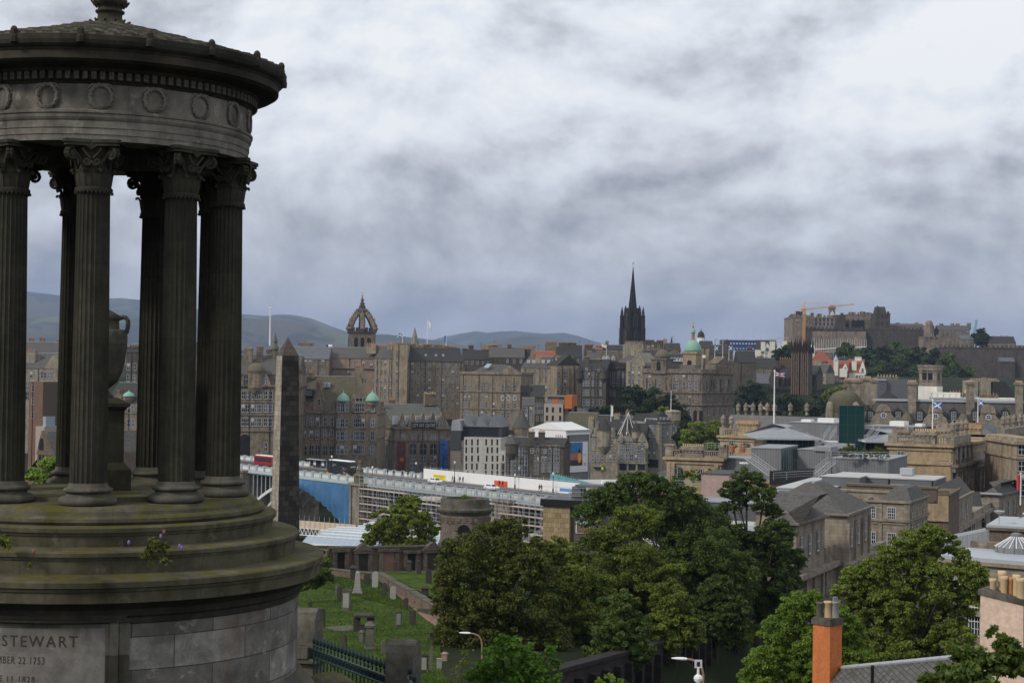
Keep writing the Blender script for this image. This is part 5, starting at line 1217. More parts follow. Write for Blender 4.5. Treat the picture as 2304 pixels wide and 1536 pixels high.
b.build('spirelet',e);b=MB(m_gold);b.ball((0,0,H(662)),.55,8,6);b.tube((0,0,H(661)),(0,0,H(656)),.12,4);b.box(-.9,-.08,H(658),.9,.08,H(657));b.build('weathervane',e)
Y=1130;A=at(1424,775,Y);k=Y/FPX
e=empty('spire',(A.x,A.y+7,A.z-10),R(24),'tall black gothic spire with corner pinnacles, highest point of the skyline','spire')
H=lambda py:10+(775-py)*k
b=MB(st_black);q=18*k;b.box(-q,-q,-8,q,q,H(738));q2=14.5*k;b.box(-q2,-q2,H(738),q2,q2,H(700));q3=12*k
b.lathe([(q3*1.2,H(700)),(q3*1.1,H(692))],8,a0=PI/8,a1=PI/8+2*PI-1e-9,cap=True);b.build('tower',e)
b=MB(st_black);b.lathe([(9.3*k,H(694)),(.25,H(600))],8)
for a in range(8):an_=PI/4*a;b.tube((9.3*k*math.sin(an_),9.3*k*math.cos(an_),H(694)),(0,0,H(600)),.25,4,.08)
b.tube((0,0,H(600)),(0,0,H(588)),.12,4);b.box(-.7,-.1,H(591),.7,.1,H(590));b.build('spire_needle',e)
for sx_ in(-1,1):
 for sy_ in(-1,1):
  b=MB(st_black);x,y=sx_*q*.98,sy_*q*.98;b.lathe([(1.9,-8),(1.9,H(738)),(1.55,H(736)),(1.5,H(712)),(1.7,H(711)),(1.1,H(708)),(.9,H(700)),(.1,H(689))],8,x,y);b.build('pinnacle',e)
  b=MB(st_black);x,y=sx_*q2*.8,sy_*q2*.8;b.lathe([(1.1,H(705)),(1.0,H(695)),(.1,H(686))],6,x,y);b.build('pinnacle',e)
for f_ in range(4):
 c_,s_=math.cos(PI/2*f_),math.sin(PI/2*f_)
 for x,qq,py,w_,h_ in((0,q2,735,2.6,8.5),(0,q,770,2.4,8)):
  b=MB(st_rubble);b.slab([(-w_/2-.4,0),(w_/2+.4,0),(w_/2+.4,h_*.8),(0,h_+1),(-w_/2-.4,h_*.8)],-.25,.1);o=b.build('louvre_surround',e,((qq)*s_,-(qq)*c_,H(py)),PI/2*f_)
  link('louvre',win_mesh(w_,h_,'lancet'),o,(0,-.26,.2))
b=MB(st_black);A2=at(1397,775,1125);b.box(-1.2,-1.2,-8,1.2,1.2,0);b.lathe([(1.1,0),(.05,13.5)],8);obj1('pinnacle',b,'small black pinnacle just left of the black spire','pinnacle',None,A2)
b=MB(st_black);A2=at(1510.5,790,1000);b.lathe([(2.2,-8),(1.8,0),(1.3,1),(.1,9)],8);obj1('pinnacle',b,'small dark pinnacle standing between mossy dome and green dome','pinnacle',None,A2)
B=Bld('bank','grand sandstone bank with a green copper dome and sooty right hand front','building',1446,692,1580,676,30,840,st_sooty,wname='wall')
B.win([1523],[849],1.2,2.2,'sash')
for c in(1538.5,1552,1566):B.win(c,[849],1.2,2.2,'sash');B.win(c,[868],1.3,3.2,'sash');B.win(c,[897],1.3,2.9,'sash')
for c in(1517,1523):B.win(c,[869],1.3,3.0,'sash')
for c in(1462,1484):B.win(c,[849.5],1.2,1.8,'sash');B.win(c,[870],1.3,3.0,'sash')
B.win([1550],[926],1.4,3.0,'sash');B.win([1564,1577],[936],1.7,5.2,'darkarch',name='archway');B.win([1523],[897],1.3,2.6,'sash')
for c in(1592,1614,1632,1650):B.win(c,[866],1.5,4.2,'sashd',face='r');B.win(c,[897],1.5,3.0,'sashd',face='r');B.win(c,[926],1.5,3.2,'sash',face='r')
for py in(840,884.5,912):B.band(py,1560,.7,.6)
for c in(1600,1606,1622,1640,1643,1659):v,z=B.hit(c,860,'r');B.b.lathe([(.5,B.Z(882,c,'r')),(.42,B.Z(852,c,'r'))],8,B.w+.35,v)
for c in(1453,1473,1497,1510,1575):u=B.hit(c,860)[0];B.b.box(u-.4,-.4,B.Z(883,c),u+.4,0,B.Z(850,c))
for j in range(9):B.zband(B.Z(911-j*2.6,1560),.22,.12)
B.parapet(2.2,.5);B.end()
b=MB(st_yellow);b.box(.2,-.16,B.Z(884,1500),B.hit(1500,860)[0],-.02,B.Z(841,1500));
b=MB(st_sooty);u,z=B.hit(1491,812,'f',3);zt=B.Z(806,1491);b.box(u-3.6,-.8,B.h,u+3.6,6,zt);b.box(u-4,-1.2,zt-.6,u+4,6.4,zt);b.build('corner_pavilion',B.root)
B.turret(1491,783,804,808,3.3,m_mossdome,off=2.6,kind='dome',name='corner_dome');link('niche',win_mesh(1.8,4.0,'darkarch'),B.root,(u,-.84,B.Z(832,1491)-.3),0)
b=MB(st_sooty);v0,z0=B.hit(1610,840,'r');v1=B.hit(1648,840,'r')[0];zt=B.Z(818,1630,'r');b.box(B.w-5,v0,B.h,B.w+.5,v1,zt);vm=(v0+v1)/2
b.add([(B.w+.6,v0-.3,zt),(B.w+.6,v1+.3,zt),(B.w+.6,vm,zt+3.2),(B.w-4,v0-.3,zt),(B.w-4,v1+.3,zt),(B.w-4,vm,zt+3.2)],[(0,1,2),(5,4,3),(0,2,5,3),(1,4,5,2)]);b.build('pediment',B.root)
B.roof('hip',m_slate,4,ix=6,iy=6,over=-3)
u,z=B.hit(1559,790,'f',14);zb_=B.h;zd=B.Z(790,1559);b=MB(st_yellow);s_=16.5*690/FPX;b.box(u-s_,14-s_,zb_,u+s_,14+s_,zd)
b.box(u-s_-.5,14-s_-.5,zd-1.0,u+s_+.5,14+s_+.5,zd);b.build('drum',B.root)
for f_,dx,dy in(('f',0,-s_-.03),):link('window',win_mesh(2.0,4.6,'darkarch'),B.root,(u,14+dy,zb_+1.5),0)
b=MB(m_copper);rr=19*690/FPX;Hh=(790-763)*690/FPX;b.smooth=True;b.lathe([(rr*math.cos(PI/2*i/10),zd+Hh*math.sin(PI/2*i/10)**.95)for i in range(10)]+[(.9,zd+Hh)],32,u,14,rfun=lambda a,z:1+.02*math.cos(16*a));b.build('dome',B.root)
b=MB(st_yellow);zc=zd+Hh-.3;b.lathe([(1.3,zc),(1.2,zc+.5),(.9,zc+.6),(.85,zc+3.0),(1.1,zc+3.2),(1.05,zc+3.4)],10,u,14,rfun=lambda a,z:.85);b.build('lantern',B.root)
b=MB(m_copper);b.lathe([(1.05,zc+3.4),(.9,zc+4.3),(.35,zc+5.1),(.3,zc+5.6),(.01,zc+5.7)],10,u,14);b.build('lantern_cap',B.root)
b=MB(m_gold);b.lathe([(.3,zc+5.6),(.38,zc+6.2),(.25,zc+7.1),(.16,zc+7.4),(.2,zc+7.7),(.05,zc+8.0)],8,u,14);b.tube((u+.2,14,zc+7),(u+.5,14,zc+8.3),.08,4);b.build('gilded_figure',B.root)
flagpole('pole with a small white flag beside the green dome of the bank',1579.5,798,830,680,.1,whitef,1.6,1.2)
flagpole('pole with a blue saltire on the right end of the bank roof',1608,778,806,690,.1,saltire,1.5,1.8)
flagpole('middle bare white pole on the bank roof',1626,766,806,690,.12)
flagpole('rightmost pole on the bank roof with a saltire',1640,778,812,690,.1,saltire,1.5,1.8)
A=at(1577,770,1010);k=1010/FPX;e=empty('viewing_tower',A,0,'white tower with a dark domed cap right of the green dome','tower')
b=MB(m_white);b.lathe([(10*k,-6),(9.5*k,9*k),(10.5*k,9.5*k),(10.5*k,10.5*k)],10);b.build('tower',e);b=MB(m_slated);b.lathe([(9*k,10*k),(8*k,12*k),(7*k,19*k),(5*k,23*k),(1.4*k,25.5*k),(.8*k,28*k),(.1,31*k)],12);b.build('dome',e)
Y=1050;k=Y/FPX;A=at(1608,800,Y);e=empty('grandstand',A,R(-4),'dark blue festival grandstand with tall white masts near the castle','grandstand')
w_=112*k;b=MB(m_blue);b.box(4,0,4,w_,22,36*k*1.0);b.box(w_*.52,-1.5,-2,w_*.82,0,12*k);st_b=b
b=MB(m_scaf)
for x in(0,3,w_-4,w_,w_+3):b.tube((x,-.4,-6),(x,-.4,37*k),.25,4)
for j in range(8):b.tube((0,-.4,j*4.8*k),(3,-.4,j*4.8*k),.14,4);b.tube((w_-4,-.4,j*4.8*k),(w_+3,-.4,j*4.8*k),.14,4)
b.build('stair_scaffold',e);b=st_b;b.use(m_white)
for x in range(12):b.box(6+x*(w_-9)/12,-.12,27*k,7+x*(w_-9)/12,0,29*k)
for x in range(10):b.box(8+x*(w_-12)/10,-.12,16*k,8.9+x*(w_-12)/10,0,17.6*k)
b.build('stand',e)
for x in(.2,.32,.37,.48,.52,.62,.70,.73,.84,.90,.97):b=MB(m_white);b.tube((w_*x,3,36*k),(w_*x,3,random.uniform(54,64)*k),.10,4,.05);b.build('mast',e)
b=MB(m_redtile);b.box(w_*.54,-1.62,-1.4,w_*.80,-1.52,.2*k);b.use(m_fwhite);b.lathe([(.01,0),(1.6,0)],9,0,0);b.build('painted_panel',e)
b=MB(m_scaf);A=at(1720,766,1020)
for x in range(8):b.tube((x*2.0,0,-9),(x*2.0,0,.6),.14,4)
b.tube((-1,0,0),(15,0,2.2),.3,4);obj1('lighting_gantry',b,'low steel gantry above the white house by the castle','gantry',None,A)
B=Bld('house','bright white harled house with two chimneys and a gabled dormer below the castle','building',1703,980,1748,979,16,786,m_harl)
B.win([1715.5,1724],[792,805],1.2,2.2,'sashd');B.end();B.roof('gx',m_slated,6);B.chim(1717,769,790,2.6,2,.4,0);B.chim(1738,768,790,3.2,2,.4,3);B.gablet(1727,772,5,6,3,'sashd',1.2,2,finial=False)
B.gablet(1753,771,3,4.6,3,None,finial=False);B.chim(1765,767,785,3,2,6,4)
for px0,lab,Y0 in((1781,'dark gothic college tower with a row of pinnacles, left one of the pair',808),(1802,'dark gothic college tower with a row of pinnacles, right one of the pair',806)):
 B=Bld('college_tower',lab,'tower',px0,Y0,px0+18,Y0-2,6,792,st_soot)
 B.win([px0+9],[806,830],1.1,4.2,'lancet');B.win([px0+9],[860,884],1.1,5.0,'lancet')
 B.b.use(st_rubble)
 for u in(.4,B.w*.36,B.w*.64,B.w-.4):B.b.box(u-.32,-.6,0,u+.32,0,B.h+.4)  # light on the buttress strips is painted as a paler stone
 B.b.use(st_soot)
 B.band(793,px0,.5,.4);B.end();b=MB(st_black)
 for u in(0,B.w*.33,B.w*.66,B.w):
  for v in(0,B.d):b.lathe([(.8,B.h-.5),(.75,B.h+2.2),(.6,B.h+2.6),(.05,B.h+7-1.5*(0<u<B.w))],6,u,v)
 b.box(0,0,B.h,B.w,B.d,B.h+1.6);b.build('pinnacle_crown',B.root)
B=Bld('college','dark gothic college range with gables below the pair of towers','building',1734,826,1838,818,20,842,st_soot)
for c in(1743,1755,1768,1776,1783,1812,1828):B.win(c,[858,885],1.5,4.6,'lancet')
B.end();B.roof('gx',m_slated,5);B.gablet(1741,822,5,9,3,None);B.gablet(1775,835,6,7,3,None);B.gablet(1828,848,5,5,3,None);B.chim(1769,807,842,7,1.6,8,6,m_soil,True);B.chim(1749,811,842,1.5,1.5,4,0)
B=Bld('house','grey tenement with white dormers right of the college towers','building',1822,905,1858,900,14,838,st_grey);B.win((1830,1852,3),[852,868,884],1.1,2.4,'sashd');B.end();B.roof('gx',m_slate,5)
for c in(1826,1832,1838):B.dormer(c,842,1.6,3.0,2.5,.4,m_white,m_lead,1.2,'white',.9,1.8)
B.chim(1834,812,836,8,1.4,7,8)
B=Bld('house','tall white half timbered house with twin gables below the castle trees','building',1848,932,1866,932,12,842,m_harl);B.win([1853,1861],[848,864],.9,2.2,'sashd');B.end();B.gablet(1852.5,820,3,6,6,'sashd',.8,1.6,finial=False);B.gablet(1862,821,3,6,6,'sashd',.8,1.6,finial=False);B.roof('gx',m_slated,4)
B=Bld('house','red sandstone terrace with white upper floor and red tiled roofs below the castle','building',1864,946,1910,944,14,845,m_brick);B.win((1871,1902,4),[858,870],1.1,2.0,'sash');B.b.box(0,0,B.h,B.w,14,B.Z(831,1866));B.end();z_=B.Z(831,1866);B.roof('gx',m_redtile,5.5,z=z_)
b=MB(m_harl);u0=B.hit(1889,840)[0];u1=B.hit(1906,840)[0];b.box(u0,-1,B.Z(848,1890),u1,0,B.Z(829,1890));b.build('white_oriel',B.root);B.win([1892,1897,1903],[836],.8,1.6,'sashd');B.gablet(1902,818,3.4,4.5,3,'sashd',.8,1.4,mat=m_harl,finial=False)
B.chim(1881,811,845,2.6,2.2,.6,0,m_harl);b=MB(m_lead);u,z=B.hit(1881,800,'f',.6);b.lathe([(1.6,z-2.6),(.9,z-1.2),(.2,z),(.05,z+.6)],8,u,.6);b.build('cap',B.root)
B=Bld('house','white house with steep red roof and tall white chimney, right end of the terrace','building',1908,948,1945,946,14,838,m_harl);B.win([1928,1934,1940],[848,858],.9,1.8,'sashd');B.end();B.roof('gx',m_redtile,8);B.chim(1922,812,838,2.8,2,2,0,m_harl);B.chim(1931,803,825,4,1.6,7,4);B.gablet(1941,812,4,8,4,'sashd',.9,2,finial=False)
B=Bld('house','house with a bright orange and red hipped roof just below the castle forecourt','building',1826,1008,1872,1008,14,813,st_brown);B.end();B.roof('hip',m_redtile,6.5,ix=5,iy=5);B.chim(1861,793,812,2,1.6,9,2);B.chim(1868,793,812,2,1.6,9,2)
b=MB(m_harl);A=at(1824,800,1012);b.box(-2.6,0,-6,2.6,5,5);b.box(-2.0,1,5,-.8,2.2,7.5);b.box(.6,1,5,1.8,2.2,7);b.gable(-2.6,0,2.6,5,5,1.6);obj1('house',b,'tiny white house directly under the castle crane','building',None,A)
Y=1390;k=Y/FPX
def cast(label,p0,p1,ptop,pbot,Y_=1390,depth=30,mat=st_castle,crenel=True,wins=None,name='castle_building',y2=None,ws=(1.6,3),wst='dark'):
 zb=at((p0+p1)/2,pbot,Y_).z-12
 B=Bld(name,label,'castle',p0,Y_,p1,y2 or Y_,depth,ptop,mat,zb=zb)
 if wins:B.win(wins[0],wins[1],ws[0],ws[1],wst)
 if crenel:
  n=max(3,int(B.w/3.2))
  for i in range(n):x=B.w*(i+.5)/n;B.b.box(x-.85,0,B.h,x+.85,1.4,B.h+1.6)
  B.zband(B.h-.9,.5,.4)
 B.end();return B
C1=cast('castle palace block at the left end, with clock tower and small windows',1784,1902,712,785,1390,44,wins=((1836,1890,7),[728.5,719]))
C1 .win((1794,1828,4),[722,742,760],1.5,3,'sashd');C1 .roof('gx',m_slate,3,box=(2,3,C1 .w*.42,40))
for c,p in((1795,700),(1801,701),(1826,704),(1844,706),(1893,704)):C1 .chim(c,p,722,3.4,2,6,0,st_castled)
b=MB(st_castle);u,z=C1 .hit(1872,690,'f',12);s_=6.3*k;b.box(u-s_,12-s_,C1 .h-4,u+s_,12+s_,z-1.5);b.box(u-s_-.4,12-s_-.4,z-2,u+s_+.4,12+s_+.4,z)
for i in range(4):b.box(u-s_+i*s_*.55,12-s_-.3,z,u-s_+i*s_*.55+.8,12-s_+.4,z+1.2)
b.build('clock_tower',C1 .root);b=MB(m_white);b.tube((u,12,z),(u,12,z+11),.09,4);b.build('flag_mast',C1 .root)
for c in(1820,1873,1887):b=MB(m_lead);u,z=C1 .hit(c,700,'f',3);b.lathe([(2.3,z-3.5),(1.6,z-2),(.3,z),(.05,z+1)],8,u,3);b.build('lead_cap',C1 .root)
b=MB(st_castled);u0,z0=C1 .hit(1880,708);b.box(u0,-.5,z0-12,C1 .w+.3,20,z0);b.build('dark_wing',C1 .root)
C2=cast('castle great hall range with tall blind arches, right of the palace block',1910,1972,706,785,1400,30,wins=([1921,1931,1940],[729]),ws=(4,8),wst='darkarch')
for c,p in((1915,702),(1941,701),(1955,703)):C2 .chim(c,p,712,4,2.5,4,0,st_castled)
b=MB(m_slated);u0,z0=C2 .hit(1902,720);b.gable(u0,6,0,20,z0-4,3);b.build('low_link_roof',C2 .root)
C3=cast('dark square castle tower with a pitched roof and thin corner spike',1969,2003,704,785,1380,16,mat=st_castled,wins=([1975,1985,1996],[711,728]),ws=(1.2,3.4),wst='lancet')
C3 .roof('gx',m_slated,5.8,box=(1.5,1,C3 .w-3,14));b=MB(m_slated);u,z=C3 .hit(1975,686,'f',1.5);b.lathe([(2.2,C3 .h),(.1,z)],6,u,1.5);b.build('corner_spike',C3 .root)
C4=cast('long dark castle curtain wall between the square tower and the round battery',1786,2112,738,800,1370,8,mat=st_castled,name='castle_wall',wins=((1832,1945,8),[744]),ws=(2.2,2.4),wst='dark',y2=1345)
C4b=cast('castle palace lower wall, lit brown, beside the orange crane mast',1784,1836,735,800,1368,8,mat=st_castle,crenel=False);
C4c=cast('castle forewall behind the lines of white poles',1828,1948,745,800,1362,6,mat=st_castle,crenel=False,y2=1352)
C5=cast('low castle barrack roofs with chimneys right of the square tower',2003,2080,733,760,1400,14,mat=st_castle,crenel=False,wins=((2012,2070,8),[738]),wst='sashd',ws=(1.3,1.8));C5 .roof('gx',m_slate,2.4)
for c in(2020,2062):C5 .chim(c,726,737,3,2,6,3)
A=at(2090,745,1340);b=MB(st_castle);b.lathe([(12*k,-34),(11*k,0),(11.5*k,1),(11.5*k,12*k)],20,ur=12*k);b.lathe([(9*k,12*k),(8*k,18*k),(5*k,23*k),(.1,24*k)],20);obj1('castle_tower',b,'round castle battery tower with a stepped top, midway along the wall','castle',None,A)
C6=cast('castle barrack block with dormers and chimneys left of the lone round tree',2112,2182,742,790,1370,16,mat=st_castle,crenel=False,wins=((2120,2176,9),[747]),wst='sashd',ws=(1.3,2));C6 .roof('gx',m_slate,4.2)
for c in(2118,2143,2155,2180):C6 .chim(c,728 if c!=2180 else 727,742,3,2,8,3)
C7=cast('dark stone castle gatehouse with a pale lit strip, below the round battery',2076,2114,757,800,1310,14,mat=st_castle,wins=([2095,2107],[756+4]),ws=(1.6,1.6))
C8=cast('dark lower castle wall running to the right edge',2112,2330,780,880,1275,10,mat=st_castled,name='castle_wall',y2=1255,wins=None)
C8b=cast('broad dark castle bastion with two gun openings at the right',2200,2250,802,880,1270,16,mat=st_castled,crenel=True,wins=([2211,2224],[809]),ws=(3,3),wst='darkarch')
C9=cast('castle cart shed range with small windows left of the lone round tree',2162,2192,763,785,1330,12,mat=st_castle,crenel=False,wins=((2166,2188,5),[769,774]),wst='sashd',ws=(1,1.5));C9 .roof('gx',m_slatebl,3.2)
C10=cast('gabled castle barracks with three chimneys right of the lone round tree',2226,2286,772,800,1320,14,mat=st_castle,crenel=False);C10 .roof('gx',m_slated,6)
for c in(2235,2254,2264,2277):C10 .chim(c,756 if c!=2277 else 762,772,3,2,7,3)
C11=cast('flat roofed castle block at the far right behind the lower wall',2256,2330,776,800,1310,14,mat=st_castle,crenel=False)
C12=cast('dark slate roofed shed against the lower castle wall at the right',2250,2284,813,850,1255,8,mat=st_castled,crenel=False);C12 .roof('gx',m_slatebl,3)
A=at(1826,797,1300);k=1300/FPX;e=empty('grandstand',A,R(2),'long stepped grandstand with rows of thin white poles under the castle wall','grandstand');w_=124*k
b=MB(m_blue);b.slab([(0,-4),(w_,-2),(w_,9*k),(0,3*k)],1,14);b.build('stand',e)
b=MB(m_white);b.tube((0,-.5,11*k),(w_,-.5,19*k),.38,5);b.build('rail',e)
for j in range(24):x=w_*j/23;b=MB(m_white);b.tube((x,-.8,2*k+7*k*j/23),(x,-.8,36*k),.10,4);b.build('pole',e)
b=MB(m_scaf)
for j in range(36):x=w_*j/35;b.tube((x,-.4,-3),(x,-.4,(3+6*j/35)*k+1),.2,4)
for z_ in(1,5):b.tube((0,-.45,z_*k),(w_,-.45,(z_+5)*k),.2,4)
b.build('understructure',e)
def lattice(b,p,q,s,n):
 p,q=Vector(p),Vector(q);d=(q-p);a=d.orthogonal().normalized()*s;c=d.normalized().cross(a.normalized())*s;P_=[a+c,a-c,-a-c,-a+c]
 for o in P_:b.tube(p+o,q+o,s*.22,4)
 for i in range(n):
  u,v=p+d*(i/n),p+d*((i+1)/n)
  for j in range(4):b.tube(u+P_[j],v+P_[(j+1)%4],s*.13,3)
A=at(1808.5,790,1340);k=1340/FPX;e=empty('tower_crane',A,0,'orange tower crane with a slightly raised jib over the castle','crane')
b=MB(m_crane);lattice(b,(0,0,0),(0,0,94*k),.75,24);b.box(-1.3,-1.3,93*k,1.3,1.3,97*k);b.build('mast',e)
b=MB(m_crane);lattice(b,(-6*k,0,93*k),(113*k,0,108*k),.5,34);b.build('jib',e)
b=MB(m_crane);b.tube((0,0,96*k),(1*k,0,110*k),.35,4);b.tube((1*k,0,110*k),(-7*k,0,94*k),.2,4);b.tube((1*k,0,110*k),(30*k,0,109*k),.16,4);b.tube((30*k,0,109*k),(70*k,0,104*k),.12,4);b.tube((30*k,0,109*k),(32*k,0,99*k),.2,4);b.box(-8*k,-1.4,90*k,-4*k,1.4,95*k);b.build('apex_frame',e)
A=at(2189,765,1420);k=1420/FPX;b=MB(plain('teal_crane_paint',(.10,.33,.36),.5));lattice(b,(0,0,0),(8*k,0,46*k),.7,12);obj1('crane',b,'small teal crane jib behind the lone round castle tree','crane',None,A)
# ---------------------------------------------------------------- right hand side: hotel mansard, classical blocks, metal clad roofs
def urns(B,pts,mat=None,s=1.0,name='urn'):
 for u,v,z in pts:
  b=MB(mat or st_class);b.lathe([(.42*s,z),(.42*s,z+.5*s),(.25*s,z+.7*s),(.36*s,z+1.0*s),(.62*s,z+1.3*s),(.6*s,z+2.3*s),(.72*s,z+2.4*s),(.68*s,z+2.6*s),(.3*s,z+3.1*s),(.02,z+3.6*s)],10,u,v);b.build(name,B.root)
def balustrade(B,u0,u1,z,h=1.1,face='f',name='balustrade',mat=None):
 b=MB(mat or B.mat);n=int((u1-u0)/.42)
 def bx(a0,y0,z0,a1,y1,z1):
  if face=='f':b.box(a0,y0,z0,a1,y1,z1)
  else:b.box(B.w-y1,a0,z0,B.w-y0,a1,z1)
 bx(u0,-.1,z,u1,.4,z+.2);bx(u0,-.1,z+h-.22,u1,.4,z+h)
 for k in range(n):a=u0+(u1-u0)*(k+.25)/n;bx(a,.05,z+.2,a+.2,.25,z+h-.22)
 return b.build(name,B.root)
def potstack(B,p0,p1,pt,pb,off=2.0,d=1.6,mat=None,pots=9,buff=True):
 u0,z1=B.hit(p0,pt,'f',off);u1=B.hit(p1,pt,'f',off)[0];z0=B.hit(p0,pb,'f',off)[1];m=mat or B.mat
 b=MB(m);b.box(u0,off,z0,u1,off+d,z1-.6);b.box(u0-.35,off-.35,z1-.95,u1+.35,off+d+.35,z1-.45);b.box(u0-.2,off-.2,z1-.45,u1+.2,off+d+.2,z1-.2)
 n=int((u1-u0)/.7)
 for k in range(n):x=u0+(u1-u0)*(k+.3)/n;b.box(x,off-.25,z1-1.3,x+.3,off,z1-.95)
 b.box(u0+.4,off-.06,z0+1.2,u0+1.2,off,z0+2.0);b.box((u0+u1)/2-1.0,off-.06,z0+1.1,(u0+u1)/2+1.0,off,z0+2.2);b.box(u1-1.2,off-.06,z0+1.2,u1-.4,off,z0+2.0)
 b.use(m_pot2 if buff else m_pot)
 for k in range(pots):x=u0+(u1-u0)*(k+.5)/pots;b.lathe([(.16,z1-.2),(.17,z1+.25),(.22,z1+.28),(.01,z1+.3)],8,x,off+d/2)
 return b.build('chimney',B.root)
def rail(name,pts,label,h=1.05,group=None,mat=None,cat='railing'):
 b=MB(mat or m_scaf)
 for a,c in zip(pts[:-1],pts[1:]):
  a,c=Vector(a),Vector(c);n=max(1,int((c-a).length/1.6))
  for k in range(n+1):p=a.lerp(c,k/n);b.tube(p,p+Vector((0,0,h)),.035,4)
  for q in(h,h*.66,h*.33):b.tube(a+Vector((0,0,q)),c+Vector((0,0,q)),.035 if q==h else .022,4)
 return obj1(name,b,label,cat,group)
def stair(label,p_top,p_bot,w,group=None):
 a,c=Vector(p_top),Vector(p_bot);d=c-a;hd=Vector((d.x,d.y,0)).normalized();s=Vector((-hd.y,hd.x,0))*w/2
 e=empty('staircase',a,0,label,'staircase',group);b=MB(m_scaf);n=max(6,int(abs(d.z)/.2))
 for sg in(-1,1):b.tube(s*sg,d+s*sg,.09,4)
 for k in range(n):p=d*(k/n);b.add([p-s+hd*.3,p+s+hd*.3,p+s,p-s],[(0,1,2,3)])
 b.build('flight',e);b=MB(m_scaf)
 for sg in(-1,1):
  for q in(1.0,.5):b.tube(s*sg+Vector((0,0,q)),d+s*sg+Vector((0,0,q)),.04,4)
  for k in range(8):p=d*(k/7)+s*sg;b.tube(p,p+Vector((0,0,1)),.03,4)
 b.build('handrail',e);return e
# --- the hotel with the mansard
Y=470
B=Bld('hotel','grand hotel with a slate mansard, dormers, tall chimneys and a ribbed stone dome','building',1930,478,2330,470,40,958,st_class,zb=-46)
B.band(958,2000,.9,.8);B.end();zE=B.h+.9
zR=B.Z(903,2100);b=MB(m_slate);b.hip(2.0,1.0,B.w,36,zE,zR-zE,4,3.2);b.use(m_lead);b.box(4.5,3.6,zR-.15,B.w,4.8,zR+.55);b.build('mansard',B.root)
for c in(1958.5,2020.5,2069.5,2145.5,2194.5,2262):
 o=B.dormer(c,947,2.0,3.0,3.0,.9,m_slated,m_slated,1.1,'pane',1.35,2.5)
for c,w_ in((1988,5.6),(2105,5.2),(2224,5.4)):
 u,z=B.hit(c,909,'f',.2);b=MB(st_class);pts=[]
 for t in range(9):a=PI*t/8;pts.append((u+math.cos(a)*w_*.36,z-w_*.36+math.sin(a)*w_*.36))
 pts=[(u+w_*.75,zE-.5),(u+w_*.62,zE+1.6),(u+w_*.40,zE+2.8)]+pts+[(u-w_*.40,zE+2.8),(u-w_*.62,zE+1.6),(u-w_*.75,zE-.5)]
 b.slab(pts,-.2,1.6);b.box(u-w_*.42,-.45,zE+3.6,u+w_*.42,-.2,zE+4.0);o=b.build('gable',B.root);link('window',win_mesh(1.7,1.7,'round'),o,(u,-.22,zE+1.6),0)
for c in(2040,2167,2277):b=MB(m_mossdome);u,z=B.hit(c,927,'f',.4);b.lathe([(1.9,zE-1),(1.9,zE+.6),(1.7,zE+1.4),(1.0,zE+2.6),(.35,zE+3.4),(.4,zE+3.9),(.05,z)],10,u,.6,rfun=lambda a,z:1+.06*math.cos(10*a));b.build('cupola',B.root)
for p0,p1,pt in((1901,1937,852),(1938,1960,848),(1960,1973,852),(2044,2062,857),(2175,2193,857),(2286,2302,858)):
 potstack(B,p0,p1,pt,955 if p0>2000 else 925,2.5 if p0>2000 else 6,2.0,None,max(3,int((p1-p0)/3.2)))
u,z=B.hit(1903,922,'f',-4);zt=B.hit(1903,878,'f',-4)[1];rr=40*Y/FPX;b=MB(m_mossdome);b.lathe([(rr*1.02,z-14),(rr*1.02,z-.6),(rr*1.08,z-.4),(rr*1.08,z)],24,u,2,ur=rr)
b.build('dome_drum',B.root);b=MB(m_mossdome)
for i in range(16):
 q0,q1=i/16,(i+1)/16;r0,r1=rr*math.cos(PI/2*q0)**.9,rr*math.cos(PI/2*q1)**.9+.3;h=(zt-z)
 b.lathe([(r0+.1,z+h*math.sin(PI/2*q0)),(max(r1,.5)+.1,z+h*math.sin(PI/2*q1)-.1),(max(r1,.5),z+h*math.sin(PI/2*q1))],24,u,2,cap=False)
b.lathe([(.6,zt-.3),(.5,zt+.6),(.9,zt+.8),(.5,zt+1.6),(.05,zt+2.4)],10,u,2);b.build('dome',B.root)
for a in(-.9,.55):b=MB(st_class);b.lathe([(1.3,z-4),(1.3,z+.5),(1.0,z+1.8),(.4,z+2.4),(.02,z+2.5)],10,u+rr*1.1*math.sin(a),2-rr*1.1*math.cos(a));b.build('dome_dormer',B.root)
B=Bld('office_block','slate roofed block with a grey metal rooftop box behind the hotel mansard','building',1974,520,2048,520,14,900,m_slatebl,zb=-30);B.b.box(0,0,B.h,B.w*.28,10,B.Z(856,1985));B.end();b=MB(m_greyrend);b.box(B.w*.28,1,B.h,B.w+2.4,9,B.Z(853,2010));b.use(m_lead);b.box(B.w*.3,-.3,B.h-3,B.w,.2,B.h-2.4);b.box(0,-.3,B.Z(856,1985),B.w*.26,8,B.Z(855,1985)+.3);b.build('plant_room',B.root)
b=MB(m_slated);u,z=B.hit(2004,879,'f',-3);b.add([(u-4,-3.4,z-3),(u+3.4,-3.4,z-3),(u+3.4,.5,z-3),(u-4,.5,z-3),(u-.4,-1.2,z)],[(0,1,4),(1,2,4),(2,3,4),(3,0,4)]);b.use(st_class);b.box(u-2.6,-2.8,z-7,u+2.6,0,z-3);b.build('pyramid_dormer',B.root);B.chim(1996,847,856,7,1.6,12,7,st_class,True)
B=Bld('belvedere','square stone belvedere tower with paired arches above a white base','tower',2068,558,2107,554.7,6.2,824,st_class,zb=-20)
B.win([2080,2093],[845],1.6,4.2,'darkarch');B.win([2110.5,2113.5],[845],1.0,4.4,'lancet',face='r')
for py in(868,857,838):B.band(py,2080,.35,.2)
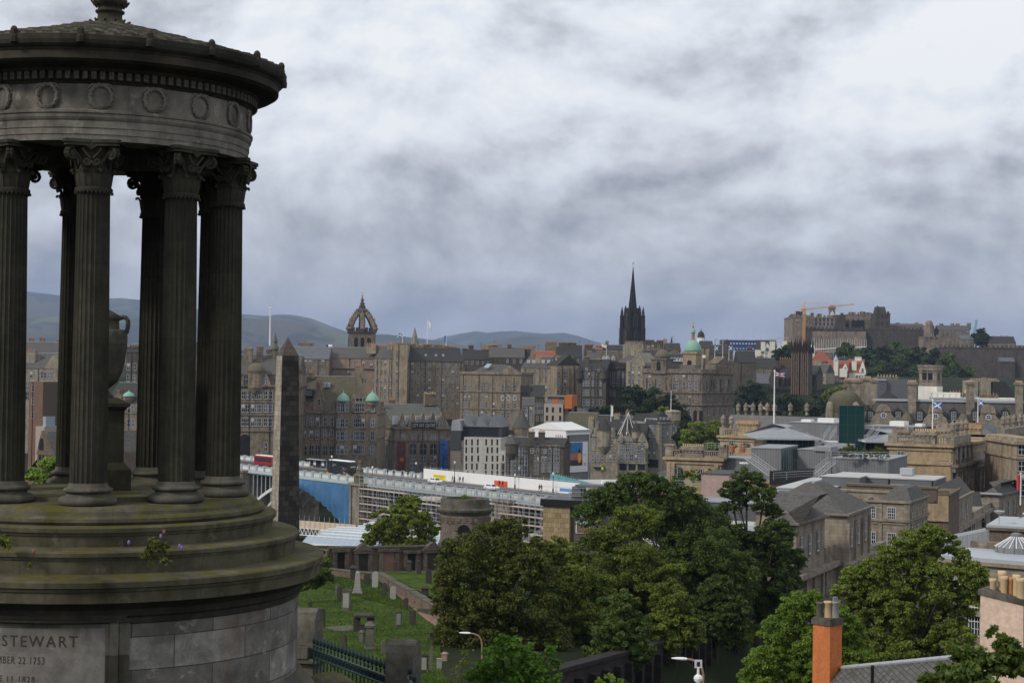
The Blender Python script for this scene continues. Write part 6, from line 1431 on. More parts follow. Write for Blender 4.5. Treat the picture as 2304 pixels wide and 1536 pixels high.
B.b.box(-.5,-.5,B.h-.2,B.w+.5,B.d+.5,B.h+.55);B.b.box(-.3,-.3,B.h-1.4,B.w+.3,B.d+.3,B.h-.2);B.end()
b=MB(m_harl);z=B.Z(868.5,2080);b.box(-.2,-.2,0,B.w+.25,B.d+.2,z);b.build('white_base',B.root)
B=Bld('shop_block','long white walled rooftop range behind the hotel, right of the belvedere','building',2100,545,2290,540,14,893,m_harl,zb=-20);B.b.box(B.w*.0,2,B.h,B.w*.33,10,B.h+1.6);B.b.box(B.w*.4,1,B.h,B.w*.48,8,B.h+2.6);B.end();B.chim(2152,883,893,5,1.4,4,5,st_brown);B.chim(2175,884,893,3,1.4,4,3,st_brown);B.chim(2225,888,896,6,1.4,1,6,st_brown)
b=MB(m_scaf)
for k in range(8):u=B.hit(2090+k*14,890)[0];b.box(u,-1.5,B.h-.6,u+1.4,-.2,B.h-.1);b.tube((u,-1.2,B.h-2),(u+.8,-1.2,B.h+1.2),.12,5)
b.build('roof_plant',B.root)
B=Bld('tenement','grey gabled tenement with a long row of orange pots behind the white range','building',2194,575,2230,575,16,856,st_grey,zb=-20);B.end();potstack(B,2185,2246,852,862,3,1.6,st_grey,16)
b=MB(m_slated);u,z=B.hit(2236,858);b.add([(u,0,z),(u+4,0,z),(u+9,0,z-7),(u-1,0,z-7),(u,9,z),(u+4,9,z),(u+9,9,z-7),(u-1,9,z-7)],[(3,2,1,0),(0,1,5,4),(1,2,6,5),(4,5,6,7),(0,4,7,3)]);b.build('slate_slope',B.root)
# --- classical block with chimney crowned pavilions
def pav(label,p0,Y0,p1,Y1,dep,pc,mat,cst,zb=-42):
 B=Bld('pavilion',label,'building',p0,Y0,p1,Y1,dep,pc,mat,zb=zb);B.zband(B.h-.15,.5,.7);B.zband(B.h-.9,.35,.3);return B
A1=pav('yellow sandstone pavilion with round window and chimney screen, by the scaffolded bridge',1500,317,1622,313,14,1031,st_yellow,None)
A1 .win([1524],[1068],2.4,3.4,'arch');A1 .win([1576],[1064],.9,1.6,'sash')
for c in(1506,1514,1612):u=A1 .hit(c,1040)[0];A1 .b.box(u-.45,-.4,0,u+.45,0,A1 .h-.9)
A1 .end();zc=A1 .h+.35;potstack(A1,1533,1581,1001,1030,.4,1.8,st_class,10)
balustrade(A1,A1 .hit(1506,1025)[0],A1 .hit(1531,1025)[0],zc,1.5,mat=st_class);balustrade(A1,A1 .hit(1584,1025)[0],A1 .w,zc,1.5,mat=st_class)
for c in(1499,1620):u=A1 .hit(c,1020)[0];b=MB(st_class);b.box(u-.2,-.2,zc,u+1.4,1.4,zc+2.2);b.box(u-.4,-.4,zc+2.2,u+1.6,1.6,zc+2.5);b.build('corner_pier',A1 .root)
A2=pav('yellow sandstone pavilion with urns and a tall chimney screen, behind the hipped zinc roof',1620,385,1735,378,16,982,st_yellow,None)
A2 .win([1646,1715],[993],1.3,2.2,'sash');A2 .win([1646,1715],[1022],1.3,2.2,'sash');A2 .end();zc=A2 .h+.35;potstack(A2,1659,1704,944,980,.4,2.0,st_yellow,10,False);balustrade(A2,A2 .hit(1632,975)[0],A2 .hit(1657,975)[0],zc,1.7);balustrade(A2,A2 .hit(1706,975)[0],A2 .w,zc,1.7)
urns(A2,[(A2 .hit(c,960)[0],.6 if i<2 else v,zc+(1.7 if i<2 else 2.6))for i,(c,v)in enumerate(((1625,1),(1643,1)))],s=.95)
b=MB(st_class);u=A2 .hit(1620,975)[0];b.box(u-.1,-.1,zc,u+1.4,1.4,zc+1.9);b.build('corner_pier',A2 .root)
urns(A2,[(A2 .hit(c,948,'f',22)[0],22,A2 .hit(c,934,'f',22)[1])for c in(1661,1678,1694,1711,1726,1742,1778,1815)],s=.92)
b=MB(m_zinc);z=A2 .hit(1700,934,'f',22)[1];b.box(A2 .hit(1650,950,'f',22)[0],21.5,z-9,A2 .hit(1850,950,'f',22)[0],22.6,z);b.build('rear_parapet',A2 .root)
flagpole('tall white flagpole with a union flag left of the hipped zinc roof',1741.5,836,952,392,.2,union,2.6,1.0,1,.2,.1)
A3=pav('yellow sandstone corner pavilion with a sooty column lined side front and urns',2000,309,2140,303.5,100,1000,st_yellow,None)
A3 .win([2027],[1015],1.35,1.9,'sash');A3 .win([2126],[1020.5],1.35,2.5,'sash')
u=A3 .hit(2101,1010)[0];A3 .b.box(u-.1,-.12,0,A3 .w,0,A3 .h-.4);A3 .zband(A3 .Z(1043,2040),.6,.4)
A3 .end();zc=A3 .h+.35
potstack(A3,2056,2104,967,998,.5,2.0,st_class,9);balustrade(A3,A3 .hit(2018,995)[0],A3 .hit(2052,995)[0],zc,1.5,mat=st_class);balustrade(A3,A3 .hit(2108,995)[0],A3 .hit(2138,995)[0],zc,1.5,mat=st_class)
b=MB(st_class);u=A3 .hit(2000,990)[0];b.box(u-.1,-.1,zc,u+1.6,1.6,zc+1.9);b.build('corner_pier',A3 .root)
potstack(A3,2012,2042,962,985,9,2.2,st_class,5);potstack(A3,2104,2146,960,975,26,2,st_class,10);potstack(A3,2162,2206,953,975,40,2,st_yellow,12,False)
b=MB(st_sooty);zL=A3 .Z(1049,2140);W_=A3 .w
def side(v0,v1,z0,z1,o):b.box(W_-.02,v0,z0,W_+o,v1,z1)
side(-.1,15,zL,A3 .h+.2,.5);side(15,50,0,zL-2.2,.3);side(50,99,zL,A3 .h+.2,.5);side(-.4,99,zL-.2,zL+.35,1.4);side(-.2,99,zL-1.1,zL-.2,.9);side(-.1,99,0,zL-1.1,.35)
for v in[1+3.5*k for k in range(28)]:b.lathe([(.55,0),(.50,zL-1.6),(.62,zL-1.2)],8,W_+.85,v)
for v in[.6+3.8*k for k in range(5)]+[51+3.9*k for k in range(13)]:b.box(W_+.4,v-.45,zL+.35,W_+.85,v+.45,A3 .h)
side(-.3,15.3,A3 .h,A3 .h+.5,1.1);side(50,99,A3 .h,A3 .h+.5,1.1)
b.build('side_front',A3 .root)
for v in[2.5+3.8*k for k in range(4)]+[53+3.9*k for k in range(12)]:link('window',win_mesh(1.2,3.0,'sash'),A3 .root,(W_+.52,v,zL+1.3),PI/2)
for v in[2.6+3.5*k for k in range(27)]:link('window',win_mesh(1.2,3.4,'sashd'),A3 .root,(W_+.36,v,zL-6.5),PI/2)
b=MB(st_class);b.box(W_-.2,15,zL+.35,W_+.5,50,zL+1.9);b.build('parapet',A3 .root)
for v0,v1 in((0,15),(50,80)):b=MB(st_class);b.box(W_-1.0,v0,A3 .h+.5,W_+.6,v1,A3 .h+2.0);b.build('attic_block',A3 .root)
urns(A3,[(W_-.2,v,A3 .h+2.0)for v in(2,6,10,14)]+[(W_-.2,v,A3 .h+2.0)for v in(52,58,65,72,79)],s=.85)
b=MB(m_slatebl);b.hip(W_-11,53,W_-2.5,68,A3 .h+.6,2.2,3.5,3.5);b.build('hipped_roof',A3 .root)
flagpole('white pole with a blue saltire standing on the corner pavilion',2098,902,968,330,.14,saltire,2.0,1.4,1,.3,.12)
flagpole('white pole with a blue saltire in front of the rounded hotel gable, at the right',2200,898,955,365,.13,saltire,1.5,1.3,1,.5,.1)
b=MB(m_teal);p0=at(1889,912,352);p1=at(1944,912,352);z0=at(1889,1008,352).z;e=empty('glass_tower',(p0 .x,352,z0-14),R(-6),'dark teal glass lift tower between the metal roofs','tower');w_,h_=(p1 .x-p0 .x),p0 .z-z0+14
b.box(0,0,0,w_,5.5,h_);b.build('glazing',e);b=MB(m_dframe)
for k in range(4):b.box(-.05+w_*k/3-.03,-.06,0,w_*k/3+.03,-.004,h_);b.box(w_+.004,5.5*k/3-.03,0,w_+.06,5.5*k/3+.03,h_)
for k in range(12):b.box(-.04,-.07,h_*k/11-.04,w_+.04,-.008,h_*k/11+.04)
b.build('mullion_grid',e)
def metal(label,p0,Y0,p1,Y1,dep,ptop,pbot,mat=None,roofm=None,over=.12,name='roof_block'):
 zb=at(p0,pbot,Y0).z-1;B=Bld(name,label,'roof block',p0,Y0,p1,Y1,dep,ptop,mat or m_zinc,zb=zb)
 b=MB(roofm or m_zincroof);b.box(-over,-over,B.h+.004,B.w+over,dep+over,B.h+.18);b.build('roof',B.root);return B
B=metal('grey metal clad box on the left of two, its right end glazed below',1690,291,1757,289,15,1008,1064);b=MB(m_teal);v0=.2;b.box(B.w+.002,.3,.8,B.w+.06,14.5,5.2);b.use(m_scaf)
for k in range(8):b.box(B.w+.06,.3+14*k/7,.8,B.w+.1,.4+14*k/7,5.2)
b.build('glazing',B.root);B.end()
B=metal('grey metal clad box on the right of two, with a raised rooflight',1796,297,1863,294.3,16,1011,1058);b=MB(m_zincroof);b.box(B.w*.5,7,B.h+.2,B.w*.5+5,10,B.h+1.0);b.box(B.w*.55,-.4,B.h-.1,B.w*.55+3.2,4,B.h+.7);b.build('rooflight',B.root);b=MB(m_zinc);b.box(B.w*.92,-.35,0,B.w*.92+1.2,0,B.h);b.build('duct',B.root);B.end()
B=metal('grey metal parapet block under the roof garden',1873,284,2000,280,18,1031,1070);B.end();GA=B
B=metal('low grey metal storey with dark windows behind the round windowed pavilion',1610,316,1690,312,8,1030,1062);b=MB(m_teal);b.box(.5,-.06,.4,B.w-.5,-.003,B.h-2.4);b.use(m_zinc)
for k in range(6):b.box(.5+(B.w-1)*k/5,-.12,.4,.8+(B.w-1)*k/5,0,B.h-2.4)
b.build('glazing',B.root);B.end()
def hipzinc(label,p0,p1,Y,pe,pt,pbot,dep=20):
 zb=at(p0,pbot,Y).z-2;B=Bld('roof_pavilion',label,'roof block',p0+12,Y+1,p1-6,Y+1,dep-2,pe+2,m_teal,zb=zb)
 for k in range(9):B.b.use(m_dframe).box(B.w*k/8-.08,-.1,0,B.w*k/8+.08,0,B.h)
 B.end();b=MB(m_zincroof);h=B.Z(pt,(p0+p1)/2)-B.h;h*=1.1;b.hip(-2.2,-2.2,B.w+1.6,dep,B.h+.01,h,8.5,6.5);b.use(m_lead);b.box(-2.3,-2.4,B.h-.25,B.w+1.7,-2.0,B.h+.12);b.box(-2.4,-2.3,B.h-.25,-2.1,dep,B.h+.12);b.build('hipped_roof',B.root);return B
hipzinc('hipped zinc roof over a dark glazed storey, left of the teal glass tower',1714,1838,345,983,961,1012);hipzinc('hipped zinc roof over a dark glazed storey, right of the teal glass tower',1956,2060,345,990,972,1016)
B=metal('long grey metal plant screen left of the teal glass tower',1776,378,1892,372,10,950,985);b=MB(m_white);u,_=B.hit(1838,945);b.box(u,.5,B.h+.2,u+4.0,4,B.h+1.2);b.box(u-4,.5,B.h+.2,u-1.6,3,B.h+.8);b.build('cooler',B.root);B.end()
B=metal('long grey metal plant screen right of the teal glass tower',1946,372,2056,366,10,958,990);b=MB(m_white);u,_=B.hit(2000,945);b.box(u,.5,B.h+.2,u+3.4,4,B.h+1.3);b.box(u+6,.5,B.h+.2,u+7.6,3,B.h+.9);b.build('cooler',B.root);B.end()
for lab,px in(('white stair with a small balcony left of the teal glass tower',1848),('white stair with a small balcony right of the teal glass tower',1945)):
 a=at(px+28,968,348);c=at(px+12,987,346);stair(lab,a,c,1.6);q=at(px,990,345.5);b=MB(m_white);b.box(q.x-.3,q.y-1,q.z-.35,q.x+3.4,q.y+1.2,q.z-.1);obj1('balcony',b,'small white balcony '+lab.split('balcony ')[1],'balcony');rail('railing',[(q.x-.3,q.y-1,q.z),(q.x+3.4,q.y-1,q.z)],'white railing of the small balcony '+lab.split('balcony ')[1])
stair('long white steel stair descending right in front of the left metal box',at(1684,1031,286),at(1738,1070,280),1.5);stair('white steel stair descending left in front of the right metal box',at(1872,1040,282),at(1826,1078,276),1.5)
q0=at(1665,1040,287);q1=at(1684,1040,286);b=MB(m_white);b.box(q0 .x,q0 .y-1,q0 .z-.2,q1 .x,q0 .y+1,q0 .z);b.tube((q0 .x+1,q0 .y,q0 .z-4),(q0 .x+1,q0 .y,q0 .z),.15,6);obj1('landing',b,'white landing at the head of the long steel stair','landing')
rail('railing',[at(1583,1011,318),at(1690,1012,300),at(1690,1018,296)],'white terrace railing with plant pots behind the round windowed pavilion',1.3);rail('railing',[at(1870,1032,284),at(1998,1034,275)],'steel railing in front of the clipped roof garden',1.3);rail('railing',[at(1740,1080,262),at(1800,1076,262),at(1862,1074,262)],'curved steel railing left of the dark rendered roof box',1.2);rail('railing',[at(1470,1084,268),at(1530,1066,272)],'white ramp railing below the round windowed pavilion',1.2);rail('railing',[at(1510,1098,240),at(1578,1100,238)],'pale railing on the terrace left of the pink brick stair block',1.2)
b=MB(m_dframe)
p,q=at(1732,1070,270),at(1832,1064,272)
for k in range(26):r=p.lerp(q,k/25);b.tube((r.x,r.y,r.z-1.6),(r.x,r.y,r.z+.9),.06,4)
b.quad(p+Vector((0,.1,-1.6)),q+Vector((0,.1,-1.6)),q+Vector((0,.1,.8)),p+Vector((0,.1,.8)));obj1('screen',b,'dark slatted screen fence below the two metal boxes','fence')
B=metal('flat weathered white roof deck with a pale blue edge, behind the left tree',1748,246,1862,243,26,1098,1112,plain('pale_blue_fascia',(.30,.38,.42),.6),m_membrane);B.end()
B=metal('dark blue grey rendered roof box with a white flat roof',1866,257,2103,250,10,1071,1116,m_greyrend,m_membrane);b=MB(m_greyrend);u=B.hit(1950,1080)[0];b.box(0,-5,0,u,0,B.h+.25);b.use(m_membrane);b.box(-.1,-5.1,B.h+.255,u+.1,.1,B.h+.4);b.build('front_bay',B.root)
b=MB(m_scaf);u=B.hit(2004,1080)[0];b.box(u,-.08,.6,u+3.0,-.003,B.h-.8);b.use(m_black)
for k in range(8):b.box(u,-.1,.8+k*.32,u+3,-.08,.88+k*.32)
for c in(2000,2098):x=B.hit(c,1080)[0];b.tube((x,-.15,0),(x,-.15,B.h),.1,6)
b.build('louvre_door',B.root);b=MB(m_lead);b.box(10,6,B.h+.3,12,8,B.h+1.4);b.build('vent',B.root);B.end()
B=metal('pale pink brick stair block with a slated top, behind the tree tops',1578,233,1640,231.4,9,1066,1120,stone('pale_pink_brick',(.40,.29,.26),(.45,.33,.30),.6,.3,.15,0,.01,0,.1),m_slate);B.end()
B=metal('low slate and lead roof behind the tree tops, right of the pink stair block',1560,225,1780,220,20,1128,1150,m_slatebl,m_zincroof);B.end()
B=metal('brown clad box and pale stone range at the end of the bridge',1358,303,1500,306,10,1098,1150,st_pink,m_membrane);B.win((1372,1400,3),[1116],1.4,2.4,'dark');b=MB(m_soil);u=B.hit(1362,1085)[0];b.box(u,-2,B.h-3.5,u+4.5,0,B.h+1);b.build('brown_box',B.root);B.end()
A,C=at(1246,1070,420),at(1488,1052,340)
e=empty('roof_works',A,math.atan2(C.y-A.y,C.x-A.x),'flat station roof under repair behind teal netting, with cabins and pipes','roof');L_=math.hypot(C.x-A.x,C.y-A.y)
b=MB(m_membrane);b.box(0,-1,-1.2,L_,26,-1.0);b.use(st_pink);b.box(8,-1.5,-9,L_,24,-1.2);b.build('deck',e)
for y in(-.8,25.5):
 k=0;b=MB(m_tealnet)
 while k<L_:b.box(k,y,-1,min(L_,k+1.9),y+.06,.7);k+=2.1
 b.build('netting',e)
b=MB(m_scaf);k=0
while k<L_:b.tube((k,-.9,-6),(k,-.9,1.2),.05,4);k+=2.1
b.build('tube',e);b=MB(m_white);random.seed(5)
for _ in range(18):x,y=random.uniform(20,L_-3),random.uniform(2,22);b.box(x,y,-1,x+random.uniform(.6,2.6),y+1.6,-1+random.uniform(.4,1.4))
b.build('site_cabin',e)
for px,py in((1355.5,1061),):person('worker in a lime jacket on the teal netted station roof',at(px,py+4,375),0,m_hiv,stride=.1)
B=Bld('office_block','low block clad in tan square slabs with a black roof edge, beside the round tomb','building',1222,210,1282,208.6,16,1137,st_block,zb=-40);B.end()
b=MB(m_black);b.box(-.3,-.3,B.h,B.w+4.5,14,B.h+.9);b.build('black_fascia',B.root);b=MB(m_margind);b.box(B.w,.6,0,B.w+4.3,13,B.h);b.build('window_bay',B.root)
b=MB(m_frame);b.box(B.w+.7,.45,B.h-3.4,B.w+2.6,.59,B.h-.7);b.use(m_skyglass);b.box(B.w+.85,.40,B.h-2.2,B.w+2.45,.44,B.h-.85);b.use(m_brick);b.box(B.w+.85,.40,B.h-3.3,B.w+2.45,.44,B.h-2.25);b.use(m_glass);b.box(B.w+.7,.5,B.h-6.5,B.w+2.6,.59,B.h-4.4);b.build('window',B.root)
b=MB(m_greyrend)
for x in(1.8,5.6):b.box(x,6,B.h+.9,x+1.3,8,B.h+2.2)
b.box(2.4,5.6,B.h+2.2,8,8.4,B.h+2.5);b.build('roof_plant',B.root)
rail('railing',[tuple(B.o+B.ux*x+B.uy*y+Vector((0,0,B.h+.9)))for x,y in((-.2,.2),(9.2,.2),(9.2,12))],'thin railing on the flat roof of the tan slab clad block',1.6)
# --- classical houses along the street on the right
def clas(label,p0,Y0,p1,Y1,dep,pt,mat=st_class,zb=-36):
 B=Bld('townhouse',label,'building',p0,Y0,p1,Y1,dep,pt,mat,zb=zb);B.zband(B.h-.05,.3,.35);return B
W1=clas('grey classical townhouse with a hipped slate roof, nearest on the street corner',1700,190.6,1904,186.2,14,1150,st_class)
for v in(2.2,6.2,10.2):W1 .win_at(v,W1 .h-2.6,1.0,2.2,'sash','r');W1 .win_at(v,W1 .h-9.6,1.05,3.2,'sashd','r')
b=MB(st_class);b.box(W1 .w,-.05,0,W1 .w+.14,13.6,W1 .h-.1);
for v in(.3,4.2,8.2,12.2):b.box(W1 .w+.14,v-.35,0,W1 .w+.4,v+.35,W1 .h-.8)
b.box(W1 .w+.002,-1,W1 .h-5.9,W1 .w+1.0,14,W1 .h-5.4);b.build('side_front',W1 .root)
for o in list(W1 .root.children):
 if o.name.startswith('window'):o.location.x+=.16
W1 .end();W1 .roof('hip',m_slate,3.3,ix=5.2,iy=5.2,over=.5);b=MB(m_lead);b.box(5.5,5,W1 .h+3.25,W1 .w-5,9,W1 .h+3.5)
b.build('lead_flat',W1 .root)
W1b=clas('lower classical townhouse with a slate hip, left of the corner one and partly behind leaves',1740,173,1792,171.9,12,1178,st_class)
for v in(2,5.5,9):W1b.win_at(v,W1b.h-2.5,1.0,2.2,'sash','r');W1b.win_at(v,W1b.h-9.5,1.1,3.4,'sashd','r')
b=MB(st_class)
for v in(.3,3.8,7.2,10.8):b.box(W1b.w,v-.35,0,W1b.w+.3,v+.35,W1b.h-6)
b.box(W1b.w,-.5,W1b.h-5.9,W1b.w+.9,40,W1b.h-5.3);b.box(W1b.w-6,12,0,W1b.w+.1,24,W1b.h-3.6);b.box(W1b.w+.11,12,W1b.h-9,W1b.w+.3,34,W1b.h-6.2);b.build('side_front',W1b.root);W1b.end();W1b.roof('hip',m_slate,3.0,ix=4.5,iy=4.5,over=.5)
W2=clas('classical block showing a tall front with white paned windows, behind the big street tree',1948,212,2043,209.6,13,1127,st_class)
W2 .win([1961,2005.5],[1152],1.15,1.55,'pane');W2 .win([1961],[1213],1.15,2.1,'pane');W2 .win([2005.5],[1216],1.15,2.1,'pane')
W2 .zband(W2 .Z(1172,1990),.35,.3);W2 .zband(W2 .Z(1178,1990),.2,.15)
for c in(1980,2042):u=W2 .hit(c,1150)[0];W2 .b.box(u-.3,-.15,0,u+.3,0,W2 .h)
for v in(2.5,6.2,10):W2 .win_at(v,W2 .h-2.4,.95,1.9,'sash','r')
W2 .b.box(W2 .w,-.2,0,W2 .w+.01,12,W2 .h);W2 .end();W2 .roof('hip',m_slate,1.7,ix=1.3,iy=3.0,box=(2.0,1.0,W2 .w,12.5),over=.4)
b=MB(st_class);b.box(-8,4,W2 .h,2,5,W2 .h+.9);b.box(-9,3.8,W2 .h+.9,2.2,5.2,W2 .h+1.15);b.build('parapet_wall',W2 .root)
b=MB(st_rubble);b.box(-6,14,W2 .h-1,W2 .w+1,15,W2 .h+1.0);b.use(m_mossdome);b.box(-6.2,13.8,W2 .h+1.0,W2 .w+1.2,15.2,W2 .h+1.3);b.build('wallhead',W2 .root)
W3=clas('yellowish rubble gable wall with moss, between slate roofs right of the white roofed box',1948,236,2135,231.6,14,1106,st_rubble);b=MB(st_yellow);u=W3 .hit(1948,1090)[0];b.box(u,-.3,W3 .h-3.8,W3 .w,0,W3 .h+.4);b.use(m_mossdome);b.box(u,-.4,W3 .h+.4,W3 .w,.4,W3 .h+.7);b.build('wall_top',W3 .root);W3 .end()
W4=clas('classical townhouse with four side windows under a slate roof, mid street',2046,246,2137,243.6,26,1128,st_class)
for v in(3,8.5,14,19.5):W4 .win_at(v,W4 .h-2.2,1.0,2.2,'sash','r')
W4 .b.box(W4 .w,-.3,W4 .h-5,W4 .w+.7,60,W4 .h-4.3);W4 .b.box(W4 .w-5,26,0,W4 .w+.15,60,W4 .h-3.4)
for v in(2,7,12,17,22,27):W4 .b.box(W4 .w,v-.4,0,W4 .w+.4,v+.4,W4 .h-5)
W4 .end();W4 .roof('gy',m_slate,2.6,box=(2,0,W4 .w,25),over=.2)
W5=clas('grey townhouse with three side windows and a lead edged pyramid roof, farthest on the street',2212,290.5,2248,289,16,1113,st_class)
for v in(3,7,11):W5 .win_at(v,W5 .h-2.6,1.0,2.4,'sash','r')
W5 .end();W5 .roof('hip',m_slate,2.2,ix=3,iy=3,over=.5);b=MB(m_lead);b.box(-.5,-.6,W5 .h+.2,W5 .w+.6,-.3,W5 .h+.5);b.build('lead_edge',W5 .root)
W5b=clas('low dark link range with a mossy parapet between the street townhouses',2150,279,2212,278,14,1150,st_class);
W5b.win([2170,2183,2196,2209],[1170,1186],1.0,2.4,'sashd');W5b.end();b=MB(m_slated);b.add([(0,0,W5b.h),(W5b.w,0,W5b.h),(W5b.w,8,W5b.h+3),(0,8,W5b.h+3)],[(0,1,2,3)]);b.build('roof',W5b.root)
W6=Bld('townhouse','brown classical building at the right edge with tall white sashes','building',2288,300,2340,300,20,985,st_tan,zb=-44);W6 .win([2299],[1011,1048,1078,1103],1.4,2.0,'sash');W6 .band(1000,2290,.6,.5);W6 .band(1032,2290,.4,.3);W6 .end()
flagpole('white pole with a dark red drooping flag at the right edge',2296,1066,1136,215,.1,lambda u,v:m_fred,.5,2.0,-1,0,.2)
W7=clas('low classical block with a flat pale lead roof and round glass lantern, lower right',2118,146,2330,141,24,1262,st_class,zb=-34)
W7 .win([2146,2193],[1392],1.1,2.6,'pane');W7 .win([2204],[1316],1.2,1.6,'sash');W7 .win([2146],[1310],1.2,2.2,'sash')
for c in(2122,2168,2214):u=W7 .hit(c,1400)[0];W7 .b.box(u-.35,-.25,0,u+.35,0,W7 .h-3)
W7 .zband(W7 .h-2.6,.35,.3);W7 .zband(W7 .h-4.6,.5,.5);W7 .end();b=MB(m_lead);b.box(-.2,-.1,W7 .h+.26,W7 .w,8,W7 .h+.6);b.use(st_sooty);b.box(-.2,8,W7 .h-1,W7 .w,9,W7 .h+1.2);b.build('lead_roof',W7 .root)
b=MB(m_zinc);u,z=W7 .hit(2287,1200,'f',7);b.lathe([(1.9,W7 .h+.6),(1.9,W7 .h+1.1),(.5,z-.3),(.5,z),(.2,z+.1)],20,u,7);b.use(m_fwhite)
for k in range(20):a=2*PI*k/20;b.tube((u+1.95*math.sin(a),7-1.95*math.cos(a),W7 .h+1.1),(u+.5*math.sin(a),7-.5*math.cos(a),z-.28),.045,4)
b.build('lantern',W7 .root)
W8=clas('brick topped flat roofed block with a dish aerial, above the round lantern',2226,178,2330,176,14,1190,st_rubble,zb=-34);W8 .end();b=MB(m_lead);b.box(-.3,-.3,W8 .h+.26,W8 .w,12,W8 .h+.5);b.hip(2,3,W8 .w,10,W8 .h+.5,1.0,2,2);b.build('roof',W8 .root);b=MB(m_scaf);b.lathe([(.01,W8 .h+1.6),(.5,W8 .h+1.8),(.6,W8 .h+2.0)],14,.9,1.2);b.tube((.9,1.2,W8 .h+.3),(.9,1.2,W8 .h+1.7),.06,5);b.build('aerial',W8 .root)
b=MB(m_zincroof);u,z=W8 .hit(2190,1200,'f',1);b.add([(-5.5,1,W8 .h-1.6),(-.1,1,W8 .h-.2),(-.1,7,W8 .h-.2),(-5.5,7,W8 .h-1.6),(-5.5,1,W8 .h-6),(-.1,1,W8 .h-6)],[(0,1,2,3),(4,5,1,0)]);b.build('lean_to_roof',W8 .root)
# ---------------------------------------------------------------- seen between the temple's columns
B=Bld('tenement','red brown brick block with a dark side, seen between two columns of the temple','building',66,560,97,556,16,858,m_brick);B.win([74.5],[873,902,934],1.3,2.2,'sash');b=MB(m_soil);b.box(B.w-.02,.1,0,B.w+.12,16,B.h);b.build('side_wall',B.root);b=MB(m_modern);u0,z=B.hit(96,958);b.box(u0,-3,0,u0+4.5,8,z);b.build('lower_wing',B.root);b=MB(m_skyglass);b.box(u0+2.4,-2,z,u0+4,2,z+3.4);b.build('roof_glazing',B.root);B.end()
B=Bld('tenement','grey tenement with rows of triple windows above the red brown brick block','building',40,610,132,606,18,828,st_grey);
for c in(70,95,101,110,115):B.win(c,[843],1.2,2.4,'sash')
for c in(62,):B.win(c,[868,890],1.4,3,'sashd')
B.end();B.roof('gx',m_slate,6);B.chim(67,788,826,5.5,2,4,4);B.chim(82,798,826,3,1.5,5,3);b=MB(st_grey);u0=B.hit(124,850)[0];b.box(u0,-1.5,0,u0+5,8,B.h+.2);b.build('stair_tower',B.root)
B.gablet(121,797,8,7,4,None,finial=False)
house('distant brown roofs left of the temple urn',20,140,800,795,st_brown,m_slate,6,pots=((66,782,795,5,6),(100,784,798,4,5)))
B=Bld('church','small brown church gable with a rose window under a steep slate roof','church',84,300,116,296,24,1018,st_rubble);B.win([95],[1004],1.6,1.6,'darkarch');B.win([78+12,98,105],[1032],.9,2.2,'lancet');B.end()
u,z=B.hit(95,968);b=MB(st_rubble);b.slab([(-.3,B.h-.3),(B.w+.3,B.h-.3),(u,z)],-.1,.6);o=b.build('gable',B.root);link('rose_window',win_mesh(1.7,2.2,'darkarch'),o,(u,-.12,B.h+.6),0)
b=MB(m_slate);b.gable(0,.6,B.w,24,B.h,z-B.h-.2,'y',0);b.use(m_slate);b.box(-7,2,B.h-5,0,24,B.h-4.4);b.add([(0,1,B.h),(u,1,z-.2),(u,24,z-.2),(0,24,B.h),(-7.5,1,B.h-5),(-7.5,24,B.h-5)],[(4,0,3,5)]);b.use(st_rubble);b.box(-7,1.2,0,0,23,B.h-5);b.build('roof',B.root)
B=Bld('tenement','dark gabled tenement with a small green dome, behind the temple urn','building',238,560,322,556,18,905,st_brown)
B.win([262,276,290,300],[920,950,984,1015],1.2,2.8,'sash');B.band(930,290,.4,.3);B.end();B.roof('gx',m_slated,7);B.turret(290,876,892,898,2.0,m_copper,off=.5,kind='ogee',name='dome');B.gablet(266,872,7,8,3,'sash',1.1,1.8,steps=True,finial=False)
B=Bld('tenement','tall dark tenement with white windows left of the rear column, behind the urn','building',284,600,330,600,14,792,st_dark);B.win([289,303,316],[825,850,878],1.2,2.6,'sash');B.end();B.chim(300,780,795,6,1.6,3,6);B.chim(318,782,795,4,1.6,6,5);B.roof('gx',m_slated,3)
house('plain dark tenement filling the gap beside the last rear column',430,470,560,800,st_dark,m_slated,5,pots=((450,780,800,5,6),))
b=MB(m_harl);random.seed(9)
for _ in range(160):
 px,Y_=random.uniform(-100,560),random.uniform(2500,5200);a=at(px,random.uniform(778,800),Y_);b.use(random.choice([m_harl,m_harl,st_pink,m_slate,lf_far,lf_far]));w_=random.uniform(6,26);b.box(a.x,a.y,-90,a.x+w_,a.y+8,a.z-random.uniform(0,8))
o=b.build('suburb');o['kind']='stuff';o['label']='pale specks of far suburbs at the foot of the hills'
# ---------------------------------------------------------------- burial ground
def on(px,py):p=gat(px,py);return p
A=at(640,1240,200);A.z=gz(A.x,A.y)-1;zt=at(640,757,200).z-A.z;zs=at(640,800,200).z-A.z
e=empty('obelisk',A,R(27),'tall stone obelisk, one face sunlit, the others sooty and shaded, in the burial ground','obelisk')
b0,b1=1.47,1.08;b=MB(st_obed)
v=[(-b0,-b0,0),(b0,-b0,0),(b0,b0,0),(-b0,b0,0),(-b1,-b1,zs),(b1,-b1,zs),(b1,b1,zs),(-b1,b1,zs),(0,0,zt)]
b.add(v,[(0,1,5,4),(1,2,6,5),(2,3,7,6)]);b.use(st_obe);b.add(v,[(3,0,4,7)]);b.build('shaft',e)  # sunlit and shaded sides put into the stone colours; the dark is partly soot
b=MB(st_soot);b.add([(-b1,-b1,zs),(b1,-b1,zs),(b1,b1,zs),(-b1,b1,zs),(0,0,zt)],[(0,1,4),(1,2,4),(2,3,4),(3,0,4)]);b.build('tip',e)
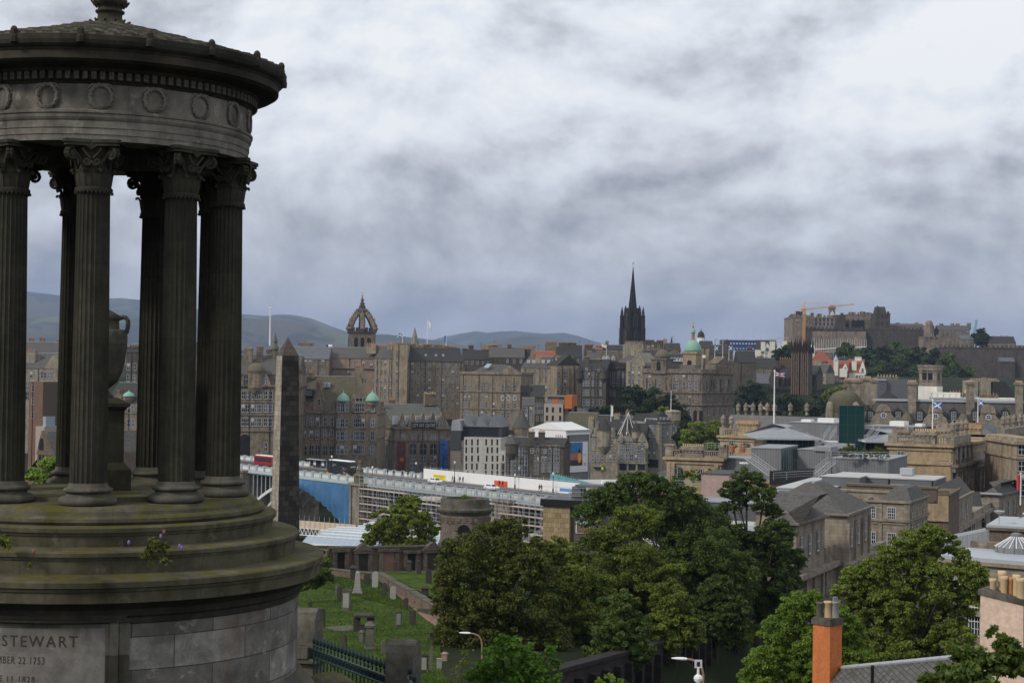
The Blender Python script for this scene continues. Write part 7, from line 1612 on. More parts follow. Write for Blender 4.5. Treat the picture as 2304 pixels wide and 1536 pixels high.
b=MB(st_obed);b.box(-2.0,-2.0,-2,2.0,2.0,.8);b.hip(-2,-2,2,2,.8,.4,.4,.4);b.build('plinth',e)
A=at(1045,1230,208);A.z=gz(A.x,A.y)-1.5;H_=at(1045,1120,208).z-A.z;zc=at(1045,1147,208).z-A.z;r_=55*208/FPX
e=empty('round_tomb',A,0,'round brown stone tomb tower with a niche and an overgrown open top','tomb');b=MB(st_tower)
b.lathe([(r_,-1),(r_,zc-1.6),(r_+.05,zc-1.55),(r_+.05,zc-.5)],40,ur=r_,cap=False);dr_=b
b=MB(m_mon);b.lathe([(r_+.05,zc-.5),(r_+.45,zc),(r_+.5,zc+.25),(r_+.05,zc+.45),(r_-.05,H_),(r_-.7,H_),(r_-.7,H_-1.2),(.1,H_-1.3)],40,ur=r_,cap=False);b.build('cornice',e)
for k in range(22):a=2*PI*k/22;b=None
b=dr_
for k in range(26):a=2*PI*k/26;b.lathe([(.01,0),(.28,0),(.28,.06)],8,0,0)if False else b.box((r_+.02)*math.sin(a)-.2,-(r_+.02)*math.cos(a)-.2,zc-1.3,(r_+.02)*math.sin(a)+.2,-(r_+.02)*math.cos(a)+.2,zc-.8)
b.build('drum',e)
ni=empty('niche',(0,-r_-.02,zc-4.6),R(-8));ni.parent=e;link('recess',win_mesh(1.5,3.0,'darkarch'),ni);b=MB(st_tower);n=10
for k in range(n):a0,a1=PI*k/n,PI*(k+1)/n;b.slab([(.8*math.cos(a0),2.25+.8*math.sin(a0)),(1.25*math.cos(a0),2.25+1.25*math.sin(a0)),(1.25*math.cos(a1),2.25+1.25*math.sin(a1)),(.8*math.cos(a1),2.25+.8*math.sin(a1))],-.12,.4)
b.build('arch',ni);b=MB(m_mon);b.lathe([(.35,0),(.3,.2),(.15,.5),(.36,.9),(.42,1.4),(.2,1.6),(.1,1.9)],12,0,-.1);b.build('urn',ni)
b=MB(m_black);b.box(-.25,-.05,3.5,.25,.15,3.75);b.build('plaque',ni)
pts=[on(700,1283),on(742,1287),on(1010,1283)]
e=empty('tomb_wall',pts[1],0,'long dark burial wall of niches, piers and low pediments at the far side of the lawn','wall')
p0,p1,p2=[p-pts[1]for p in pts];d=Vector((p2 .x,p2 .y,0));Lw=d.length;e.rotation_euler.z=math.atan2(d.y,d.x)
k_=pts[1].y/FPX;hh=50*k_
b=MB(st_rubble);b.box(0,0,-1,Lw,1.2,hh);b.build('wall',e)
b=MB(m_graved);b.box(-.1,-.15,hh,Lw,1.35,hh+.22);b.build('coping',e)
random.seed(21);x=.3;i=0
while x<Lw-3:
 w_=random.uniform(1.6,2.4);b=MB(st_soot);z_=hh*random.uniform(.78,.98)
 b.box(x,-.35,-1,x+.45,0,z_);b.box(x+w_-.45,-.35,-1,x+w_,0,z_);b.box(x-.12,-.45,z_,x+w_+.12,0,z_+.3)
 if i%3==1:b.slab([(x-.2,z_+.3),(x+w_+.2,z_+.3),(x+w_/2,z_+1.15)],-.5,.6)
 b.build('niche_surround',e);b=MB([st_black,m_graved,m_path][i%3]);b.box(x+.45,-.06,-.5,x+w_-.45,-.004,z_);b.build('niche_back',e);x+=w_+random.uniform(.1,.9);i+=1
sw=MB(st_rubble);a=pts[0];c=pts[1];dd=(c-a);sd_=Vector((-dd.y,dd.x,0)).normalized()*.5;h1=hh*1.0
P4=[a-sd_,c-sd_,c+sd_,a+sd_];V=[(p.x,p.y,p.z-1)for p in P4]+[(p.x,p.y,p.z+h1)for p in P4]
sw.add(V,[(0,1,5,4),(1,2,6,5),(2,3,7,6),(3,0,4,7),(4,5,6,7)]);obj1('tomb_enclosure',sw,'brown rubble side wall of an old roofless tomb, left of the niche wall','wall')
def wallrun(name,label,pix,h,t,mat,cope=None):
 pp=[on(*q)for q in pix];b=MB(mat)
 for a,c in zip(pp[:-1],pp[1:]):
  n=max(2,int((c-a).length/2.0))
  for k in range(n):
   u,v=a.lerp(c,k/n),a.lerp(c,(k+1)/n);s=Vector((-(v-u).y,(v-u).x,0)).normalized()*t/2;hz_=h+random.uniform(-.04,.04)
   zu,zv=gz(u.x,u.y),gz(v.x,v.y)
   V=[(u.x-s.x,u.y-s.y,zu-.5),(v.x-s.x,v.y-s.y,zv-.5),(v.x+s.x,v.y+s.y,zv-.5),(u.x+s.x,u.y+s.y,zu-.5),(u.x-s.x,u.y-s.y,zu+hz_),(v.x-s.x,v.y-s.y,zv+hz_),(v.x+s.x,v.y+s.y,zv+hz_),(u.x+s.x,u.y+s.y,zu+hz_)]
   b.use(mat);b.add(V,[(0,1,5,4),(1,2,6,5),(2,3,7,6),(3,0,4,7),(4,5,6,7)])
   if cope:
    b.use(cope);s2=s*1.3;V=[(u.x-s2 .x,u.y-s2 .y,zu+hz_),(v.x-s2 .x,v.y-s2 .y,zv+hz_),(v.x+s2 .x,v.y+s2 .y,zv+hz_),(u.x+s2 .x,u.y+s2 .y,zu+hz_)];V+=[(x,y,z+.12)for x,y,z in V]
    b.add(V,[(0,1,5,4),(1,2,6,5),(2,3,7,6),(3,0,4,7),(4,5,6,7)])
 return obj1(name,b,label,'wall')
wallrun('retaining_wall','low red brown rubble wall running beside the graveyard path',[(740,1296),(856,1308),(930,1350),(1010,1402)],.75,.5,st_rubble,m_grave)
wallrun('kerb_wall','short stone kerb across the graveyard path',[(944,1378),(992,1386)],.4,.4,m_graved)
def grave(px,pyb,hp,wp,kind,mat,label,tilt=0.0,group=None):
 p=on(px,pyb);k=p.y/FPX;h,w=hp*k,wp*k;e=empty('gravestone',p-Vector((0,0,.15)),random.uniform(-.35,.25),label,'gravestone',group);t=max(.16,w*.3);h+=.15
 e.rotation_euler.y=tilt;b=MB(mat)
 if kind=='slab':
  b.box(-w*.6,-t*.9,0,w*.6,t*.9,h*.1);b.build('base',e);b=MB(mat);n=6
  b.slab([(-w/2,h*.1),(w/2,h*.1),(w/2,h*.85)]+[(w/2*math.cos(PI*i/n),h*.85+h*.15*math.sin(PI*i/n))for i in range(1,n)]+[(-w/2,h*.85)],-t/2,t/2);b.build('stone',e)
 elif kind=='flat':
  b.box(-w*.6,-t,0,w*.6,t,h*.12);b.build('base',e);b=MB(mat);b.box(-w/2,-t/2,h*.12,w/2,t/2,h*.92);b.box(-w*.56,-t*.6,h*.92,w*.56,t*.6,h);b.build('stone',e)
 elif kind=='face':
  b.box(-w*.6,-t,0,w*.6,t,h*.14);b.build('base',e);b=MB(mat);b.box(-w/2,-t/2,h*.14,w/2,t/2,h*.88);b.slab([(-w*.58,h*.88),(w*.58,h*.88),(0,h)],-t*.65,t*.65);b.build('stone',e);b=MB(m_gravel);b.box(-w*.34,-t/2-.02,h*.25,w*.34,-t/2-.002,h*.8);b.build('panel',e)
 elif kind=='obelisk':
  b.box(-w/2,-w/2,0,w/2,w/2,h*.16);b.box(-w*.4,-w*.4,h*.16,w*.4,w*.4,h*.28);b.build('base',e);b=MB(mat);q=w*.32;b.prism([(-q,-q),(q,-q),(q,q),(-q,q)],h*.28,h*.93,[(-q*.66,-q*.66),(q*.66,-q*.66),(q*.66,q*.66),(-q*.66,q*.66)]);q*=.66;b.add([(-q,-q,h*.93),(q,-q,h*.93),(q,q,h*.93),(-q,q,h*.93),(0,0,h)],[(0,1,4),(1,2,4),(2,3,4),(3,0,4)]);b.build('shaft',e)
 elif kind=='pedestal':
  b.box(-w/2,-w/2,0,w/2,w/2,h*.18);b.hip(-w/2,-w/2,w/2,w/2,h*.18,h*.05,w*.1,w*.1);b.build('base',e);b=MB(mat);q=w*.36;b.box(-q,-q,h*.23,q,q,h*.84);b.box(-w*.46,-w*.46,h*.84,w*.46,w*.46,h*.9);b.hip(-w*.42,-w*.42,w*.42,w*.42,h*.9,h*.1,w*.2,w*.2);b.build('stone',e)
 return e
G=m_grave;D_=m_graved
grave(860,1283,56,17,'obelisk',D_,'tall thin dark obelisk standing before the niche wall')
grave(881,1282,30,10,'slab',D_,'dark upright gravestone just right of the thin obelisk')
grave(889,1286,22,8,'flat',D_,'small dark block gravestone beside the upright one near the niche wall')
grave(921,1290,30,12,'pedestal',D_,'dark pedestal grave near the right part of the niche wall')
grave(942,1300,42,16,'obelisk',D_,'stout dark obelisk grave left of the black slab')
grave(964,1322,42,13,'slab',D_,'tall black slab gravestone at the edge of the upper grass')
grave(956,1353,36,22,'pedestal',D_,'dark pedestal monument where the upper grass ends by the wall')
grave(794,1308,36,17,'pedestal',D_,'dark square pedestal grave left of the pale obelisk')
grave(804,1336,52,22,'obelisk',m_gravel,'pale grey obelisk grave high on the lawn')
grave(826,1317,28,14,'slab',D_,'dark slab gravestone between the pale obelisk and the white slab')
grave(844,1323,38,14,'slab',m_gravel,'almost white upright gravestone at the low wall')
grave(759,1342,30,9,'slab',G,'leftmost of two narrow grey stones standing close together',-.04)
grave(764,1352,34,11,'slab',G,'front one of two narrow grey stones standing close together')
grave(779,1376,54,20,'face',G,'tall pedestal grave with a pale front panel on the lawn')
grave(698,1368,16,8,'slab',D_,'small grey stone just above the barrel topped gate pier')
grave(725,1411,44,11,'slab',D_,'tall dark slab right of the left gate pier',.03)
grave(864,1340,30,11,'slab',D_,'dark gravestone leaning on the path wall',.03)
grave(884,1350,32,13,'slab',m_gravel,'pale round topped gravestone against the path wall')
grave(913,1369,25,11,'slab',D_,'dark gravestone at the lower end of the path wall')
grave(984,1388,18,12,'slab',m_gravep,'pink round topped gravestone beside the path')
grave(896,1411,40,14,'face',G,'dark arched gravestone with a pale face in the middle of the lawn')
grave(928,1407,34,14,'flat',D_,'dark square gravestone right of the pale faced one')
grave(774,1458,32,13,'slab',D_,'dark leaning slab behind the railing',-.05)
grave(814,1447,30,14,'pedestal',G,'small stone pillar beside the big mossy pillar')
grave(832,1464,66,26,'pedestal',m_mon,'big mossy pillar monument in front of the table tomb')
grave(864,1474,36,13,'slab',G,'grey slab between the big mossy pillar and the right gate pier')
grave(972,1446,28,12,'pedestal',D_,'dark stone under the edge of the olive trees')
grave(954,1512,44,17,'face',D_,'broad framed gravestone right of the right gate pier');grave(970,1514,62,8,'slab',G,'tall thin slab next to the broad framed gravestone');grave(988,1506,26,11,'flat',m_gravel,'grey block stone right of the tall thin slab');grave(1000,1488,22,16,'pedestal',m_gravep,'reddish stone under the olive trees')
p=on(818,1420);k=p.y/FPX;e=empty('table_tomb',p,.15,'flat topped table tomb on thick legs on the lawn','tomb');w_=22*k;b=MB(D_);b.box(-w_,-.6,34*k,w_,.6,38*k);b.hip(-w_,-.6,w_,.6,38*k,2*k,.1,.1);b.build('top',e)
for x in(-.7,.7):b=MB(D_);b.box(w_*x-.25,-.45,-.1,w_*x+.25,.45,34*k);b.build('leg',e)
b=MB(D_);b.box(-w_*1.0,-.5,-.1,w_*1.0,.5,14*k);b.build('plinth',e)
p=on(778,1418);b=MB(G);b.box(-1.0,-1.6,-.05,1.0,1.6,.12);obj1('ledger_stone',b,'flat ledger stone lying in the grass left of the table tomb','gravestone',None,p,.5)
person('tiny figure in a blue top on the gravel below the niche wall',on(1021,1282),.4,m_cblue,stride=.1)
# ---------------------------------------------------------------- gate piers and railing beside the temple
def pier(label,px,pytop,Y_,w):
 T=at(px,pytop,Y_);zb=T.z-3.4;e=empty('gate_pier',(T.x,Y_,zb),R(-14),label,'gate pier');h=3.4;b=MB(m_mon);q=w/2
 b.box(-q,-q,-2,q,q,h-1.55);b.box(-q*.72,-q-.012,.1,q*.72,-q,h-1.75);b.hip(-q,-q,q,q,h-1.55,.14,-.10,-.10);b.box(-q-.12,-q-.12,h-1.41,q+.12,q+.12,h-1.28);b.build('shaft',e)
 b=MB(m_mon);n=12;s=MB(m_mon)
 pts=[(q*1.02,h-1.28),(q*1.02,h-.55)]+[(q*1.02*math.cos(PI*i/n),h-.55+.55*math.sin(PI*i/n))for i in range(1,n)]+[(-q*1.02,h-.55),(-q*1.02,h-1.28)]
 V=[(-q,x,z)for x,z in pts]+[(q,x,z)for x,z in pts];m=len(pts)
 b.add(V,[tuple(range(m-1,-1,-1)),tuple(range(m,2*m))]+[(i,(i+1)%m,m+(i+1)%m,m+i)for i in range(m)]);b.box(-q*.62,-q-.16,h-1.28,q*.62,-q-.002,h-.98);b.build('barrel_cap',e);return e
pier('stone gate pier with a barrel shaped cap, half behind the temple base',692,1366,43,.66);pier('stone gate pier with a barrel shaped cap at the right end of the iron railing',909,1437,37,.66)
A,C=at(703,1440,42.6),at(880,1502,37.3);fd=Vector((C.x-A.x,C.y-A.y,0));FL=fd.length;e=empty('railing',A,math.atan2(fd.y,fd.x),'dark green iron railing with spear heads between the two gate piers','railing')
slope=(C.z-A.z)/FL;b=MB(m_iron)
for dz_ in(-.22,-.42,-1.55):b.tube((0,0,dz_),(FL,0,dz_+slope*FL),.035,6)
b.build('rail',e);bm_=MB(m_iron);bm_.tube((0,0,-1.75),(0,0,-.1),.022,6);bm_.lathe([(.022,-.12),(.05,-.10),(.025,-.07),(.055,-.02),(.05,.05),(.01,.16)],8);bar=bm_.mesh('bar');nb=21
for k in range(nb):x=FL*(k+.5)/nb;link('bar',bar,e,(x,0,slope*x))
b=MB(m_iron)
for k in range(nb-1):x=FL*(k+1)/nb;b.lathe([(.0,0),(.001,0)],4)if False else b.tube((x,0,slope*x-.38),(x,0,slope*x-.26),.05,8)
b.build('scroll',e)
A,C=at(918,1500,36.2),at(990,1545,34);fd=Vector((C.x-A.x,C.y-A.y,0));FL=fd.length;e=empty('railing',A,math.atan2(fd.y,fd.x),'short run of the iron railing just right of the right gate pier','railing');slope=(C.z-A.z)/FL-.35;b=MB(m_iron)
for dz_ in(-.22,-.42):b.tube((0,0,dz_),(FL,0,dz_+slope*FL),.035,6)
b.build('rail',e)
for k in range(7):x=FL*(k+.5)/7;link('bar',bar,e,(x,0,slope*x))
p=at(742,1536,33);b=MB(m_step);n=10;b.slab([(.5,-3),(.5,0)]+[(.5*math.cos(PI*i/n),.28*math.sin(PI*i/n))for i in range(1,n)]+[(-.5,0),(-.5,-3)],-.6,.6);obj1('gate_pier',b,'rounded stone pier top at the lower edge of the picture','gate pier',None,(p.x+.1,p.y,p.z-.15),R(20))
# ---------------------------------------------------------------- street below the trees
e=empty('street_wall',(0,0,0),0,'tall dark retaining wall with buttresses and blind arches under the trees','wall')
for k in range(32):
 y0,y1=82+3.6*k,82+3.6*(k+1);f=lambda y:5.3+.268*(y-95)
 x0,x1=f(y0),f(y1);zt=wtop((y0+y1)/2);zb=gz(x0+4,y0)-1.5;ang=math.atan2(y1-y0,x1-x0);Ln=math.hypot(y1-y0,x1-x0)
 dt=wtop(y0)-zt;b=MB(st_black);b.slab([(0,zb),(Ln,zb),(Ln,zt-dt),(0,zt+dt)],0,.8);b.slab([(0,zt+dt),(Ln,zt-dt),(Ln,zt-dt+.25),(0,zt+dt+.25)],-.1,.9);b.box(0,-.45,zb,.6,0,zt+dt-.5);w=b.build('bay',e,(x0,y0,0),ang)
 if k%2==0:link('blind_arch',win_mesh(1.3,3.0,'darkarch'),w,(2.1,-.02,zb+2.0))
def lampost(label,px,py,Y_,hd=-1,hgt=8):
 T=at(px,py,Y_);e=empty('street_lamp',(T.x,T.y,T.z-hgt),0,label,'street lamp');b=MB(m_gravep if False else plain('bronze_lamp_pole',(.30,.19,.12),.5));b.path([(0,0,0),(0,0,hgt-.7),(hd*.06,0,hgt-.4),(hd*.22,0,hgt-.16),(hd*.5,0,hgt-.04),(hd*.75,0,hgt)],.05,8);b.build('pole',e)
 b=MB(m_white);b.lathe([(.01,0),(.10,.06),(.13,.25),(.11,.5),(.05,.72),(.01,.75)],12);o=b.build('lamp_head',e,(hd*.70,0,hgt));o.rotation_euler=(0,hd*R(88),0);o.scale=(.55,1,1);return e
lampost('street lamp with a white head on a curved bronze arm, above the dark wall',1583,1482,72)
lampost('street lamp head half hidden among the olive trees',1085,1424,100,-1)
T=at(1571,1512,70);e=empty('ornate_post',(T.x,T.y,T.z-6.45),0,'white ornamental finial carrying a small road sign, below the street lamp','post')
b=MB(m_white);b.lathe([(.5,0),(.5,5.2),(.38,5.3),(.36,5.45),(.52,5.5),(.5,5.56),(.24,5.75),(.11,5.95),(.08,6.0),(.17,6.1),(.2,6.2),(.17,6.3),(.06,6.38),(.05,6.7)],8);b.build('finial',e);b=MB(m_frame);b.box(-.16,-.03,6.65,.16,.03,7.0);b.use(m_ink);b.box(-.07,-.04,6.72,.07,-.03,6.92);b.build('sign',e)
A=at(1640,1520,96);A.z=gz(A.x,A.y);e=empty('bus_shelter',A,R(58),'bus shelter with a grey roof and a lit poster against the dark wall','bus shelter');b=MB(m_zincroof);b.box(-2.6,-.7,2.3,2.6,.8,2.42);b.build('roof',e);b=MB(m_dframe)
for x in(-2.4,0,2.4):b.box(x-.04,.6,0,x+.04,.7,2.3)
b.build('frame',e);b=MB(m_glass);b.box(-2.4,.63,.4,2.4,.67,2.2);b.build('glass_panel',e);b=MB(m_frame);b.box(-2.6,-.6,.5,-2.5,.6,2.1);b.build('poster',e)
b=MB(m_black);p=at(1525,1450,100);b.tube((0,0,-9),(0,0,0),.07,6);b.use(m_ysign);b.box(-.12,-.1,-3.3,.12,.1,-2.7);obj1('post',b,'thin black post with a small yellow box before the dark wall','post',None,p)
# ---------------------------------------------------------------- chimneys and roof in the lower right corner
T=at(1862,1403,62);e=empty('house',(T.x,T.y,T.z-9),0,'house with an orange painted chimney and a grey slate roof, lower right','house')
k=62/FPX;w_=46*k;h=9
ch=MB(m_orange);ch.box(-w_/2,-w_/2,3,w_/2,w_/2,h);cho=ch.build('chimney',e,(0,0,0),R(44));b=MB(m_grave);q=w_/2+.05;b.box(-q,-q,h,q,q,h+.2);b.box(-q+.04,-q+.04,h+.2,q-.04,q-.04,h+.27);b.build('chimney_cap',cho)
pm=[]
for i,(x,y,m,hh_)in enumerate(((-.22,.22,m_grave,.58),(0,0,m_pot2,.62),(.2,-.2,m_gravel,.62))):
 b=MB(m);b.smooth=True;b.lathe([(.15,0),(.135,hh_*.85),(.165,hh_*.9),(.16,hh_),(.1,hh_),(.1,hh_-.2)],14,cap=False);b.build('chimney_pot',cho,(x,y,h+.26))
b=MB(m_zinc);b.tube((.2,-.2,h+.8),(.2,-.2,h+1.05),.1,10);b.build('cowl',cho)
m_fgslate=stone('near_grey_slates',(.115,.108,.112),(.175,.165,.165),.30,.17,.35,.25,.012,.6,.5,joint=.35)
rA,rC=at(1890,1503,62)-e.location,at(2180,1476,52)-e.location;nrm=Vector(((rC-rA).y,-(rC-rA).x,0)).normalized();dn=nrm*4.0+Vector((0,0,-3.6));bk=-nrm*4.0+Vector((0,0,-3.6))
b=MB(m_fgslate);b.add([rA,rC,rC+dn,rA+dn,rC+bk,rA+bk],[(3,2,1,0),(0,1,4,5)]);b.use(m_pinkharl);b.add([rA+dn*.95,rC+dn*.95,rC+dn*.95-Vector((0,0,6)),rA+dn*.95-Vector((0,0,6))],[(0,3,2,1)]);b.build('roof',e)
b=MB(m_lead);n=11
for i in range(n):
 p,q=rA.lerp(rC,i/n),rA.lerp(rC,(i+.96)/n);b.tube(p+Vector((0,0,.02)),q+Vector((0,0,.02)),.085,8)
b.build('ridge',e);b=MB(m_black);p=rA.lerp(rC,.5)+dn*.25;b.tube(p,p+Vector((0,0,.85)),.06,8);b.build('vent_pipe',e)
b=MB(m_orange);b.box(-.9,-.9,3,2.2,.9,5.2);b.build('gable_wall',e,(0,0,1.0),R(44))
T=at(2206,1336,64);e=empty('house',(T.x,T.y,T.z-14),R(-33),'pink rendered house gable with a row of buff chimney pots, at the right edge','house')
b=MB(m_pinkharl);b.slab([(0,0),(7,0),(7,13.2),(2.05,13.7),(2.04,11.2),(1.72,11.2),(1.7,13.7),(0,14)],0,1.3);b.box(0,1.3,0,7,8,10);b.box(1.6,.25,11,2.2,1.2,13.3);b.build('wall',e)
b=MB(m_grave);b.slab([(-.08,14),(1.74,13.72),(1.74,13.9),(.3,14.2),(-.08,14.2)],-.06,1.36);b.slab([(2.0,13.70),(7,13.2),(7,13.45),(2.0,13.95)],-.06,1.36);b.build('coping',e);b=MB(m_soil);b.box(1.73,-.03,11.3,2.03,.2,13.5);b.build('stain_slot',e)
for i,(x,y,m,hh_,r)in enumerate(((.35,.5,m_pot2,.75,.13),(.62,.8,m_pot2,1.05,.15),(.82,.4,m_pot2,.9,.13),(1.02,.6,m_pot,.85,.13),(1.28,.5,m_pot2,.98,.14),(1.5,.35,m_pot2,.88,.17),(2.35,.6,m_pot2,.8,.15),(2.75,.6,m_pot2,.8,.15))):
 b=MB(m);b.smooth=True;b.lathe([(r,0),(r*.92,hh_*.8),(r*1.12,hh_*.86),(r*1.08,hh_),(r*.7,hh_),(r*.7,hh_-.2)],14,cap=False);b.build('chimney_pot',e,(x,y,13.85 if x<2 else 13.7))
b=MB(m_zinc);b.tube((1.9,.6,14.4),(3.2,.8,14.9),.035,6);b.tube((2.6,.7,14.6),(2.5,.9,15.0),.03,6);b.build('aerial',e)
for i,(pa_,pb_,Ya,w_,lab)in enumerate(((678,842,345,16,'nearest ridged glass bay of the station roof below the bridge'),(712,985,362,14,'second ridged glass bay of the station roof below the bridge'),(800,1200,380,14,'far ridged glass bay of the station roof below the bridge'))):
 zz=at(pa_,1222-i*12,Ya).z;p=at(pa_,1215,Ya);q=at(pb_,1215,Ya-8);e=empty('station_roof',(p.x,p.y,zz-8),math.atan2(q.y-p.y,q.x-p.x),lab,'glass roof');L_=(q-p).length
 b=MB(m_skyglass)
 for k in range(3):y0=k*w_/3;b.gable(0,y0,L_,y0+w_/3,8,1.5,'x')
 b.build('glazing',e);b=MB(m_white)
 for k in range(3):
  y0=k*w_/3;b.box(0,y0-.15,7.8,L_,y0+.15,8.15);b.box(0,y0+w_/6-.12,9.42,L_,y0+w_/6+.12,9.62)
  for j in range(int(L_/1.6)):b.tube((j*1.6,y0,8.03),(j*1.6,y0+w_/6,9.53),.05,3)
 b.build('glazing_bar',e);b=MB(st_class);b.box(.2,.3,-4,L_-.2,w_-.3,8);b.build('wall',e)
A=at(664,1180,410);q=at(800,1186,400);e=empty('platform_wall',A,math.atan2(q.y-A.y,q.x-A.x),'pale boarded parapet with a white lattice girder beneath the blue sheeting','wall');L_=(q-A).length;b=MB(m_board);b.box(0,0,-.6,L_,.3,1.2);b.build('boarding',e);b=MB(m_white);n=16
for k in range(n):b.tube((L_*k/n,0,-2.4),(L_*(k+.5)/n,0,-.7),.09,4);b.tube((L_*(k+.5)/n,0,-.7),(L_*(k+1)/n,0,-2.4),.09,4)
b.tube((0,0,-2.4),(L_,0,-2.4),.14,4);b.tube((0,0,-.7),(L_,0,-.7),.12,4);b.build('girder',e);b=MB(m_scaf)
for k in range(12):b.tube((L_*k/12,-.3,-1),(L_*k/12,-.3,2.6),.05,4)
b.build('tube',e)
# ---------------------------------------------------------------- trees: leaf sized faces in clumps around the limbs
def leaf_mesh(name,blobs,n,leaf,mat,flat=.75,clump=.42,droop=.25,seed=0,shape=4,fill=.22,sub=9):
 """blobs: (centre, radius). Leaves sit in small tufts spread over every blob, some inside."""
 r=np.random.default_rng(seed);C_,Rr=[],[]
 for c,rad in blobs:
  m=max(4,int(sub*1.6))
  d=r.normal(size=(m,3));d[:,2]+=.35;d/=np.linalg.norm(d,axis=1)[:,None]
  q=rad*r.uniform(.6,1.12,(m,1));C_.append(np.array(c)[None]+d*q*np.array([1,1,flat*1.1]));Rr.append(rad*clump*r.uniform(.5,1.15,m))
  C_.append(np.array(c)[None]);Rr.append(np.array([rad*(.85 if fill else .5)]))
 C_=np.concatenate(C_);Rr=np.concatenate(Rr);w=Rr**1.75*r.uniform(.5,1.4,len(Rr));w/=w.sum()
 k=r.choice(len(C_),n,p=w);d=r.normal(size=(n,3));d/=np.linalg.norm(d,axis=1)[:,None]
 rr=r.uniform(0,1,n)**(1/2.2)*Rr[k];P=C_[k]+d*rr[:,None]*np.array([1,1,.62]);P[:,2]-=droop*(rr**2)/(Rr[k]+.01)*.5
 nrm=d*.55+r.normal(size=(n,3))*.55+np.array([0,0,.45]);nrm/=np.linalg.norm(nrm,axis=1)[:,None]
 t=np.cross(nrm,r.normal(size=(n,3)));t/=np.linalg.norm(t,axis=1)[:,None];b=np.cross(nrm,t)
 s=leaf*r.uniform(.65,1.3,n)[:,None]
 if shape==4:
  V=np.stack([P-t*s*.55,P-b*s*.34+nrm*s*.06,P+t*s*.55,P+b*s*.34+nrm*s*.06],1);nvv=4
 else:
  V=[]
  for a,q in((-.1,.5),(.35,.85),(.8,.55),(1.25,1.0),(PI/2+.0,.62),(PI-1.25,1.0),(PI-.8,.55),(PI-.35,.85),(PI+.1,.5),(PI*1.5,.25)):V.append(P+t*s*(.55*q*math.cos(a))+b*s*(.62*q*math.sin(a))-nrm*s*(.12*q*abs(math.cos(a))))
  V=np.stack(V,1);nvv=V.shape[1]
 me=bpy.data.meshes.new(name);nv=n*nvv
 me.vertices.add(nv);me.vertices.foreach_set('co',V.reshape(-1).astype(np.float32));me.loops.add(nv);me.loops.foreach_set('vertex_index',np.arange(nv,dtype=np.int32))
 me.polygons.add(n);me.polygons.foreach_set('loop_start',np.arange(0,nv,nvv,dtype=np.int32));me.polygons.foreach_set('loop_total',np.full(n,nvv,dtype=np.int32))
 me.materials.append(mat);me.update(calc_edges=True);return me
SEED=[100]
def tree(name,label,Y,base,blobs,n,leaf,mat,cat='tree',group=None,trunk=.0,zb=None,dep=.6,shape=4,sub=9,flat=.75,droop=.25,clump=.42,fill=.22,limbs=True):
 SEED[0]+=1;rg=random.Random(SEED[0]);k=Y/FPX
 B0=at(base[0],base[1],Y);z0=zb if zb is not None else gz(B0 .x,B0 .y);e=empty(name,(B0 .x,B0 .y,z0),0,label,cat,group)
 L=[]
 for q in blobs:
  px,py,r=q[:3];rad=r*k;dy=q[3]*k if len(q)>3 else rg.uniform(-dep,dep)*rad*1.3;p=at(px,py,Y);L.append((Vector((p.x-B0 .x,dy,p.z-z0)),rad))
 top=max(c.z for c,_ in L);tr=trunk or max(.12,top*.022)
 if limbs:
  b=MB(m_bark);fork=Vector((0,0,min(top*.35,min(c.z for c,_ in L)*.8+.1)));mid=Vector((sum(c.x for c,_ in L)/len(L)*.3,0,fork.z));b.tube((0,0,-.5),mid,tr*1.25,8,tr*.9)
  for c,rad in L:
   m1=mid.lerp(c,.5)+Vector((rg.uniform(-.1,.1),rg.uniform(-.1,.1),.12))*(c-mid).length*.5
   b.tube(mid,m1,tr*.55,6,tr*.36);b.tube(m1,c,tr*.36,5,tr*.16)
   for _ in range(5):
    v=Vector((rg.uniform(-1,1),rg.uniform(-1,1),rg.uniform(-.2,1))).normalized();b.tube(c.lerp(m1,rg.uniform(0,.4)),c+v*rad*.85,tr*.13,4,tr*.04)
  b.build('trunk',e)
 if cat=='tree' and Y<300:n=int(n*5.0);leaf*=.74;sub=int(sub*3.2);clump*=.62;droop=max(droop,.45)
 me=leaf_mesh('crown',[(tuple(c),r)for c,r in L],n,leaf,mat,flat,clump,droop,SEED[0],shape,fill,sub);link('crown',me,e);return e
Q=1.0
tree('tree','airy light green tree in front of the scaffolded bridge, left of the round tomb',190,(893,1262),[(880,1178,44),(928,1162,42),(850,1202,30),(962,1192,28),(912,1134,26),(893,1218,40),(945,1218,32),(832,1214,18),(935,1128,14)],9500,.34,lf_mid,clump=.36,sub=8)
tree('tree','big olive tinted lime tree overhanging the graveyard path',112,(1085,1500),[(1050,1245,58),(1115,1222,56),(1178,1268,52),(1150,1192,36),(1055,1330,70),(1165,1345,78),(1100,1425,84),(1215,1425,60),(1020,1420,48),(1035,1500,44),(1015,1275,36),(1160,1490,76),(1005,1370,34),(1100,1545,70),(1230,1500,60),(1110,1290,50),(1105,1365,60),(1220,1300,40),(1005,1320,28),(1210,1230,24)],30000,.23,lf_olive,sub=14)
tree('tree','mid green tree between the olive lime tree and the yellow green one',118,(1290,1520),[(1265,1248,42),(1295,1305,50),(1275,1385,60),(1325,1455,64),(1250,1330,44),(1330,1390,50),(1300,1500,60),(1240,1480,50),(1230,1240,26),(1280,1545,60),(1350,1330,40)],17000,.23,lf_mid,sub=14)
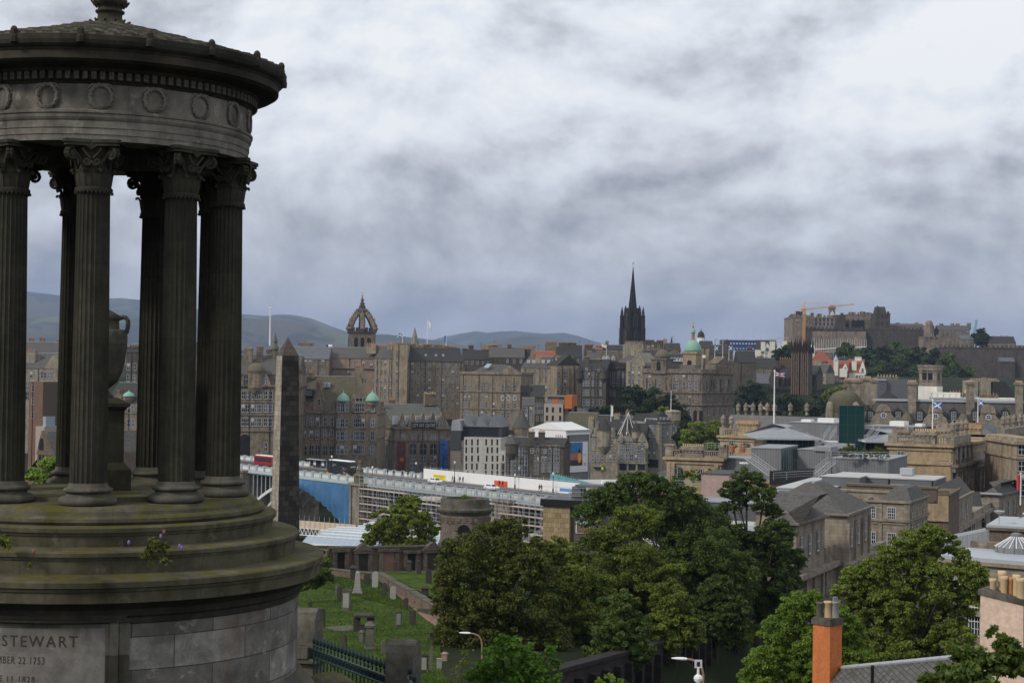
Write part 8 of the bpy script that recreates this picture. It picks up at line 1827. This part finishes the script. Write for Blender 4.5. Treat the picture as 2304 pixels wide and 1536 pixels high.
tree('tree','yellow green lime tree with a high rounded top before the slab clad block',124,(1420,1490),[(1402,1186,50),(1452,1172,40),(1360,1262,58),(1430,1272,62),(1484,1298,56),(1388,1362,68),(1456,1404,62),(1505,1380,48),(1340,1310,40),(1370,1430,50),(1420,1460,50),(1345,1215,36),(1400,1500,55),(1335,1420,44),(1440,1340,60)],26000,.23,lf_mid,sub=14)
tree('tree','broad dark tree rising behind the yellow green lime',150,(1560,1430),[(1420,1096,36),(1462,1092,34),(1502,1122,50),(1560,1182,70),(1538,1128,42),(1350,1130,38),(1390,1130,36),(1602,1242,66),(1650,1292,56),(1576,1332,76),(1530,1422,56),(1640,1374,54),(1520,1240,60),(1460,1150,40),(1590,1420,60),(1322,1160,34),(1660,1420,44),(1500,1180,56),(1480,1450,50),(1380,1105,30),(1620,1330,60),(1560,1260,60),(1550,1470,40),(1440,1080,22)],34000,.27,lf_dark,sub=14)
tree('tree','tall open tree whose bare limbs show against the flat white roofs',160,(1705,1420),[(1682,1090,40),(1648,1104,26),(1715,1118,32),(1632,1146,20),(1664,1132,22),(1742,1202,44),(1702,1236,44),(1764,1262,46),(1722,1316,58),(1784,1312,30),(1652,1206,34),(1690,1378,46),(1625,1190,24),(1740,1150,20),(1725,1265,48),(1670,1310,50),(1745,1350,44),(1640,1260,40),(1780,1260,30),(1700,1340,50)],24000,.27,lf_dark,sub=13,fill=0)
tree('tree','large street tree with yellowing leaves in front of the classical block',108,(2040,1500),[(2088,1202,32),(2048,1232,44),(2124,1226,38),(1962,1292,40),(2030,1302,54),(2100,1304,58),(2172,1294,42),(2062,1384,68),(2142,1372,54),(1992,1362,50),(2002,1442,60),(2090,1440,50),(1922,1302,30),(2208,1318,20),(1990,1250,28),(2160,1250,22),(1940,1370,40),(2080,1260,44),(1950,1330,40),(2130,1430,50),(2040,1470,60),(1890,1330,24),(2180,1340,34),(1960,1450,50)],30000,.21,lf_mid,sub=14,fill=0)
tree('tree','drooping tree at the left end of the dark street wall',106,(1395,1500),[(1370,1420,44),(1420,1420,46),(1395,1370,44),(1352,1468,36),(1410,1470,40),(1440,1460,30),(1340,1500,30)],14000,.22,lf_dark,sub=13)
tree('tree','drooping tree over the middle of the dark street wall',120,(1505,1470),[(1480,1410,42),(1530,1400,46),(1505,1350,44),(1500,1448,40),(1550,1430,34),(1460,1446,34)],14000,.23,lf_mid,sub=13)
tree('tree','drooping tree at the far end of the dark street wall',142,(1610,1440),[(1590,1370,44),(1640,1370,40),(1615,1330,40),(1600,1410,36),(1650,1400,30)],12000,.25,lf_dark,sub=13)
tree('tree','light green feathery tree behind the orange chimney',82,(1830,1560),[(1800,1374,46),(1862,1392,46),(1764,1424,48),(1832,1454,60),(1722,1484,44),(1782,1514,60),(1902,1404,34),(1914,1484,48),(1702,1530,40),(1850,1520,50),(1830,1345,20),(1900,1440,44)],26000,.15,lf_light,sub=16,droop=.5)
tree('shrub','vivid green large leaved bush at the bottom centre',36,(1150,1640),[(1150,1458,38),(1110,1492,40),(1190,1492,46),(1150,1540,66),(1085,1536,38),(1236,1462,18),(1226,1524,40),(1130,1436,16),(1250,1490,14)],5200,.105,lf_bright,cat='bush',sub=10,shape=10,zb=-9.5,trunk=.05)
tree('shrub','dark large leaved sycamore shoots in the bottom right corner',27,(2200,1680),[(2130,1512,34),(2180,1492,40),(2232,1486,36),(2252,1440,16),(2292,1494,44),(2200,1540,64),(2105,1538,28),(2140,1462,10),(2256,1470,28),(2078,1530,10),(2225,1425,7),(2238,1412,6),(2280,1450,16)],4600,.135,lf_dark,cat='bush',sub=8,shape=10,zb=-7.2,trunk=.05,limbs=False)
tree('shrub','small sprouting leaves below the street lamp at the lower edge',40,(1365,1620),[(1370,1520,12),(1345,1536,14),(1390,1538,14)],160,.12,lf_light,cat='bush',shape=10,zb=-9.5,trunk=.03)
tree('shrub','dark shrub against the temple steps at the edge of the lawn',142,(715,1318),[(722,1262,24),(704,1285,26),(738,1292,18),(690,1310,24),(716,1305,18)],7000,.2,lf_dark,cat='bush',limbs=False)
tree('shrub','bright green shrub seen between temple columns below the church',150,(95,1110),[(78,1066,22),(110,1046,22),(98,1076,26),(130,1040,16),(126,1070,20)],4200,.24,lf_light,cat='bush',zb=-16)
tree('shrub','tuft of weeds growing in the open top of the round tomb',207,(1043,1121),[(1043,1117,6),(1052,1119,4)],160,.22,lf_light,cat='weed',zb=at(1043,1121,207).z,limbs=False)
tree('tree','round dark tree left of the bank, largest in its group',640,(1450,960),[(1430,892,30),(1470,902,30),(1405,908,24),(1448,922,36),(1378,926,20),(1424,866+12,18)],9000,.9,lf_far)
tree('tree','dark tree close under the bank wall',630,(1510,980),[(1505,905,22),(1522,922,22),(1498,930,24),(1532,950,24),(1522,980,26)],6000,.9,lf_far)
tree('tree','low greyish tree in front of the dark tree under the bank',610,(1490,950),[(1488,932,18),(1470,940,14)],1800,.8,lf_mid)
tree('tree','low dark tree below the gableted grey tenement',650,(1340,960),[(1336,928,14),(1356,934,14),(1322,936,10)],1600,.8,lf_far)
tree('tree','soft grey green tree left of the urn topped pavilion',430,(1590,1050),[(1572,972,28),(1602,966,26),(1548,990,22),(1586,1000,28),(1618,985,16)],8000,.52,lf_mid)
tree('tree','dark tree between corner block and soft grey green tree',480,(1530,1050),[(1530,985,20),(1540,1010,22),(1548,955,14)],4000,.6,lf_far)
tree('tree','small bright green tree at the foot of the soft grey green one',420,(1590,1050),[(1598,1003,10),(1612,1006,9)],1200,.4,lf_light)
tree('tree','dark tree right of the bank',760,(1690,945),[(1690,882,26),(1674,904,24),(1712,900,22),(1692,918,28)],6000,1.0,lf_far)
tree('tree','dark tree under the left college tower',740,(1770,960),[(1770,905,26),(1748,918,20),(1790,920,24)],5000,1.0,lf_far)
tree('tree','dark tree right of the college towers',730,(1840,960),[(1826,925,24),(1850,908,24),(1812,936,24)],5000,1.0,lf_far)
tree('tree','green tree just left of the ribbed dome',720,(1880,940),[(1876,892,20),(1892,880,16),(1862,888,12),(1888,905,20)],4000,1.0,lf_mid)
tree('tree','dark tree between the white house and the college towers',970,(1765,825),[(1758,800,18),(1772,792,16),(1745,808,14),(1780,806,16)],3500,1.3,lf_far)
tree('tree','lighter green tree behind the white house',1020,(1775,805),[(1772,780,14),(1762,786,10)],1500,1.3,lf_mid)
tree('tree','lone round dark tree on the castle skyline',1330,(2207,790),[(2206,758,15),(2204,768,16),(2212,766,15),(2208,750,9)],5000,1.5,lf_far,flat=1.1)
cc=[(1955,800,21),(1985,800,24),(2010,788,22),(2040,804,25),(2070,803,24),(2100,806,23),(2130,818,25),(1975,832,25),(2005,842,25),(2036,852,25),(2062,846,24),(2120,852,28),(2150,850,26),(1992,868,22),(2172,842,20),(1962,862,18),(2140,880,28),(2100,872,25),(2190,876,22),(2232,886,20),(2272,876,18),(2082,832,24),(1902,786,16),(1930,800,16),(1925,826,14),(2030,878,22),(2296,868,16),(2060,880,22)]
for i,(px,py,r)in enumerate(cc):
 Yc=1240-(py-780)*1.6
 tree('tree','dark tree crowded on the crag below the castle',Yc,(px,py+r+8),[(px,py,r),(px-r*.6,py+r*.45,r*.8),(px+r*.6,py+r*.4,r*.8),(px+r*.1,py-r*.5,r*.6)],2600,2.0,[lf_far,lf_far,lf_dark,lf_mid][i%4]if i%4<3 else lf_dark,group='trees on the castle crag',zb=at(px,py+r+10,Yc).z,sub=6)
def grass(quads,n,hgt):
 r=np.random.default_rng(5);P=[]
 for q in quads:
  q=[Vector((a,c,0))for a,c in q]
  for _ in range(n//len(quads)):
   u,v=r.uniform(),r.uniform()**1.4;p=q[0].lerp(q[1],u).lerp(q[3].lerp(q[2],u),v);P.append((p.x,p.y,gz(p.x,p.y)+.05))
 P=np.array(P);n=len(P);a=r.uniform(0,2*PI,n);w=r.uniform(.02,.06,n);h=hgt*r.uniform(.3,1.2,n)**1.5;d=np.stack([np.cos(a)*w,np.sin(a)*w,0*a],1);ln=np.stack([r.normal(0,.06,n),r.normal(0,.06,n),h],1)
 V=np.stack([P-d,P+d,P+ln],1);me=bpy.data.meshes.new('grass');me.vertices.add(3*n);me.vertices.foreach_set('co',V.reshape(-1).astype(np.float32));me.loops.add(3*n);me.loops.foreach_set('vertex_index',np.arange(3*n,dtype=np.int32));me.polygons.add(n);me.polygons.foreach_set('loop_start',np.arange(0,3*n,3,dtype=np.int32));me.polygons.foreach_set('loop_total',np.full(n,3,dtype=np.int32));me.materials.append(lf_grass);me.update(calc_edges=True);o=link('grass',me);o['kind']='stuff'
grass([pxs((560,1545),(1010,1545),(985,1392),(600,1290)),pxs((600,1290.5),(985,1392.5),(850,1300),(700,1283)),pxs((985,1362),(1100,1375),(1060,1296),(858,1296))],60000,.16)
def bushrow(label,pts,Y,mat,n,leaf,name='shrub',cat='bush',group=None):
 return tree(name,label,Y,(pts[0][0],pts[0][1]+pts[0][2]),pts,n,leaf,mat,cat,group,zb=at(pts[0][0],pts[0][1]+pts[0][2],Y).z,sub=6,flat=.8,limbs=False)
bushrow('rounded yellow green bush on the roof garden, left one',[(1906,1008,11),(1918,1008,10),(1898,1012,8)],284,lf_box,1400,.22)
bushrow('rounded yellow green bush on the roof garden, right one',[(1972,1014,11),(1984,1016,9),(1960,1018,8)],280,lf_box,1400,.22)
bushrow('small dark red brown bush between the two yellow green bushes',[(1944,1013,6),(1950,1016,4)],282,lf_olive,500,.2)
bushrow('clipped hedge along the roof garden railing',[(1900+12*i,1025+i*.2,6)for i in range(9)],281,lf_box,1800,.2,'hedge','hedge')
bushrow('low dark bush on the terrace of the zinc storey, left one',[(1645,1003,8),(1634,1004,6),(1655,1004,6)],312,lf_box,800,.22)
bushrow('low dark bush on the terrace of the zinc storey, right one',[(1670,1003,9),(1682,1003,8)],310,lf_box,800,.22)
bushrow('group of dwarf pines on the terrace left of the pink stair block',[(1530,1075,12),(1548,1068,13),(1565,1066,12),(1518,1078,9),(1575,1076,10),(1600,1060,8),(1615,1062,8)],255,lf_dark,2600,.22)
bushrow('light green dwarf bush in front of the dwarf pines',[(1556,1076,7),(1562,1080,6)],252,lf_light,500,.2)
bushrow('pale bush growing on the ledge of the sooty side front',[(2168,1078,6),(2180,1074,8)],330,lf_mid,500,.25)
m_plantpot=plain('terracotta_planter',(.45,.16,.08),.8)
for i,px in enumerate((1647,1671)):b=MB(m_plantpot);b.lathe([(.45,0),(.6,1.0),(.66,1.05),(.66,1.2)],12);p=at(px,1017,306);obj1('planter',b,'terracotta planter behind the white terrace railing','planter','terracotta planters on the terrace',p)
def sprig(name,label,px,py,rloc,n,leaf,hgt,mat,flowers=(),zoff=0):
 P=at(px,py,rloc);e=empty(name,P,0,label,'plant');rg=random.Random(int(px));b=MB(m_bark);ends=[]
 for k in range(n):
  a=rg.uniform(-1.2,1.2);q=hgt*rg.uniform(.5,1.1);mid=Vector((math.sin(a)*q*.5,-rg.uniform(0,.2),q*.25));en=Vector((math.sin(a)*q*.8,-rg.uniform(.02,.3),-q*rg.uniform(.2,.9)));b.path([(0,0,0),mid,en],.006,4);ends+=[mid,(mid+en)/2,en]
 b.build('stem',e);me=leaf_mesh('foliage',[(tuple(v),leaf*1.4)for v in ends],n*34,leaf,mat,1,.8,.4,int(px),4,0,3);link('foliage',me,e)
 for fx,fy,col in flowers:
  v=at(fx,fy,rloc)-P;b=MB(m_bark);b.tube((0,0,0),v,.006,4);b.use(col);b.lathe([(.01,-.10),(.035,-.05),(.03,.05),(.005,.12)],6,v.x,v.y)if False else b.ball((v.x,v.y,v.z),.026,8,6,1.7);b.build('flower_spike',e)
 return e
m_purple=plain('purple_flower',(.22,.13,.38),.7);m_dry=plain('dry_flower_spike',(.22,.10,.06),.9)
sprig('buddleia','buddleia with yellowing leaves and purple flower spikes growing from the temple steps',350,1232,28.0,9,.070,.30,lf_box,((290,1220,m_purple),(404,1228,m_purple),(408,1232,m_purple),(369,1196,m_dry),(362,1206,m_purple)))
sprig('weed','small leafy weed on the temple steps at the left edge',16,1216,28.0,5,.06,.2,lf_mid)
sprig('weed','dry thin weed stalk on the temple steps',76,1270,27.7,2,.03,.12,lf_olive,((76,1240,m_dry),))
tree('shrub','thin bare twiggy sapling beside the tall thin slab',46,(1045,1560),[(1040,1500,22),(1050,1470,14),(1030,1530,22)],350,.06,lf_olive,cat='sapling',zb=-11,trunk=.03,fill=0)
m_cars=[m_carw,m_busr,plain('dark_blue_car_paint',(.02,.03,.07),.3),plain('silver_car_paint',(.4,.4,.42),.3)]
for i,(px,py)in enumerate(((1672,914),(1684,917),(1722,922),(1735,924),(1748,926))):
 car('tiny parked car between the bank and the college trees',at(px,py,720),.1*i,m_cars[(i+2)%4],'cars parked below the bank')
# ---------------------------------------------------------------- haze
m_haze=bpy.data.materials.new('haze');m_haze.use_nodes=True;t=NT(m_haze.node_tree);t.n.clear()
pv=t.new('ShaderNodeVolumePrincipled');pv.inputs['Color'].default_value=(.52,.66,.98,1);pv.inputs['Density'].default_value=6.2e-5;pv.inputs['Anisotropy'].default_value=.2
ou=t.new('ShaderNodeOutputMaterial');t.l.new(pv.outputs[0],ou.inputs['Volume'])
b=MB(m_haze);b.box(-20500,-200,-92,20500,20500,620);hz_=b.build('haze');hz_['kind']='stuff'
